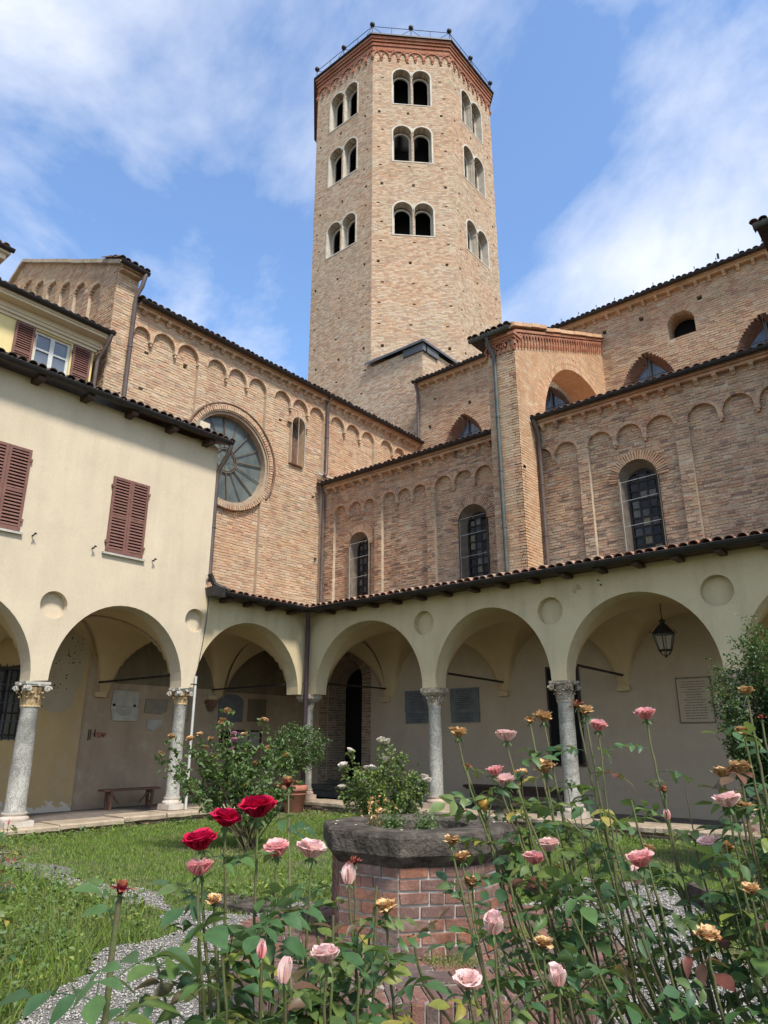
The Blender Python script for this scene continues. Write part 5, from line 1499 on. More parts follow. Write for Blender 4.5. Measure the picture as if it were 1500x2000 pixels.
# ================================================================== yellow house behind
yel = thing('yellow_house', 'yellow house behind the cream wing with open brown shutters and a white window', 'house', (-2.9, -9, 8))
XY = -2.95
yb = MB()
outer = [Vec((-16, 8.8, 0)), Vec((-5.42, 8.8, 0)), Vec((-5.42, 11.55, 0)), Vec((-16, 11.55, 0))]
hole = [Vec((-6.95, 10.0, 0)), Vec((-6.03, 10.0, 0)), Vec((-6.03, 11.50, 0)), Vec((-6.95, 11.50, 0))]
hole = [Vec((p.x, min(p.y, 11.46), 0)) for p in hole]
fl_ = outer + hole; tr = tessellate_polygon([outer, hole]); vs = [Vec((XY, p.x, p.y)) for p in fl_]
yb.add(vs, [t_ if (vs[t_[1]] - vs[t_[0]]).cross(vs[t_[2]] - vs[t_[0]]).x > 0 else t_[::-1] for t_ in tr])
yb.add([Vec((XY, -5.42, 8.8)), Vec((-9, -5.42, 8.8)), Vec((-9, -5.42, 11.9)), Vec((XY, -5.42, 11.9))], [(0, 1, 2, 3)])
h0 = [Vec((XY, p.x, p.y)) for p in hole]; h1 = [Vec((XY - .16, p.x, p.y)) for p in hole]
yb.add(h0 + h1, [(i, (i + 1) % 4, 4 + (i + 1) % 4, 4 + i) for i in range(4)])
yb.build('wall', 'plaster_yellow', yel)
cr = MB()
for (z0, z1, d) in ((11.50, 11.58, .05), (11.58, 11.66, .10), (11.66, 11.80, .13), (11.80, 11.86, .42), (11.86, 11.93, .45)):
    cr.obox(Vec((XY, 0, 0)), Uy, Z, NX, -16, -5.42 + min(d, .2), z0, z1, -.2, d)
cr.build('cornice', 'plaster_cornice', yel)
g = MB(); gutter(g, Vec((-2.42, -16, 11.98)), Vec((-2.42, -5.18, 11.98)), .07); g.build('gutter', 'metal_dark', yel)
rf = MB(); rf.add([Vec((-2.45, -16, 11.95)), Vec((-2.45, -5.2, 11.95)), Vec((-9, -5.2, 12.9)), Vec((-9, -16, 12.9))], [(0, 1, 2, 3)]); rf.build('roof', 'tile_dark', yel)
tile_roof(yel, 'tile_dark', (-2.46, -13, 12.0), (-2.46, -5.2, 12.0), (-1, 0, .15), 1, rg=rg, limit=40)
w = MB()
o = Vec((XY - .10, 0, 0)); y0, y1, z0, z1 = -6.95, -6.03, 10.0, 11.46; m = (y0 + y1) / 2
for (a, b_) in ((y0, y0 + .07), (y1 - .07, y1), (m - .055, m + .055)): w.obox(o, Uy, Z, NX, a, b_, z0, z1, -.03, .04)
for (a, b_) in ((z0, z0 + .08), (z1 - .06, z1), (z1 - .48, z1 - .43)): w.obox(o, Uy, Z, NX, y0 + .07, m - .055, a, b_, -.028, .035); w.obox(o, Uy, Z, NX, m + .055, y1 - .07, a, b_, -.028, .035)
win = w.build('window', 'window_white', yel)
for (a, b_) in ((y0 + .07, m - .055), (m + .055, y1 - .07)):
    for (c, d) in ((z0 + .08, z1 - .48), (z1 - .43, z1 - .06)):
        p = MB(); p.obox(o, Uy, Z, NX, a, b_, c, d, -.02, .0); p.build('pane', 'glass_house', win)
shutter(yel, Vec((XY + .02, 0, 0)), Uy, NX, -7.46, -6.99, 10.0, 11.48, nsl=30, hinge=1); shutter(yel, Vec((XY + .02, 0, 0)), Uy, NX, -5.99, -5.50, 10.0, 11.48, hinge=-1)
downpipe(yel, [(-2.42, -5.26, 11.92), (-2.50, -5.27, 11.7), (-2.80, -5.33, 11.35), (-2.84, -5.35, 11.2), (-2.84, -5.36, 9.6)], .05)
pr = MB(); pr.tube([(-2.80, -5.36, 10.05), (-2.35, -4.85, 10.35)], .018, 6); pr.build('bracket', 'iron', yel)
# taller block at the far left
yt = thing('yellow_house', 'tall pale yellow block rising at the left edge with a deep white cornice', 'house', (-4.5, -10, 8))
b = MB(); b.box((-8.2, -11.2, 11.1), (7.0, 6.6, 5.4)); b.build('wall', 'plaster_yellow', yt)
b = MB()
for (z, h, d) in ((13.72, .10, .06), (13.83, .12, .14), (13.98, .16, .38), (14.10, .08, .46)):
    b.box((-8.2, -11.2, z), (7.0 + 2 * d, 6.6 + 2 * d, h))
b.build('cornice', 'plaster_cornice', yt)
b = MB(); gutter(b, Vec((-4.2, -15, 14.20)), Vec((-4.2, -7.38, 14.20)), .08); b.build('gutter', 'metal_dark', yt)
tile_roof(yt, 'tile_clay', (-4.22, -13, 14.25), (-4.22, -7.40, 14.25), (-1, 0, .2), 2, rg=rg, limit=40)

# ================================================================== things on and against the cloister walls
def plaque_lines(parent, o, U, N, u0, u1, z0, z1, rows, rg, mat='engraving', d=.006):
    """rows of worn engraved strokes, too small to read"""
    b = MB(); step = (z1 - z0) / rows
    for i in range(rows):
        z = z1 - (i + .5) * step; w_ = (u1 - u0) * rg.uniform(.55, .98); u = (u0 + u1) / 2 - w_ / 2; e = (u0 + u1) / 2 + w_ / 2
        while u < e:
            L = rg.uniform(.010, .05)
            b.obox(o, U, Z, N, u, min(e, u + L), z - step * .16, z + step * .16, 0, d)
            u += L + rg.uniform(.006, .018)
    b.build('inscription', mat, parent, kind='stuff')
rg = random.Random(111)
oR = Vec((0, YB - .004, 0)); oL = Vec((XB + .004, 0, 0))
for (x0, x1, lab) in ((.71, 1.62, 'dark grey marble plaque partly hidden behind the second column'), (2.29, 3.21, 'dark grey inscribed marble plaque to the right of the second column')):
    t = thing('plaque', lab, 'plaque', ((x0 + x1) / 2, YB, 2.5), 'grey marble plaques on the right cloister wall')
    b = MB(); b.obox(oR, Ux, Z, NY, x0, x1, 2.36, 2.96, 0, .035); b.build('slab', 'marble_grey', t)
    b = MB(); b.obox(oR, Ux, Z, NY, x0 + .02, x1 + .01, 2.06, 2.352, 0, .030); b.build('lower_slab', 'marble_grey', t)
    plaque_lines(t, oR + NY * .036, Ux, NY, x0 + .15, x1 - .15, 2.40, 2.92, 10, rg, 'engraving'); plaque_lines(t, oR + NY * .031, Ux, NY, x0 + .15, x1 - .15, 2.09, 2.33, 5, rg, 'engraving')
t = thing('plaque', 'pale sunken stone inscription with incised border at the right end of the cloister wall', 'plaque', (8.75, YB, 2.45))
b = MB(); b.obox(oR, Ux, Z, NY, 8.39, 9.12, 1.97, 2.92, 0, .02); b.build('slab', 'plaster_grey', t)
b = MB()
for (a, c, e, f_) in ((8.39, 9.12, 2.90, 2.93), (8.39, 9.12, 1.96, 1.985), (8.38, 8.40, 1.96, 2.93), (9.105, 9.13, 1.96, 2.93)): b.obox(oR, Ux, Z, NY, a, c, e, f_, 0, .032)
b.build('border', 'plaster_lunette', t); plaque_lines(t, oR + NY * .021, Ux, NY, 8.46, 9.05, 2.03, 2.86, 15, rg, 'plaster_lunette')
# faint scratched mark and two old fixings high on the arcade
b = MB(); om = Vec((0, -.003, 0)); Um = Vec((.87, 0, .49)).normalized(); Wm = Vec((-.49, 0, .87)).normalized(); om = Vec((7.66, -.002, 4.44))
for (u0, u1, w0, w1) in ((0, .012, 0, .08), (.045, .057, 0, .08), (.0, .057, -.012, 0), (.095, .107, 0, .085), (.128, .140, 0, .08), (.163, .175, 0, .08), (.128, .175, -.012, 0), (.128, .175, .08, .092)): b.obox(om, Um, Wm, NY, u0, u1, w0, w1, 0, .002)
b.build('scratched_mark', 'plaster_lunette', arc)
b = MB(); b.tube([(8.25, -.01, 4.52), (8.25, -.05, 4.53)], .014, 6); b.tube([(8.20, -.01, 4.62), (8.20, -.05, 4.63)], .014, 6); b.build('old_fixing', 'iron', arc)
# tall dark shuttered opening behind the third column
t = thing('tall_shutter', 'tall black shuttered opening on the wall behind the third column', 'shutter', (5.65, YB, 2.1))
b = MB(); b.obox(oR, Ux, Z, NY, 5.22, 6.10, 1.02, 3.36, 0, .05); b.build('frame', 'wood_dark', t)
for (a, c) in ((5.28, 5.64), (5.68, 6.04)):
    b = MB(); b.obox(oR + NY * .05, Ux, Z, NY, a, c, 1.08, 3.30, 0, .02); b.build('leaf_panel', 'dark_void', t)

def slab(name, lab, y0, y1, z0, z1, mat, outline=None, th=.04, grp=None, extra=None):
    t = thing(name, lab, 'plaque', (XB, (y0 + y1) / 2, z0), grp)
    pts = outline or [(0, 0), (1, 0), (1, 1), (0, 1)]
    b = MB(); P_ = [oL + Uy * (y0 + (y1 - y0) * u) + Z * (z0 + (z1 - z0) * v) for u, v in pts]
    b.prism(P_, NX, 0, th); s = b.build('slab', mat, t)
    return t
t = slab('carved_slab', 'large pale carved stone slab with two dark holes, above the bench', -3.48, -2.70, 2.08, 2.83, 'marble_white', [(.12, 0), (.98, 0), (1, .42), (.96, .42), (1, .98), (.06, 1), (.0, .40), (.03, .33)], .05)
b = MB()
for y in (-3.40, -2.82): b.tube([(XB + .04, y - .03, 2.46), (XB + .058, y + .03, 2.465)], .032, 6)
b.build('hole', 'dark_void', t)
b = MB()
for r_ in (.22, .16, .10): b.tube([(XB + .056, -3.10 + r_ * math.cos(a), 2.40 + r_ * .8 * math.sin(a)) for a in [PI + PI * i / 12 for i in range(13)]], .008, 5)
b.tube([(XB + .055, -3.45 + .07, 2.435), (XB + .055, -2.76, 2.43)], .006, 5); b.build('relief', 'stone_plaque', t)
slab('plaque', 'brownish worn stone slab between the carved slab and the column', -2.50, -1.80, 2.28, 2.66, 'stone_plaque', [(0, .06), (.2, .0), (.5, .04), (.7, -.03), (.96, .15), (1, 1), (.02, .98)])
slab('marble_fragment', 'small broken white marble fragment, pointed at its bottom edge', -2.40, -1.93, 1.83, 2.13, 'marble_white', [(0, .22), (.25, .12), (.42, 0), (1, .55), (1, .95), (.8, 1), (.05, 1)], .03)
t = slab('plaque', 'narrow framed stone plaque half hidden by the slim column', -1.62, -1.12, 2.10, 2.78, 'stone_plaque', None, .03)
b = MB(); b.obox(oL, Uy, Z, NX, -1.56, -1.18, 2.16, 2.72, .03, .04); b.build('panel', 'marble_white', t)
t = slab('plaque', 'round-topped grey marble tablet in the dark corner bay', -.10, .78, 2.12, 2.90, 'marble_grey', [(0, 0), (1, 0), (1, .72)] + [(.5 + .5 * math.cos(PI * i / 12), .72 + .28 * math.sin(PI * i / 12)) for i in range(1, 12)] + [(0, .72)], .04)
t = slab('plaque', 'dark rectangular tablet beside the round-topped tablet', .98, 1.68, 2.15, 2.80, 'plaster_lunette', None, .04)
t = thing('notice_board', 'dark framed notice board with white sheets on the corner bay wall', 'notice board', (XB, .75, 1.4))
b = MB(); b.obox(oL, Uy, Z, NX, 0, 1.55, 1.36, 1.90, 0, .04); b.build('frame', 'wood_bench', t)
b = MB(); b.obox(oL, Uy, Z, NX, .03, 1.52, 1.39, 1.87, .04, .045); b.build('backing', 'dark_void', t)
for (a, c) in ((.62, 1.02), (1.05, 1.46)): b = MB(); b.obox(oL, Uy, Z, NX, a, c, 1.43, 1.84, .045, .05); b.build('sheet', 'marble_white', t)
# red fragment of wall painting left of the bench
b = MB(); 
for (y, z, h) in ((-3.98, 1.60, .26), (-3.93, 1.62, .24), (-3.82, 1.70, .16)): b.obox(oL, Uy, Z, NX, y, y + .03, z, z + h, .0, .004)
b.build('painted_mark', 'iron', arcL)
b = MB(); b.obox(oL, Uy, Z, NX, -3.7, -3.5, 1.70, 1.73, .0, .005); b.obox(oL, Vec((0, .8, .6)), Z, NX, -4.55, -4.4, 4.40, 4.44, .0, .005)
b.prism([oL + Uy * (-3.68 + .16 * math.cos(a) * (1 + .5 * math.sin(5 * a))) + Z * (1.74 + .07 * math.sin(a)) for a in [2 * PI * i / 18 for i in range(18)]], NX, 0, .004)
b.build('painted_mark', 'fresco_red', arcL)

# benches
def bench(name, lab, c, L, H, depth, rot, mat, splay=True):
    t = thing(name, lab, 'bench', (c[0], c[1], FZ))
    Rm_ = Matrix.Rotation(rot, 3, 'Z'); C = Vec((c[0], c[1], FZ))
    def bx(nm, ctr, dims, r=None):
        b = MB(); rr = Rm_ if r is None else Rm_ @ r
        b.box(C + Rm_ @ Vec(ctr), dims, rr); b.build(nm, mat, t)
    if splay:
        bx('seat', (0, -.06, H - .025), (L, .13, .045)); bx('seat', (0, .08, H - .023), (L * .99, .13, .045))
    else: bx('seat', (0, 0, H - .03), (L, depth, .06)); bx('moulding', (0, 0, H - .08), (L - .1, depth - .05, .04))
    for sx in (-1, 1):
        for sy in (-1, 1):
            bx('leg', (sx * (L / 2 - .22), sy * (depth / 2 - .05), (H - .05) / 2), (.06, .06, H - .05), Euler((sy * -.09 if splay else 0, 0, 0)).to_matrix())
        bx('stretcher', (sx * (L / 2 - .22), 0, .14), (.045, depth - .12, .05)); bx('stretcher', (sx * (L / 2 - .22), 0, H - .10), (.05, depth - .08, .07))
        if splay:
            bx('brace', (sx * (L / 2 - .36), 0, H * .58), (.03, .05, .40), Euler((0, sx * .75, 0)).to_matrix())
    if not splay: bx('apron', (0, -depth / 2 + .04, H - .14), (L - .4, .025, .12))
    return t
bench('wooden_bench', 'narrow brown wooden bench with braced legs against the old plaster wall', (-2.92, -3.02), 1.55, .46, .30, rad(90), 'wood_bench')
bench('wooden_bench', 'long almost black bench against the grey wall behind the roses', (4.5, 2.75), 2.8, .52, .38, 0, 'wood_dark', False)

# lantern
t = thing('hanging_lantern', 'black iron lantern with glass sides hanging in the third arch', 'lantern', (8.80, 1.62, 3.2))
lx, ly = 8.80, 1.62
b = MB(); b.tube([(lx, ly, 4.42), (lx, ly, 4.0)], .010, 6); b.lathe((lx, ly, 4.36), [(.01, 0), (.05, .02), (.03, .06), (.07, .09)], 12); b.build('rod', 'iron', t)
b = MB(); b.lathe((lx, ly, 3.86), [(.11, -.03), (.10, 0), (.05, .04), (.05, .08), (.075, .10), (.03, .13), (.012, .16)], 12)
q = 4; rt, rb_ = .235, .145
def sq(r, z, rot=PI / 4 * 0): return [Vec((lx + r * math.cos(rad(40 + 60 * i)), ly + r * math.sin(rad(40 + 60 * i)), z)) for i in range(6)]
top = sq(.13, 3.83); sh0 = sq(.245, 3.70)
b.add(sh0 + top, [(i, (i + 1) % 6, 6 + (i + 1) % 6, 6 + i) for i in range(6)] + [(6, 7, 8, 9, 10, 11)]); 
for p in sq(.27, 3.70): b.tube([p, p + Z * .05], .008, 5)
b.build('cap', 'iron', t)
b = MB(); u_ = sq(.225, 3.69); d_ = sq(.135, 3.36)
for i in range(6):
    b.tube([u_[i], d_[i]], .011, 5); b.tube([u_[i], u_[(i + 1) % 6]], .014, 5); b.tube([d_[i], d_[(i + 1) % 6]], .012, 5)
    b.tube([d_[i], Vec((lx, ly, 3.27)) + (d_[i] - Vec((lx, ly, 3.36))) * .6, Vec((lx, ly, 3.25))], .008, 5)
b.sphere((lx, ly, 3.235), .028, 8, 6); b.build('cage', 'iron', t)
for i in range(6):
    p = MB(); p.add([u_[i] * 1, u_[(i + 1) % 6], d_[(i + 1) % 6], d_[i]], [(0, 1, 2, 3)]); p.build('pane', 'lantern_glass', t)
# ================================================================== garden
WC = Vec((10.31, -8.77, 0)); WROT = rad(-53.0 - 11 )   # direction of the shaft's front corner
def on_path(x, y):
    """gravel: ring round the well with four arms"""
    dx, dy = x - WC.x, y - WC.y; d = math.hypot(dx, dy)
    wob = .10 * math.sin(3.1 * x + 1.3 * y) + .08 * math.sin(5.7 * y - 2.2 * x)
    a = math.atan2(dy, dx); oct_ = d * math.cos(((a + PI / 8) % (PI / 4)) - PI / 8)
    if oct_ < 2.42 + wob: return True
    if dx < 0 and abs(y + 8.50 + .06 * (x - 5)) < (.30 if x > 7.3 else .20) + wob * .9: return True
    if dy > 0 and -.62 + wob < dx < .80 + wob and y < -4.4: return True
    if dy < 0 and abs(dx) < .8 + wob: return True
    if dx > 0 and abs(dy) < .8 + wob: return True
    return False
ground = MB()
n = 60; X0, X1, Y0, Y1 = -1.0, 26.0, -24.0, 1.0
vs = [Vec((X0 + (X1 - X0) * i / n, Y0 + (Y1 - Y0) * j / n, -.012 + .018 * mnoise.noise(Vec((i * .35, j * .35, 0))))) for i in range(n + 1) for j in range(n + 1)]
ground.add(vs, [(i * (n + 1) + j, (i + 1) * (n + 1) + j, (i + 1) * (n + 1) + j + 1, i * (n + 1) + j + 1) for i in range(n) for j in range(n)], 0, True)
t = NT('lawn_soil')
c = t.ramp(t.noise(1.3, 5, .6), [(.3, (.055, .075, .022)), (.5, (.075, .10, .028)), (.7, (.13, .115, .055))])
c = t.mix(c, t.ramp(t.noise(40, 4, .7), [(.3, .5), (.7, 1.3)]), .9, 'MULTIPLY')
t.set('Base Color', c); t.set('Roughness', .95); t.bump(t.noise(60, 3, .7), .8, .02); t.done('lawn_soil')
ground.build('ground', 'lawn_soil', None, kind='structure')
far = MB(); far.add([Vec((-200, -200, -.06)), Vec((200, -200, -.06)), Vec((200, 200, -.06)), Vec((-200, 200, -.06))], [(0, 1, 2, 3)])
far.build('terrain', 'soil', None, kind='structure')
t = NT('gravel_bed')
v_ = t.vor(70); c = t.ramp(t.vor(70, 'F1', 'Color'), [(.2, (.20, .185, .16)), (.5, (.32, .30, .265)), (.8, (.42, .40, .36))])
c = t.mix(c, t.ramp(v_, [(.25, 1.0), (.6, .35)]), .9, 'MULTIPLY')
t.set('Base Color', c); t.set('Roughness', .9); t.bump(t.ramp(v_, [(0, 1.0), (.6, 0.0)]), .9, .02); t.done('gravel_bed')
# path sheet following the gravel outline
pm = MB(); st = .09
nx, ny = int((18 - 1.5) / st), int((16 - 3.8) / st)
inside = {}
for i in range(nx):
    for j in range(ny):
        x, y = 1.5 + (i + .5) * st, -16 + (j + .5) * st
        if on_path(x, y): inside[(i, j)] = 1
idx = {}; vs = []; fs = []
for (i, j) in inside:
    q = []
    for (a, b_) in ((i, j), (i + 1, j), (i + 1, j + 1), (i, j + 1)):
        if (a, b_) not in idx:
            idx[(a, b_)] = len(vs); vs.append(Vec((1.5 + a * st, -16 + b_ * st, .008 + .006 * mnoise.noise(Vec((a * .4, b_ * .4, 3))))))
        q.append(idx[(a, b_)])
    fs.append(tuple(q))
pm.add(vs, fs, 0, True); pm.build('path', 'gravel_bed', None, kind='structure')

npr = np.random.default_rng(5)
def np_mesh(name, verts, faces, mat, rnd=None, parent=None, kind=None, label=None, cat=None, nv=3, smooth=False):
    me = bpy.data.meshes.new(name); F_ = len(faces)
    me.vertices.add(len(verts)); me.vertices.foreach_set('co', np.asarray(verts, dtype=np.float32).ravel())
    me.loops.add(F_ * nv); me.loops.foreach_set('vertex_index', np.asarray(faces, dtype=np.int32).ravel())
    me.polygons.add(F_); me.polygons.foreach_set('loop_start', np.arange(0, F_ * nv, nv, dtype=np.int32)); me.polygons.foreach_set('loop_total', np.full(F_, nv, dtype=np.int32))
    if rnd is not None:
        a = me.attributes.new('rnd', 'FLOAT', 'FACE'); a.data.foreach_set('value', np.asarray(rnd, dtype=np.float32))
    me.materials.append(MATS[mat]); me.update(calc_edges=True)
    if parent is not None:
        o0 = np.array(list(parent['_o']), dtype=np.float32)
        co = np.asarray(verts, dtype=np.float32) - o0; me.vertices.foreach_set('co', co.ravel())
    return link(name, me, parent, kind, label, cat)

def in_view(x, y, m=1.15):
    d = np.array([x - CAM.x, y - CAM.y]); 
    return True
# pebbles
pb_v = []; pb_f = []; pb_r = []
oc = np.array([[1, 0, 0], [0, 1, 0], [-1, 0, 0], [0, -1, 0], [0, 0, 1], [0, 0, -.6]], dtype=float)
ofc = np.array([[0, 1, 4], [1, 2, 4], [2, 3, 4], [3, 0, 4], [1, 0, 5], [2, 1, 5], [3, 2, 5], [0, 3, 5]])
cnt = 0
xs = npr.uniform(2, 16, 260000); ys = npr.uniform(-13.5, -4.2, 260000)
keep = []
for x, y in zip(xs, ys):
    d = math.hypot(x - CAM.x, y - CAM.y)
    if d < 1.5 or d > 10.5: continue
    if npr.random() > min(1, (6.0 / d) ** 1.3): continue
    if math.hypot(x - WC.x, y - WC.y) < 1.30: continue
    if not on_path(x, y): continue
    keep.append((x, y, d))
for (x, y, d) in keep:
    s = npr.uniform(.004, .0095) * (1 + d * .045)
    a = npr.uniform(0, 2 * PI); ca, sa = math.cos(a), math.sin(a)
    P_ = oc * (npr.uniform(.75, 1.25, (6, 1))) * np.array([s * npr.uniform(.8, 1.4), s, s * npr.uniform(.5, .9)])
    P_ = np.c_[P_[:, 0] * ca - P_[:, 1] * sa, P_[:, 0] * sa + P_[:, 1] * ca, P_[:, 2]] + np.array([x, y, .010 + s * .3])
    pb_f.append(ofc + 6 * len(pb_v)); pb_v.append(P_); pb_r.append(np.full(8, npr.random()))
t = NT('pebble'); c = t.ramp(t.attr('rnd'), [(0, (.22, .205, .18)), (.25, (.30, .285, .25)), (.5, (.36, .34, .30)), (.7, (.31, .275, .225)), (.85, (.42, .40, .36)), (.95, (.20, .185, .16))], 'CONSTANT')
t.set('Base Color', c); t.set('Roughness', .85); t.done('pebble')
np_mesh('gravel', np.concatenate(pb_v), np.concatenate(pb_f), 'pebble', np.concatenate(pb_r), None, 'stuff', 'pale grey gravel ring and paths around the well', 'gravel')

# grass
def blades(name, pts, hts, wid, lean, mat, label, cat, rnd):
    pts = np.asarray(pts); n = len(pts)
    a = npr.uniform(0, 2 * PI, n); la = npr.uniform(0, 2 * PI, n); ln = npr.uniform(.1, 1, n) * lean
    w = wid[:, None] * np.c_[np.cos(a), np.sin(a), np.zeros(n)]
    tip = pts + np.c_[np.cos(la) * ln * hts, np.sin(la) * ln * hts, hts * np.sqrt(1 - np.minimum(.9, ln) ** 2 * .6)]
    mid = pts + (tip - pts) * .5 + np.c_[-np.cos(la) * ln * hts * .16, -np.sin(la) * ln * hts * .16, hts * .06]
    V_ = np.stack([pts - w, pts + w, mid + w * .75, mid - w * .75, tip], 1).reshape(-1, 3)
    k = np.arange(n)[:, None] * 5
    F1 = np.concatenate([k + np.array([[0, 1, 2]]), k + np.array([[0, 2, 3]]), k + np.array([[3, 2, 4]])])
    np_mesh(name, V_, F1, mat, np.tile(rnd, 3), None, 'stuff', label, cat)
def scatter(x0, x1, y0, y1, n, dens, ok):
    xs = npr.uniform(x0, x1, n); ys = npr.uniform(y0, y1, n); out = []
    for x, y in zip(xs, ys):
        d = math.hypot(x - CAM.x, y - CAM.y)
        if d < 1.2 or npr.random() > dens(d): continue
        a = math.degrees(math.atan2(y - CAM.y, x - CAM.x))
        if not 92 < a < 168: continue
        if ok(x, y): out.append((x, y, d))
    return np.array(out)
def lawn_ok(x, y):
    if x < .34 or y > -.34: return False
    if math.hypot(x - WC.x, y - WC.y) < 1.5: return False
    if on_path(x, y):
        return npr.random() < (.10 if x < 6.6 else .012)
    if mnoise.noise(Vec((x * .9, y * .9, 7))) < -.28 and npr.random() < .55: return False
    return True
g = scatter(.3, 17, -14, -.3, 620000, lambda d: min(1.0, (6.0 / d) ** 1.15), lawn_ok)
n = len(g); d = g[:, 2]
dry = np.array([mnoise.noise(Vec((x * .55 + 3, y * .55, 0))) + .35 * mnoise.noise(Vec((x * 2.2, y * 2.2, 1))) for x, y, _ in g])
isdry = (dry + npr.normal(0, .16, n)) > .22
ht = npr.uniform(.022, .060, n) * (1 + .35 * np.array([mnoise.noise(Vec((x * 1.3, y * 1.3, 5))) for x, y, _ in g])); wd = (.0015 + d * .00034) * npr.uniform(.7, 1.3, n)
P3 = np.c_[g[:, 0], g[:, 1], np.full(n, -.005)]
m = ~isdry
blades('lawn_grass', P3[m], ht[m], wd[m], .9, 'grass_blade', 'short bright green lawn between the paths and the cloister', 'grass', npr.random(m.sum()))
m = isdry
blades('dry_grass', P3[m], ht[m] * .8, wd[m], 1.1, 'grass_dry', 'faded straw coloured patches in the lawn', 'grass', npr.random(m.sum()))
# tall tufts and weeds at the path edges
def tuft_ok(x, y):
    if on_path(x, y) or x < .5 or y > -.5 or math.hypot(x - WC.x, y - WC.y) < 1.6: return False
    return tuft_h(x, y) > .03
def tuft_h(x, y):
    h = 0
    for (cx, cy, rx, ry, hh) in TUFTS:
        q = ((x - cx) / rx) ** 2 + ((y - cy) / ry) ** 2
        if q < 1: h = max(h, hh * math.sqrt(1 - q) * (.6 + .5 * mnoise.noise(Vec((x * 2.5, y * 2.5, 2)))))
    return h
TUFTS = [(7.7, -7.5, .95, .75, .26), (8.3, -6.9, .9, .8, .22), (7.0, -7.9, .5, .35, .18), (7.0, -10.2, 1.7, 1.05, .60), (8.4, -11.3, 1.5, .9, .52), (5.4, -9.8, 1.8, .85, .62), (5.0, -9.1, 2.0, .42, .50), (6.6, -9.05, .7, .35, .5), (3.2, -8.9, 1.2, .3, .4), (8.0, -10.9, .9, .55, .42), (8.95, -10.95, .45, .3, .3), (7.6, -9.9, .6, .4, .35), (9.9, -11.9, 1.2, .7, .26),
         (9.2, -5.9, .6, 1.2, .18), (11.9, -5.0, .9, 1.6, .24), (13.0, -5.6, 1.6, 1.4, .30), (9.0, -6.2, .5, .5, .2), (3.0, -.75, 2.6, .35, .14), (8.0, -.7, 4, .35, .16), (.65, -5, .35, 3.5, .16), (1.0, -8.2, .6, 1.6, .3)]
g = scatter(.4, 15, -13.5, -.4, 300000, lambda d: min(1.0, (5.5 / d) ** 1.2), tuft_ok)
n = len(g); d = g[:, 2]; th = np.array([tuft_h(x, y) for x, y, _ in g])
P3 = np.c_[g[:, 0], g[:, 1], np.full(n, -.005)]
col = npr.random(n)
sel = col < .30
blades('long_grass', P3[sel], th[sel] * npr.uniform(.5, 1.25, sel.sum()), (.0018 + d[sel] * .00035) * npr.uniform(.7, 1.3, sel.sum()), 1.1, 'grass_blade', 'long uncut grass in tufts at the path edges', 'grass', npr.random(sel.sum()))
sel = (col >= .30) & (col < .36)
blades('dry_stalks', P3[sel], th[sel] * npr.uniform(.6, 1.3, sel.sum()), (.0014 + d[sel] * .0003) * npr.uniform(.7, 1.3, sel.sum()), 1.2, 'grass_dry', 'dry straw stalks standing among the long grass', 'grass', npr.random(sel.sum()))
def leaf_cloud(name, P_, size, mat, parent=None, kind='stuff', label=None, cat=None, up=.5, rnd=None, aspect=.55):
    P_ = np.asarray(P_, dtype=float); n = len(P_)
    nrm = npr.normal(0, 1, (n, 3)); nrm[:, 2] = np.abs(nrm[:, 2]) + up * 1.2; nrm /= np.linalg.norm(nrm, axis=1)[:, None]
    ax = npr.normal(0, 1, (n, 3)); ax -= nrm * (ax * nrm).sum(1)[:, None]; ax /= np.linalg.norm(ax, axis=1)[:, None]
    bx = np.cross(nrm, ax); s = (np.asarray(size) * npr.uniform(.65, 1.3, n))[:, None]
    fold = nrm * s * .14
    V_ = np.stack([P_ - ax * s * .5, P_ + bx * s * aspect * .5 + fold, P_ + ax * s * .5 - nrm * s * .12, P_ - bx * s * aspect * .5 + fold], 1).reshape(-1, 3)
    k = np.arange(n)[:, None] * 4
    F1 = np.concatenate([k + np.array([[0, 1, 2]]), k + np.array([[0, 2, 3]])])
    r = npr.random(n) if rnd is None else rnd
    return np_mesh(name, V_, F1, mat, np.tile(r, 2), parent, kind, label, cat)
sel = col >= .36
gs = g[sel]; dd_ = d[sel]; hh = th[sel] * npr.uniform(.25, 1.15, sel.sum())
cl = np.array([mnoise.noise(Vec((x * 1.7, y * 1.7, 4))) + .5 * mnoise.noise(Vec((x * 4.5, y * 4.5, 9))) for x, y, _ in gs])
for nm, lo, hi, mt, sz, lab in (('weeds', .02, 9, 'weed_leaf', .026, 'leafy green weeds in clumps along the path edges'), ('dark_weeds', -9, -.20, 'bush_leaf', .034, 'darker broad leaved ground cover in the flower beds')):
    mk = (cl > lo) & (cl < hi) & (npr.random(len(cl)) < .62)
    P4 = np.c_[gs[mk, 0], gs[mk, 1], hh[mk]]
    leaf_cloud(nm, P4, sz + .0026 * dd_[mk], mt, label=lab, cat='weeds', up=.9)
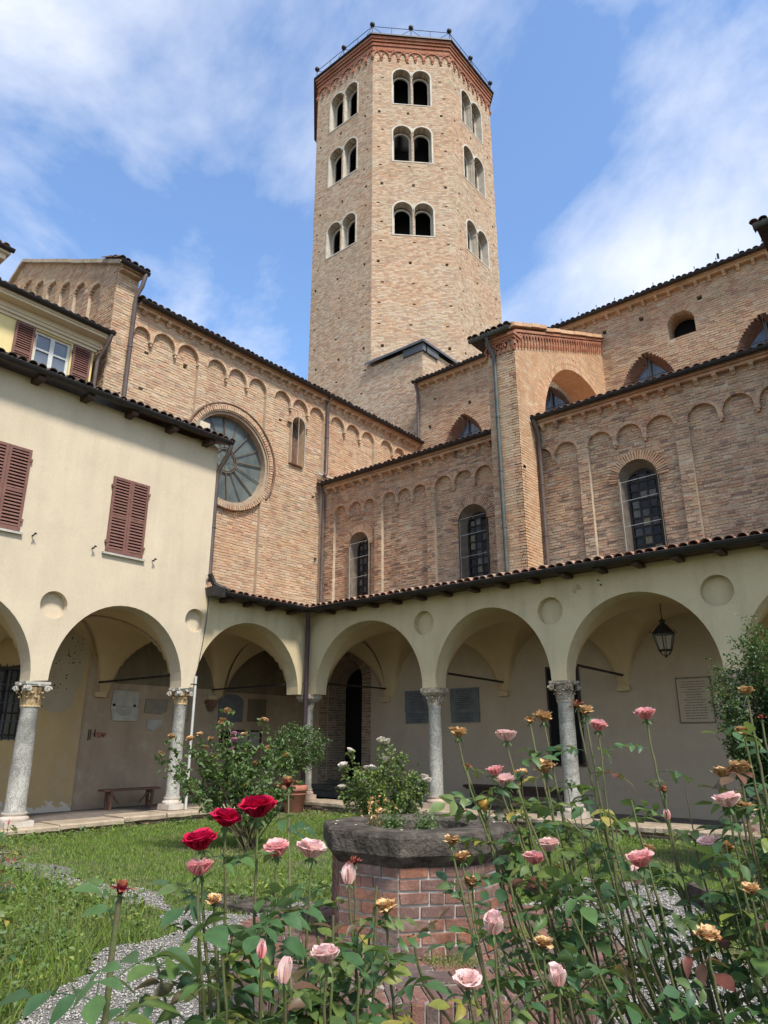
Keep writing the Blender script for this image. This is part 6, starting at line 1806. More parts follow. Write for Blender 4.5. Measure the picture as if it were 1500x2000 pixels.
# small stone kerb of the right hand bed and flat slab by the bed
kt = thing('bed_edging', 'narrow grey stone edging of the flower bed behind the roses on the right', 'edging', (11.6, -5.9, 0))
p0, p1 = Vec((10.95, -4.9, 0)), Vec((12.9, -7.3, 0)); dn = (p1 - p0).normalized(); L = (p1 - p0).length; k = 6
for i in range(k):
    b = MB(); c_ = p0 + dn * (L * (i + .5) / k); rr = Matrix.Rotation(math.atan2(dn.y, dn.x) + random.Random(i).uniform(-.03, .03), 3, 'Z'); b.box(c_ + Z * .08, (L / k * .975, .09, .20), rr); b.build('edging_stone', 'stone_cap', kt)
t = thing('flat_stone', 'flat worn grey stone slab set at the corner of the long grass', 'stone', (7.55, -8.05, 0))
b = MB(); b.prism([Vec((7.2 + .55 * math.cos(a) * (1 + .1 * math.sin(3 * a)) + .35, -8.06 + .22 * math.sin(a), .0)) for a in [2 * PI * i / 14 for i in range(14)]], Z, 0, .05); b.build('slab', 'stone_cap', t)

# ================================================================== the well
rg = random.Random(131)
well = thing('well', 'octagonal brick well with a thick dark stone rim, in the centre of the garden', 'well', WC + Z * .28)
plat = thing('well_platform', 'low octagonal brick platform laid in rings round the well', 'platform', WC)
ZP = .28
def octv(R, rot=WROT): return [WC + Vec((R * math.cos(rot + PI / 4 * i), R * math.sin(rot + PI / 4 * i), 0)) for i in range(8)]
bl = []; mort = MB()
ov = octv(.655)
for i in range(8):
    a, b_ = ov[i], ov[(i + 1) % 8]; U = (b_ - a); L = U.length; U.normalize(); N = U.cross(Z)
    if N.dot(a - WC) < 0: U = -U; N = -N; a = b_
    U = Z.cross(N); 
    a = (ov[i] + ov[(i + 1) % 8]) / 2 - U * L / 2
    nc = 8; ch = .077
    for k in range(nc):
        z0 = ZP + .0 + k * ch
        mort.obox(a, U, Z, N, .004, L - .004, z0, z0 + ch, -.12, -.003)
        u = .002; first = (k % 2 == 0)
        Ls = ([.14, .235, .13] if (k + i) % 2 else [.245, .125, .245]) if True else []
        tot = sum(Ls); sc_ = (L - .004) / tot
        for q, l_ in enumerate(Ls):
            l2 = l_ * sc_
            jj = rg.uniform(-.001, .002)
            bl.append((a + U * (u + l2 / 2) + Z * (z0 + ch / 2) + N * (.002 + jj), U, Z, N, l2 - .011, ch - .013, .05, rg.random()))
            u += l2
place_bricks(well, 'brick_well', bl)
mort.build('mortar_wall', 'mortar_well', well)
inn = MB(); inn.lathe((WC.x, WC.y, 0), [(.38, .90), (.38, .45)], 24, cap=False); inn.build('shaft_lining', 'brick_dark', well)
# rim stone: octagonal outside, round hole, worn edges
cap = MB(); n = 64; ZC = 1.02
def capr(a, R):
    t_ = ((a - WROT + PI / 8 * 0) % (PI / 4)) - PI / 8
    rr = R * math.cos(PI / 8) / math.cos(t_)
    return min(rr, R * .985) 
prof = [(.66, ZC - .215), (.675, ZC - .20), (.715, ZC - .155), (.735, ZC - .135), (.74, ZC - .03), (.728, ZC - .008), (.70, ZC)]
rings = []
for (R_, z) in prof:
    rings.append([(WC + Vec((math.cos(2 * PI * i / n), math.sin(2 * PI * i / n), 0)) * (capr(2 * PI * i / n, R_) + .010 * mnoise.noise(Vec((math.cos(2 * PI * i / n) * 4, math.sin(2 * PI * i / n) * 4, z * 9)))) + Z * (z + .006 * mnoise.noise(Vec((math.cos(2 * PI * i / n) * 3, math.sin(2 * PI * i / n) * 3, 2))))) for i in range(n)])
for (R_, z) in ((.55, ZC + .004), (.41, ZC - .002), (.385, ZC - .02), (.375, ZC - .20)):
    rings.append([WC + Vec((math.cos(2 * PI * i / n), math.sin(2 * PI * i / n), 0)) * (R_ + .008 * mnoise.noise(Vec((math.cos(2 * PI * i / n) * 5, math.sin(2 * PI * i / n) * 5, 7)))) + Z * (z + .006 * mnoise.noise(Vec((math.cos(2 * PI * i / n) * 3, math.sin(2 * PI * i / n) * 3, 5 + R_ * 3)))) for i in range(n)])
vs = [p for r in rings for p in r]; m = len(rings)
cap.add(vs, [(i * n + k, i * n + (k + 1) % n, (i + 1) * n + (k + 1) % n, (i + 1) * n + k) for i in range(m - 1) for k in range(n)] + [tuple((m - 1) * n + k for k in range(n))], 0, False)
cap.build('rim_stone', 'stone_cap', well)
sl = MB(); sl.lathe((WC.x, WC.y, 0), [(.001, .93), (.20, .94), (.376, .925)], 24, cap=False); sl.build('soil', 'soil', well)
# platform
bl = []; mort = MB(); ROT = WROT
RO = 1.44; ap = math.cos(PI / 8)
for i in range(8):
    am = ROT + PI / 4 * (i + .5); N = Vec((math.cos(am), math.sin(am), 0)); U = Z.cross(N)
    rad_lo = .60; A0 = RO * ap
    k_out = int(2 * A0 * math.tan(PI / 8) / .077)
    Lf = 2 * A0 * math.tan(PI / 8)
    for k in range(k_out):                      # rim: bricks on edge, pointing outwards
        u = -Lf / 2 + Lf * (k + .5) / k_out
        c = WC + N * (A0 - .125) + U * u * (A0 - .125) / A0 + Z * (ZP + rg.uniform(-.006, .006))
        th = rg.uniform(-.03, .03) ; N2 = N * math.cos(th) + U * math.sin(th); U2 = U * math.cos(th) - N * math.sin(th)
        bl.append((c, U2, N2, Z, Lf / k_out * .80, .235, .05, rg.random()))
        c = WC + N * (A0 + rg.uniform(-.008, .008)) + U * u + Z * (ZP - .125)
        bl.append((c, U, Z, N, Lf / k_out * .82, .225, .05, rg.random()))
    r = A0 - .26; row = 0
    while r > .66:
        w_ = .062 if row % 3 else .12
        w_ = .115
        Lr_ = 2 * (r - w_ / 2) * math.tan(PI / 8); u = -Lr_ / 2 + 0.0
        first = row % 2
        while u < Lr_ / 2 - .02:
            l_ = min(.25 if not first else .125, Lr_ / 2 - u); first = 0
            if Lr_ / 2 - u - l_ < .05: l_ = Lr_ / 2 - u
            bl.append((WC + N * (r - w_ / 2) + U * (u + l_ / 2) + Z * (ZP + .004 + rg.uniform(-.006, .004)), U, N * -1, Z, l_ - .012, w_ - .013, .05, rg.random()) if False else (WC + N * (r - w_ / 2) + U * (u + l_ / 2) + Z * (ZP + rg.uniform(-.006, .004)), U, N, Z, l_ - .012, w_ - .013, .05, rg.random()))
            u += l_
        r -= w_; row += 1
bl = [(c, -U if U.cross(W).dot(N) < 0 else U, W, N, a, b_, d_, r_) for (c, U, W, N, a, b_, d_, r_) in bl]
place_bricks(plat, 'brick_paving', bl)
b = MB(); b.prism([WC + Vec((math.cos(ROT + PI / 4 * i), math.sin(ROT + PI / 4 * i), 0)) * (RO - .012) for i in range(8)], Z, -.05, ZP - .007); b.build('mortar_bed', 'mortar_paving', plat)
# weeds growing on the platform
def ring_pts(n_, r0, r1, a0=0, a1=2 * PI, z=ZP, h=.04, cl=None):
    out = []
    for i in range(n_):
        a = npr.uniform(a0, a1); r = npr.uniform(r0, r1)
        x, y = WC.x + r * math.cos(a), WC.y + r * math.sin(a)
        if mnoise.noise(Vec((x * 3.2, y * 3.2, 11))) < .08: continue
        out.append((x, y, z + npr.uniform(0, h)))
    return out
leaf_cloud('platform_weeds', ring_pts(7000, .63, .86) + ring_pts(2500, .7, 1.35, z=ZP, h=.015), .014, 'grass_dry', label='small dry weeds and moss at the foot of the well', cat='weeds', up=.6)
g2 = np.array(ring_pts(1800, .64, .82, h=.0)); blades('platform_grass', g2, npr.uniform(.03, .09, len(g2)), np.full(len(g2), .0022), 1.2, 'grass_blade', 'thin grass sprouting round the base of the well', 'grass', npr.random(len(g2)))
# plants in the mouth of the well
for (dx, dy, lab) in ((-.08, -.20, 'left of two small green seedlings in the mouth of the well'), (.13, -.08, 'right of two small green seedlings in the mouth of the well')):
    cc = WC + Vec((dx, dy, .93)); t = thing('seedling', lab, 'plant', cc, 'green seedlings in the well')
    pts = npr.normal(0, 1, (420, 3)) * np.array([.045, .045, .038]) + np.array([cc.x, cc.y, cc.z + .09])
    leaf_cloud('foliage', pts, .026, 'bush_leaf', t, up=.8)
    s = MB()
    for q in range(7): s.tube([cc, cc + Vec((rg.uniform(-.05, .05), rg.uniform(-.05, .05), .12))], .002, 4)
    s.build('stem', 'rose_cane', t)
t = thing('withered_stalks', 'tuft of withered orange stalks in the mouth of the well', 'plant', WC + Vec((-.27, -.14, .93)))
s = MB()
for q in range(16):
    b0 = WC + Vec((-.24 + rg.uniform(-.09, .09), -.16 + rg.uniform(-.06, .06), .93)); s.tube([b0, b0 + Vec((rg.uniform(-.03, .03), rg.uniform(-.03, .03), .08)), b0 + Vec((rg.uniform(-.06, .06), rg.uniform(-.06, .06), rg.uniform(.12, .30)))], .0022, 4)
s.build('stalk', 'rose_leaf_yellow', t)
leaf_cloud('dry_leaves', np.array([[WC.x - .24 + npr.normal(0, .06), WC.y - .16 + npr.normal(0, .05), 1.0 + npr.uniform(0, .2)] for _ in range(50)]), .045, 'petal_tan', t, up=.1, aspect=.4)
for i in range(14):
    a = rg.uniform(0, 2 * PI); r_ = rg.uniform(.44, .66); pt = WC + Vec((r_ * math.cos(a), r_ * math.sin(a), ZC + .006))
    b = MB(); b.add([pt + Vec((rg.uniform(.006, .014) * math.cos(q * PI / 3 + a), rg.uniform(.006, .014) * math.sin(q * PI / 3 + a), rg.uniform(0, .006))) for q in range(6)], [(0, 1, 2, 3, 4, 5)])
    o_ = b.build('fallen_petal', 'petal_white', None); o_['label'] = 'small white petal fallen on the rim of the well'; o_['category'] = 'petal'; o_['group'] = 'fallen petals on the well'
# where each bloom sits: x, y, z, kind, diameter
BL = {
'A':[(12.48,-12.20,1.45,'crimson',0.105),(12.43,-12.25,1.43,'crimson',0.085),(12.43,-12.31,1.39,'crimson',0.095),(12.44,-12.32,1.34,'pink',0.075),(12.47,-12.13,1.36,'pink',0.080),(12.49,-12.04,1.35,'palepink',0.090),(12.76,-12.26,1.22,'palepink',0.070),(12.75,-12.41,1.25,'bud',0.030),(12.82,-12.42,1.23,'palebud',0.040),(12.46,-12.29,1.28,'tan',0.045),(11.90,-11.57,1.46,'wilt',0.090)],
'A2':[(12.65,-12.63,1.37,'wilt',0.050)],
'A3':[(12.62,-11.92,1.23,'tan',0.075),(12.52,-11.94,1.28,'palebud',0.050),(12.53,-11.93,1.32,'wilt',0.045)],
'B':[(12.51,-11.44,1.62,'tan',0.075),(12.63,-11.36,1.61,'palepink',0.080),(12.64,-11.13,1.67,'tan',0.080),(12.60,-11.15,1.66,'tan',0.050),(12.83,-11.14,1.64,'pink',0.075),(12.74,-11.08,1.71,'wilt',0.060),(12.76,-11.07,1.69,'tan',0.070),(12.60,-11.38,1.51,'pink',0.065),(12.62,-11.36,1.48,'palepink',0.085),(12.64,-11.30,1.50,'tan',0.060),(12.73,-11.31,1.52,'tan',0.090),(12.47,-11.34,1.52,'wilt',0.045),(12.57,-11.40,1.41,'yellow',0.070),(12.51,-11.31,1.43,'tan',0.030),(12.78,-11.50,1.30,'pink',0.075),(12.77,-11.40,1.32,'palepink',0.080)],
'B2':[(13.00,-11.18,1.67,'pink',0.078),(13.06,-11.27,1.47,'wilt',0.045),(13.06,-11.48,1.32,'pink',0.085),(13.01,-11.40,1.26,'palebud',0.050),(12.97,-11.19,1.31,'tan',0.050),(13.06,-11.27,1.40,'bud',0.030)],
'B3':[(12.60,-11.62,1.34,'tan',0.060),(12.62,-11.60,1.30,'tan',0.060),(12.64,-11.59,1.24,'tan',0.060),(12.84,-11.81,1.20,'pinkcup',0.070),(12.82,-11.89,1.11,'palepink',0.075),(12.98,-11.79,1.12,'pinkcup',0.060),(12.84,-11.59,1.13,'tan',0.060)],
'B4':[(13.31,-11.30,1.72,'tan',0.055),(13.29,-11.30,1.62,'tan',0.055),(13.23,-11.32,1.52,'tan',0.070),(13.27,-11.31,1.53,'tan',0.075),(13.26,-11.41,1.46,'palepink',0.080),(13.27,-11.31,1.44,'tan',0.060),(13.18,-11.33,1.35,'palepink',0.075),(13.22,-11.32,1.35,'tan',0.055),(13.31,-11.51,1.29,'tan',0.055),(13.21,-11.53,1.19,'tan',0.070),(13.29,-11.10,1.66,'wilt',0.030),(13.18,-11.02,1.43,'bud',0.030)],
'C':[(4.09,-5.80,1.89,'tan'),(4.12,-5.75,2.03,'tan'),(4.20,-5.64,1.67,'pinkmauve'),(4.21,-5.63,1.57,'pinkmauve'),(4.31,-5.51,1.67,'tan'),(3.88,-6.07,1.67,'tan'),(3.62,-6.44,1.63,'tan'),(3.55,-6.55,1.37,'tan'),(3.80,-6.18,1.60,'tan'),(3.98,-5.93,1.60,'tan'),(4.50,-5.29,1.89,'tan'),(4.07,-5.81,1.85,'tan'),(3.93,-6.00,1.47,'tan'),(4.03,-5.87,1.33,'tan'),(4.19,-5.66,1.43,'pinkmauve'),(4.56,-5.22,1.45,'tan'),(4.23,-5.62,1.24,'tan'),(4.44,-5.36,1.23,'tan'),(4.35,-5.46,0.90,'tan'),(4.16,-5.71,0.91,'tan'),(4.77,-4.99,1.33,'yellow'),],
'D':[(4.81,-3.53,1.40,'white'),(4.74,-3.60,1.14,'white'),(5.04,-3.33,1.11,'white'),(5.11,-3.27,1.11,'white'),(5.28,-3.13,1.25,'white'),(5.24,-3.16,1.57,'cream'),(5.32,-3.09,1.54,'cream'),(4.99,-3.38,0.88,'palepink'),(4.72,-3.62,0.79,'white'),(5.49,-2.95,0.84,'palepink'),(5.81,-2.71,0.95,'white'),(5.86,-2.67,0.89,'white'),(5.69,-2.80,0.49,'white'),]}
# ================================================================== roses
def leaflet(b, base, d, n, L, w, curl=.15, fold=.18, seg=4, rnd=0.0):
    """pointed oval leaflet: base point, direction d, normal n"""
    d = d.normalized(); s = d.cross(n).normalized(); n = s.cross(d).normalized()
    prof = (0.10, .78, 1.0, .72, .04) if seg == 4 else (0.1, 1.0, .04)
    vs = []
    for i, f in enumerate(prof):
        t = i / (len(prof) - 1); c = base + d * (L * t) - n * (curl * L * t * t)
        for sg in (-1, 0, 1):
            vs.append(c + s * (sg * w * f) + n * (fold * w * f * abs(sg)))
    m = len(prof)
    b.add(vs, [(3 * i + e, 3 * i + e + 1, 3 * i + e + 4, 3 * i + e + 3) for i in range(m - 1) for e in (0, 1)], rnd, True)
_leafm = {}
def rose_leaf_mesh(kind, k):
    key = (kind, k)
    if key not in _leafm:
        rg = random.Random(k * 7 + 1); b = MB(); R_ = .105 + rg.uniform(-.01, .015)
        cur = lambda t: Vec((0, R_ * t, .012 * math.sin(t * 2) - .022 * t * t))
        b.tube([cur(i / 5) for i in range(6)], .0011, 4, rnd=.4)
        up = Vec((0, 0, 1)); r0 = rg.random() * .3
        for (t, L) in ((.42, .036), (.74, .044)):
            for sg in (-1, 1):
                dd = Vec((sg * 1.0, .45 + rg.uniform(-.2, .2), rg.uniform(-.35, .25)))
                nn = (up + Vec((rg.uniform(-.4, .4), rg.uniform(-.4, .4), 0))).normalized()
                leaflet(b, cur(t), dd, nn, L * rg.uniform(.9, 1.15), L * .31, rg.uniform(.0, .7), rg.uniform(.05, .7), rnd=r0 + rg.uniform(0, .12))
        leaflet(b, cur(1), Vec((rg.uniform(-.2, .2), 1, rg.uniform(-.5, .1))), up, .056, .0185, rg.uniform(.1, .4), .2, rnd=r0)
        _leafm[key] = mesh_of(b, 'leaf', kind)
    return _leafm[key]
KINDS = {'crimson': 'petal_crimson', 'pink': 'petal_pink', 'palepink': 'petal_palepink', 'pinkcup': 'petal_palepink', 'white': 'petal_white', 'cream': 'petal_white', 'mauve': 'petal_mauve', 'pinkmauve': 'petal_mauve',
         'tan': 'petal_tan', 'yellow': 'petal_yellow', 'wilt': 'petal_wilt', 'bud': 'petal_pink', 'palebud': 'petal_palepink'}
_bloom = {}
def bloom_mesh(kind, k):
    key = (kind, k)
    if key in _bloom: return _bloom[key]
    rg = random.Random(hash((len(kind) * 13 + ord(kind[0]) * 7 + k)) % 9999); b = MB()
    if kind in ('crimson', 'pink', 'palepink', 'white', 'cream', 'mauve', 'pinkmauve'):
        layers = [(3, 6, .34, .18, -.1), (4, 15, .40, .24, .1), (5, 27, .44, .29, .35), (5, 42, .47, .33, .6), (6, 60 if kind != 'crimson' else 72, .50, .36, .8)]
    elif kind in ('pinkcup',): layers = [(3, 3, .60, .20, -.1), (4, 9, .64, .27, .15), (4, 17, .66, .32, .55), (3, 30, .62, .34, 1.1)]
    elif kind in ('bud', 'palebud'): layers = [(3, 2, .85, .26, -.25), (3, 7, .9, .32, -.2)]
    elif kind == 'tan': layers = [(5, 12, .30, .20, .3), (7, 30, .36, .24, .3), (8, 50, .42, .26, .1), (9, 72, .46, .25, -.2), (6, 98, .42, .20, -.5)]
    elif kind == 'yellow': layers = [(4, 20, .4, .16, .5), (6, 60, .5, .16, -.8), (5, 95, .55, .12, -.6)]
    else: layers = [(4, 15, .36, .12, .9), (5, 50, .42, .14, -1.2), (5, 110, .5, .12, -.4)]
    dry = kind in ('tan', 'yellow', 'wilt')
    nt, ns = (5, 5)
    for li, (cnt, th, L, w, curl) in enumerate(layers):
        ph = rg.uniform(0, 6)
        for j in range(cnt):
            a = ph + 2 * PI * j / cnt + rg.uniform(-.2, .2); Lj = L * rg.uniform(.85, 1.15); tj = rad(th + rg.uniform(-9, 9)); cj = curl + rg.uniform(-.15, .15) + (rg.uniform(-.7, .7) if dry else 0)
            q = Vec((math.cos(a), math.sin(a), 0)); tq = Vec((-q.y, q.x, 0)); pos = Vec((0, 0, 0)) + q * .02; vs = []; ang = tj
            rk = [rg.uniform(-1, 1) for _ in range(40)]
            wj = w * rg.uniform(.85, 1.15)
            for i in range(nt):
                t = i / (nt - 1)
                if i: pos = pos + (q * math.sin(ang) + Z * math.cos(ang)) * (Lj / (nt - 1))
                ang = tj * (.25 + .75 * min(1, t * 1.6)) + cj * t * t * 1.1
                wf = wj * (math.sin(PI * min(.97, .12 + .72 * t)) ** .8)
                for s_ in range(ns):
                    s = -1 + 2 * s_ / (ns - 1)
                    rim = (.035 * math.sin(7 * s + ph + j * 2) if t > .8 else 0)
                    cr = (.05 if dry else .010) * rk[(i * ns + s_) % 40] * (t + .2)
                    cup = (1 - math.cos(s * 1.2)) * wj * (.5 if th < 50 else .28)
                    tip = -abs(s) ** 2 * .06 * L if t > .9 else 0
                    vs.append(pos + tq * (s * wf) - q * (cup * math.cos(tj)) + Z * (cup * math.sin(tj) * .8 + rim * .5 + tip) + q * (rim + cr) + Z * cr * .8)
            for i in range(nt - 1):
                for s_ in range(ns - 1):
                    b.add([vs[i * ns + s_], vs[i * ns + s_ + 1], vs[(i + 1) * ns + s_ + 1], vs[(i + 1) * ns + s_]], [(0, 1, 2, 3)], (i + 1) / nt, True)
    # merge doubles so that petals shade smoothly
    me = bpy.data.meshes.new('bloom'); me.from_pydata(b.v, [], b.f)
    a_ = me.attributes.new('rnd', 'FLOAT', 'FACE'); a_.data.foreach_set('value', b.r)
    import bmesh
    bm = bmesh.new(); bm.from_mesh(me); bmesh.ops.remove_doubles(bm, verts=bm.verts, dist=1e-5); bm.to_mesh(me); bm.free()
    me.polygons.foreach_set('use_smooth', [True] * len(me.polygons)); me.materials.append(MATS[KINDS[kind]]); me.update()
    _bloom[key] = me; return me
_cal = {}
def calyx_mesh():
    if 'm' not in _cal:
        b = MB(); b.lathe((0, 0, 0), [(.012, -.26), (.06, -.20), (.085, -.12), (.07, -.04), (.10, .02)], 10)
        for i in range(5):
            a = 2 * PI * i / 5; q = Vec((math.cos(a), math.sin(a), 0)); leaflet(b, q * .06 + Z * -.02, q + Z * -.35, Vec((-q.x * .3, -q.y * .3, 1)), .30, .045, .4, .2, seg=4)
        _cal['m'] = mesh_of(b, 'calyx', 'calyx')
    return _cal['m']
def put(name, me, parent, M):
    o = bpy.data.objects.new(name, me); COL.objects.link(o); o.parent = parent; o['_o'] = list(parent['_o']); o.matrix_local = M; return o
def bezier(p0, p1, p2, p3, n):
    return [p0 * (1 - t) ** 3 + p1 * 3 * t * (1 - t) ** 2 + p2 * 3 * t * t * (1 - t) + p3 * t ** 3 for t in [i / n for i in range(n + 1)]]
def orient_m(loc, d, up, s, roll=0):
    """matrix with local +Y along d, +Z near up"""
    d = d.normalized(); x = d.cross(up)
    if x.length < 1e-3: x = d.cross(Vec((1, 0, 0)))
    x.normalize(); z = x.cross(d)
    x2 = x * math.cos(roll) + z * math.sin(roll); z2 = z * math.cos(roll) - x * math.sin(roll)
    return Matrix(((x2.x * s, d.x * s, z2.x * s, loc.x), (x2.y * s, d.y * s, z2.y * s, loc.y), (x2.z * s, d.z * s, z2.z * s, loc.z), (0, 0, 0, 1)))
def rose_bush(label, base, blooms, seed, spread=.25, leaf_gap=.055, shoots=4, leaf_s=1.0, low=.35, lean=Vec((0, 0, 0)), rb=.0065, yellow=.10, red=.04, rt=.0028, shoot_h=.85, shoot_dir=None, cane='rose_cane', bare=0, bdir=(0, 0), sparse=.25):
    rg = random.Random(seed); base = Vec(base)
    t = thing('rose_bush', label, 'rose bush', base); o0 = base
    cnt = 0; leaves = []
    stems = []
    for (x, y, z, kind, size) in blooms: stems.append((Vec((x, y, z)), kind, size))
    mz = max(b_[2] for b_ in blooms)
    mean = sum((Vec(b_[:3]) for b_ in blooms), Vec((0, 0, 0))) / len(blooms)
    for i in range(shoots):
        a = rg.uniform(0, 2 * PI); r_ = rg.uniform(.1, spread * 1.6)
        stems.append((Vec((mean.x + math.cos(a) * r_, mean.y + math.sin(a) * r_, mz * rg.uniform(shoot_h * .8, shoot_h))), None, 0))
    for i in range(bare):
        p = mean + Vec((rg.uniform(-1, 1) * spread * 1.5, rg.uniform(-1, 1) * spread * 1.5, 0)); q = base + Vec((bdir[0] * rg.uniform(0, 1.6), bdir[1] * rg.uniform(0, 1.6), 0)); hz = rg.uniform(.95, 1.5)
        pts = bezier(q, q + Z * .4 + (p - q) * .1, Vec((p.x, p.y, hz * .7)), Vec((p.x, p.y, hz)), 16); b = MB(); r_ = rg.uniform(.0045, .0075); pts = [p_ + Vec((rg.uniform(-1, 1), rg.uniform(-1, 1), 0)) * .004 for p_ in pts]; b.tube(pts, r_, 7, r1=r_ * (.6 if hz < 1.08 else .2))
        for k in range(10):
            pk = pts[rg.randrange(4, 15)]; dk = Vec((rg.uniform(-1, 1), rg.uniform(-1, 1), 0)).normalized(); b.tube([pk, pk + dk * (r_ + .007) - Z * .002], .0018, 4, r1=.0003)
        b.build('stem', 'rose_cane' if i % 3 else 'rose_cane_brown', t)
    for (tip, kind, size) in stems:
        a = rg.uniform(0, 2 * PI); b0 = base + Vec((math.cos(a) * rg.uniform(.02, .12), math.sin(a) * rg.uniform(.02, .12), 0)) + lean * 0
        H = tip.z; hor = Vec((tip.x - b0.x, tip.y - b0.y, 0))
        p1 = b0 + hor * rg.uniform(.15, .45) + Z * H * rg.uniform(.3, .4) + Vec((rg.uniform(-.05, .05), rg.uniform(-.05, .05), 0))
        p2 = tip - Z * H * rg.uniform(.22, .34) - hor * rg.uniform(.0, .25)
        top = tip - Z * (size * .22)
        NS = 44; pts = bezier(b0, p1, p2, top, NS)
        pts = [p + Vec((rg.uniform(-1, 1), rg.uniform(-1, 1), 0)) * (.0018 if 0 < i < NS - 1 else 0) for i, p in enumerate(pts)]
        r0 = rb * rg.uniform(.8, 1.25)
        b = MB(); b.tube(pts, lambda f: r0 + (rt - r0) * f ** .8, 7)
        for q in range(14):                                  # thorns
            i = rg.randrange(6, 40); dd = Vec((rg.uniform(-1, 1), rg.uniform(-1, 1), -.2)).normalized(); rr = r0 + (rt - r0) * (i / NS); p = pts[i]
            b.add([p + dd * rr * .8 + Z * .003, p + dd * rr * .8 - Z * .003, p + dd * (rr + .006) - Z * .002, p + dd * rr * .8 + dd.cross(Z) * .002], [(0, 1, 2), (0, 2, 3), (1, 3, 2)])
        b.build('stem', cane if kind else 'rose_cane', t)
        # leaves along the stem
        Ls = 0; ph = rg.uniform(0, 6); nxt = rg.uniform(.04, .08)
        tot = sum((pts[i + 1] - pts[i]).length for i in range(NS)); run = 0
        i = NS; acc = 0
        while i > 0:
            seg = pts[i - 1] - pts[i]; acc += seg.length
            if acc > nxt and (pts[i - 1].z > H * low or (rg.random() < sparse and pts[i - 1].z > .25)):
                nxt = acc + leaf_gap * rg.uniform(.6, 1.5) * (1 + .15 * acc); ph += 2.4 + rg.uniform(-.5, .5)
                dd = Vec((math.cos(ph), math.sin(ph), rg.uniform(-.15, .75))).normalized()
                leaves.append((pts[i - 1].copy(), dd, rg.uniform(.75, 1.2) * leaf_s * min(1.0, .62 + acc * 2.2), rg.uniform(-.5, .5), acc))
            i -= 1
        if rg.random() < .7 and H > .8:                        # short side twig
            j = rg.randrange(22, 37); dd = Vec((rg.uniform(-1, 1), rg.uniform(-1, 1), .9)).normalized(); Lt = rg.uniform(.08, .22); e = pts[j] + dd * Lt
            b = MB(); b.tube([pts[j], pts[j] + dd * Lt * .5 + Z * .01, e], .0022, 5); b.build('twig', 'rose_cane', t)
            for q in range(4): leaves.append((pts[j].lerp(e, .25 + .25 * q), Vec((rg.uniform(-1, 1), rg.uniform(-1, 1), rg.uniform(0, .8))).normalized(), rg.uniform(.7, 1.1) * leaf_s, rg.uniform(-.4, .4), .3))
        if kind:
            me = bloom_mesh(kind, rg.randrange(4))
            ax = (Z + (pts[-1] - pts[-2]).normalized() * .5 + Vec((rg.uniform(-.25, .25), rg.uniform(-.25, .25), 0))).normalized()
            x = ax.cross(Vec((0, 1, 0))).normalized(); y = ax.cross(x)
            a2 = rg.uniform(0, 6); X_ = x * math.cos(a2) + y * math.sin(a2); Y_ = ax.cross(X_); s = size * 1.0
            p = tip - Z * size * .14 - o0
            M = Matrix(((X_.x * s, Y_.x * s, ax.x * s, p.x), (X_.y * s, Y_.y * s, ax.y * s, p.y), (X_.z * s, Y_.z * s, ax.z * s, p.z), (0, 0, 0, 1)))
            bo = put('bloom', me, t, M)
            cy = bpy.data.objects.new('calyx', calyx_mesh()); COL.objects.link(cy); cy.parent = bo; cy['_o'] = [0, 0, 0]; cy.scale = (.9, .9, .9)
    rg.shuffle(leaves); rest = {}
    for i, (p, dd, s, roll, acc) in enumerate(leaves):
        k = rg.random(); mt = 'rose_leaf'
        if k < yellow * (.4 + acc * 2): mt = 'rose_leaf_yellow'
        elif k > 1 - red * (4 if acc < .1 else .5): mt = 'rose_leaf_red'
        M = orient_m(p - o0, dd, Z + Vec((rg.uniform(-.4, .4), rg.uniform(-.4, .4), 0)), s, roll)
        if i < 300: put('leaf', rose_leaf_mesh(mt, rg.randrange(6)), t, M)
        else:
            me = rose_leaf_mesh(mt, rg.randrange(6)); r_ = rest.setdefault(mt, MB()); Mw = Matrix.Translation(o0) @ M
            r_.add([Mw @ v.co for v in me.vertices], [tuple(q.vertices) for q in me.polygons], rg.random(), True)
    for mt, r_ in rest.items(): r_.build('foliage', mt, t, kind='stuff')
    return t
rose_bush('foreground rose bush with deep crimson and pink blooms, left of the well', (12.53, -12.10, 0), BL['A'], 1, .18, .044, 15, 1.1, .35, sparse=.35, shoot_h=.90)
rose_bush('single thick rose stem topped by one withered dark red bloom, left foreground', (12.66, -12.66, 0), BL['A2'], 2, .12, .012, 3, 1.45, .2, rb=.009, rt=.005, shoot_h=.62)
rose_bush('foreground rose bush with pale green leaves in front of the brick well', (12.72, -11.96, 0), BL['A3'], 3, .12, .040, 2, 1.1, .55, yellow=.4, sparse=.12, shoot_h=.85)
rose_bush('tall rose bush with pink and dried tan blooms right of the well', (13.12, -11.30, 0), BL['B'], 4, .26, .052, 5, .94, .76, sparse=.10, shoot_h=.92, bare=15, bdir=(.30, .22))
rose_bush('tall rose bush with a single high pink bloom against the grey wall', (13.34, -11.30, 0), BL['B2'], 5, .28, .052, 5, .94, .76, sparse=.10, shoot_h=.92, bare=10, bdir=(.25, .2))
rose_bush('low rose bush with dried tan heads and pink buds in front of the platform', (12.98, -11.68, 0), BL['B3'], 6, .14, .050, 1, .9, .45, sparse=.12)
rose_bush('rose bush at the right edge with many faded cream and tan heads', (13.42, -11.25, 0), BL['B4'], 7, .30, .046, 8, .98, .70, sparse=.14, bare=8, bdir=(.1, .1))

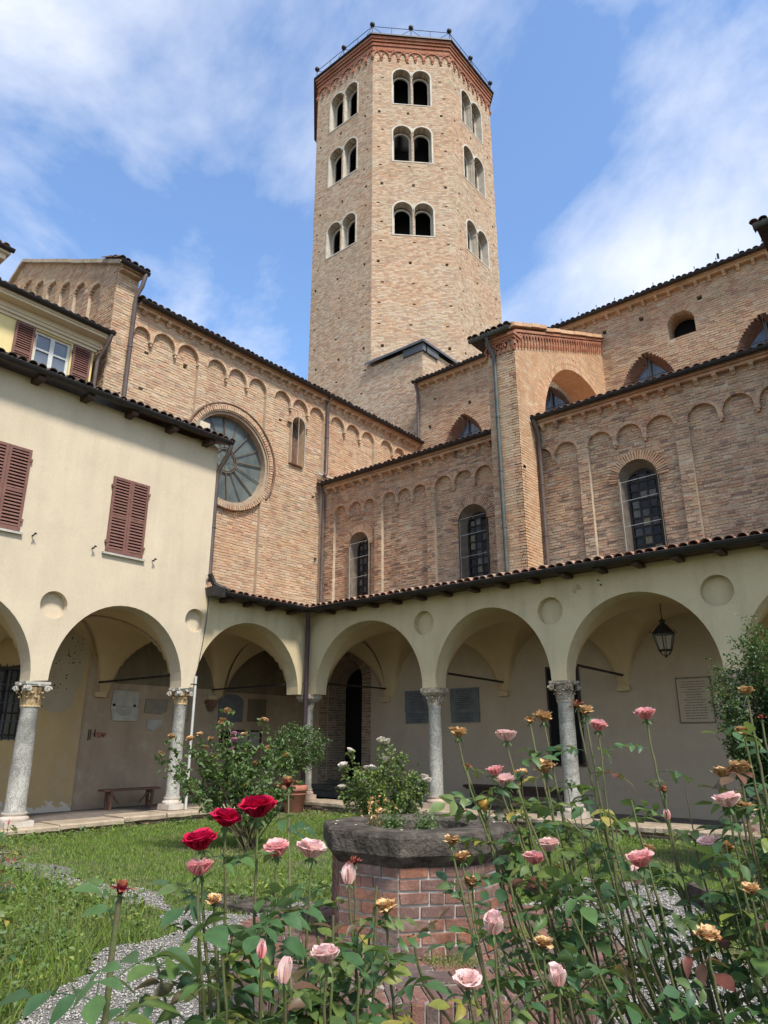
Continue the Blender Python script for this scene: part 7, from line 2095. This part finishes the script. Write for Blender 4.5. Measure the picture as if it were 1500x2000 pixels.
# ---- bushes in the middle distance
def far_bush(name, label, cat, base, blooms, seed, crown, nleaf, lsize, mat, canes=26, cane_mat='rose_cane_brown', bsz=.075, low=.35, gap_seed=0, rc=.010, density=.06):
    rg = random.Random(seed); base = Vec(base)
    t = thing(name, label, cat, base); o0 = base
    cx, cy, cz, rx, ry, rz = crown; tips = []
    for i in range(canes):
        while True:
            q = Vec((rg.uniform(-1, 1), rg.uniform(-1, 1), rg.uniform(-.6, 1)))
            if .35 < q.length < 1: break
        tips.append(Vec((cx + q.x * rx, cy + q.y * ry, cz + q.z * rz)))
    tips += [Vec(b_[:3]) for b_ in blooms]
    pts_all = []
    for k, tip in enumerate(tips):
        b0 = base + Vec((rg.uniform(-.12, .12), rg.uniform(-.12, .12), 0)); H = tip.z - base.z; hor = Vec((tip.x - b0.x, tip.y - b0.y, 0))
        pts = bezier(b0, b0 + hor * .25 + Z * H * .3, tip - Z * H * .35 - hor * .12, tip, 12)
        b = MB(); b.tube(pts, lambda f: rc * (1 - f) + .003, 5); b.build('stem', cane_mat if k % 3 else 'rose_cane', t)
        pts_all.append(pts)
    P_ = []
    per = max(1, nleaf // len(pts_all))
    for pts in pts_all:
        for j in range(per):
            f = low + (1 - low) * rg.random() ** .75; i = min(11, int(f * 12)); p = pts[i].lerp(pts[i + 1], f * 12 - i)
            s = density * rg.uniform(.3, 1.6); a = rg.uniform(0, 2 * PI)
            c = p + Vec((math.cos(a) * s, math.sin(a) * s, rg.uniform(-.8, .8) * s))
            for q in range(3): P_.append((c.x + rg.uniform(-.03, .03), c.y + rg.uniform(-.03, .03), c.z + rg.uniform(-.02, .02)))
    leaf_cloud('foliage', P_, lsize, mat, t, up=.45)
    for (x, y, z, kind) in blooms:
        s = bsz * rg.uniform(.85, 1.2); a = rg.uniform(0, 6)
        M = Matrix.Translation(Vec((x, y, z)) - o0) @ Matrix.Rotation(a, 4, 'Z') @ Matrix.Rotation(rg.uniform(-.5, .5), 4, 'X') @ Matrix.Scale(s, 4)
        put('bloom', bloom_mesh(kind, rg.randrange(4)), t, M)
    return t, pts_all
far_bush('rose_bush', 'broad old rose bush with faded apricot heads and two mauve blooms, behind the red roses', 'rose bush', (4.40, -5.40, 0), BL['C'], 201, (4.25, -5.55, 1.10, 1.10, 1.10, .66), 1500, .085, 'bush_leaf', 36, bsz=.16, low=.5, density=.09)
far_bush('rose_bush', 'bushy light green rose with white blooms behind the well', 'rose bush', (5.28, -3.12, 0), BL['D'], 202, (5.30, -3.10, .98, .80, .75, .55), 2400, .066, 'bush_leaf_light', 22, bsz=.19, low=.30, rc=.006)
# terracotta pot with a small citrus tree
t = thing('potted_tree', 'terracotta pot with a round leafy citrus tree beside the corner column', 'potted tree', (.60, -.86, 0))
b = MB(); b.lathe((.60, -.86, 0), [(.20, .005), (.22, .02), (.285, .46), (.31, .47), (.325, .50), (.325, .57), (.30, .60), (.27, .60), (.265, .54)], 32); b.build('pot', 'terracotta', t)
b = MB(); b.lathe((.60, -.86, 0), [(.292, .39), (.300, .40), (.297, .42)], 32, cap=False); b.lathe((.60, -.86, 0), [(.001, .55), (.27, .55)], 24, cap=False); b.build('pot_band', 'terracotta', t)
b = MB(); tr_ = Vec((.60, -.86, .55)); b.tube([tr_, tr_ + Vec((.01, 0, .3)), tr_ + Vec((-.01, .01, .6))], .022, 8); rg = random.Random(9)
for i in range(26):
    a = rg.uniform(0, 2 * PI); e = tr_ + Vec((math.cos(a) * rg.uniform(.3, .65), math.sin(a) * rg.uniform(.3, .65), rg.uniform(.5, 1.3))); b.tube([tr_ + Z * .5, tr_ + Z * .7 + (e - tr_) * .3, e], .008, 5)
b.build('trunk', 'bark', t)
P_ = []
for i in range(1500):
    q = npr.normal(0, 1, 3); q /= np.linalg.norm(q); r_ = npr.uniform(.55, 1.05) * (1 + .22 * mnoise.noise(Vec(tuple(q * 2.1))))
    c = np.array([.62 + q[0] * .70 * r_, -.84 + q[1] * .70 * r_, 1.42 + q[2] * .55 * r_])
    for k in range(4): P_.append(c + npr.normal(0, .035, 3))
leaf_cloud('crown', P_, .062, 'citrus_leaf', t, up=.5, aspect=.42)
# firethorn with orange berries at the right edge
t, pa = far_bush('firethorn', 'tall dark firethorn shrub with orange berries covering the right hand column', 'shrub', (11.55, -2.30, 0), [], 203, (11.75, -2.30, 2.15, 1.05, .8, 1.15), 30000, .050, 'bush_leaf_dark', 80, 'bark', low=.2, rc=.012, density=.14)
rg = random.Random(17); b = MB()
for i in range(46):
    pts = rg.choice(pa); p = pts[rg.randrange(7, 13)] + Vec((rg.uniform(-.1, .1), rg.uniform(-.1, .1), rg.uniform(-.08, .08)))
    for q in range(rg.randrange(3, 8)): b.sphere(p + Vec((rg.uniform(-.03, .03), rg.uniform(-.03, .03), rg.uniform(-.025, .025))), .009, 6, 4)
b.build('berries', 'berry', t, kind='stuff')
P_ = [tuple(pts[-1] + Vec((rg.uniform(-.12, .12), rg.uniform(-.12, .12), rg.uniform(-.1, .1)))) for pts in pa for _ in range(45)]
leaf_cloud('young_leaves', P_, .024, 'bush_leaf_light', t, up=.4)
# thin young roses at the left edge
for i, (x, y, h, lab) in enumerate(((8.35, -11.0, .98, 'spindly young rose with purplish leaves at the left edge'), (8.95, -11.30, .80, 'low young rose with yellowing leaves at the bottom of the left bed'))):
    bls = [(x + rg.uniform(-.25, .25), y + rg.uniform(-.25, .25), h * rg.uniform(.7, 1.05), k, .035) for k in ('bud', 'wilt', 'wilt', 'bud')]
    rose_bush(lab, (x, y, 0), bls, 30 + i, .3, .060, 6, 1.15, .2, yellow=.4, red=.5, rb=.005)
# cleaning: bookkeeping values are not needed any more
for o in bpy.data.objects:
    if '_o' in o: del o['_o']
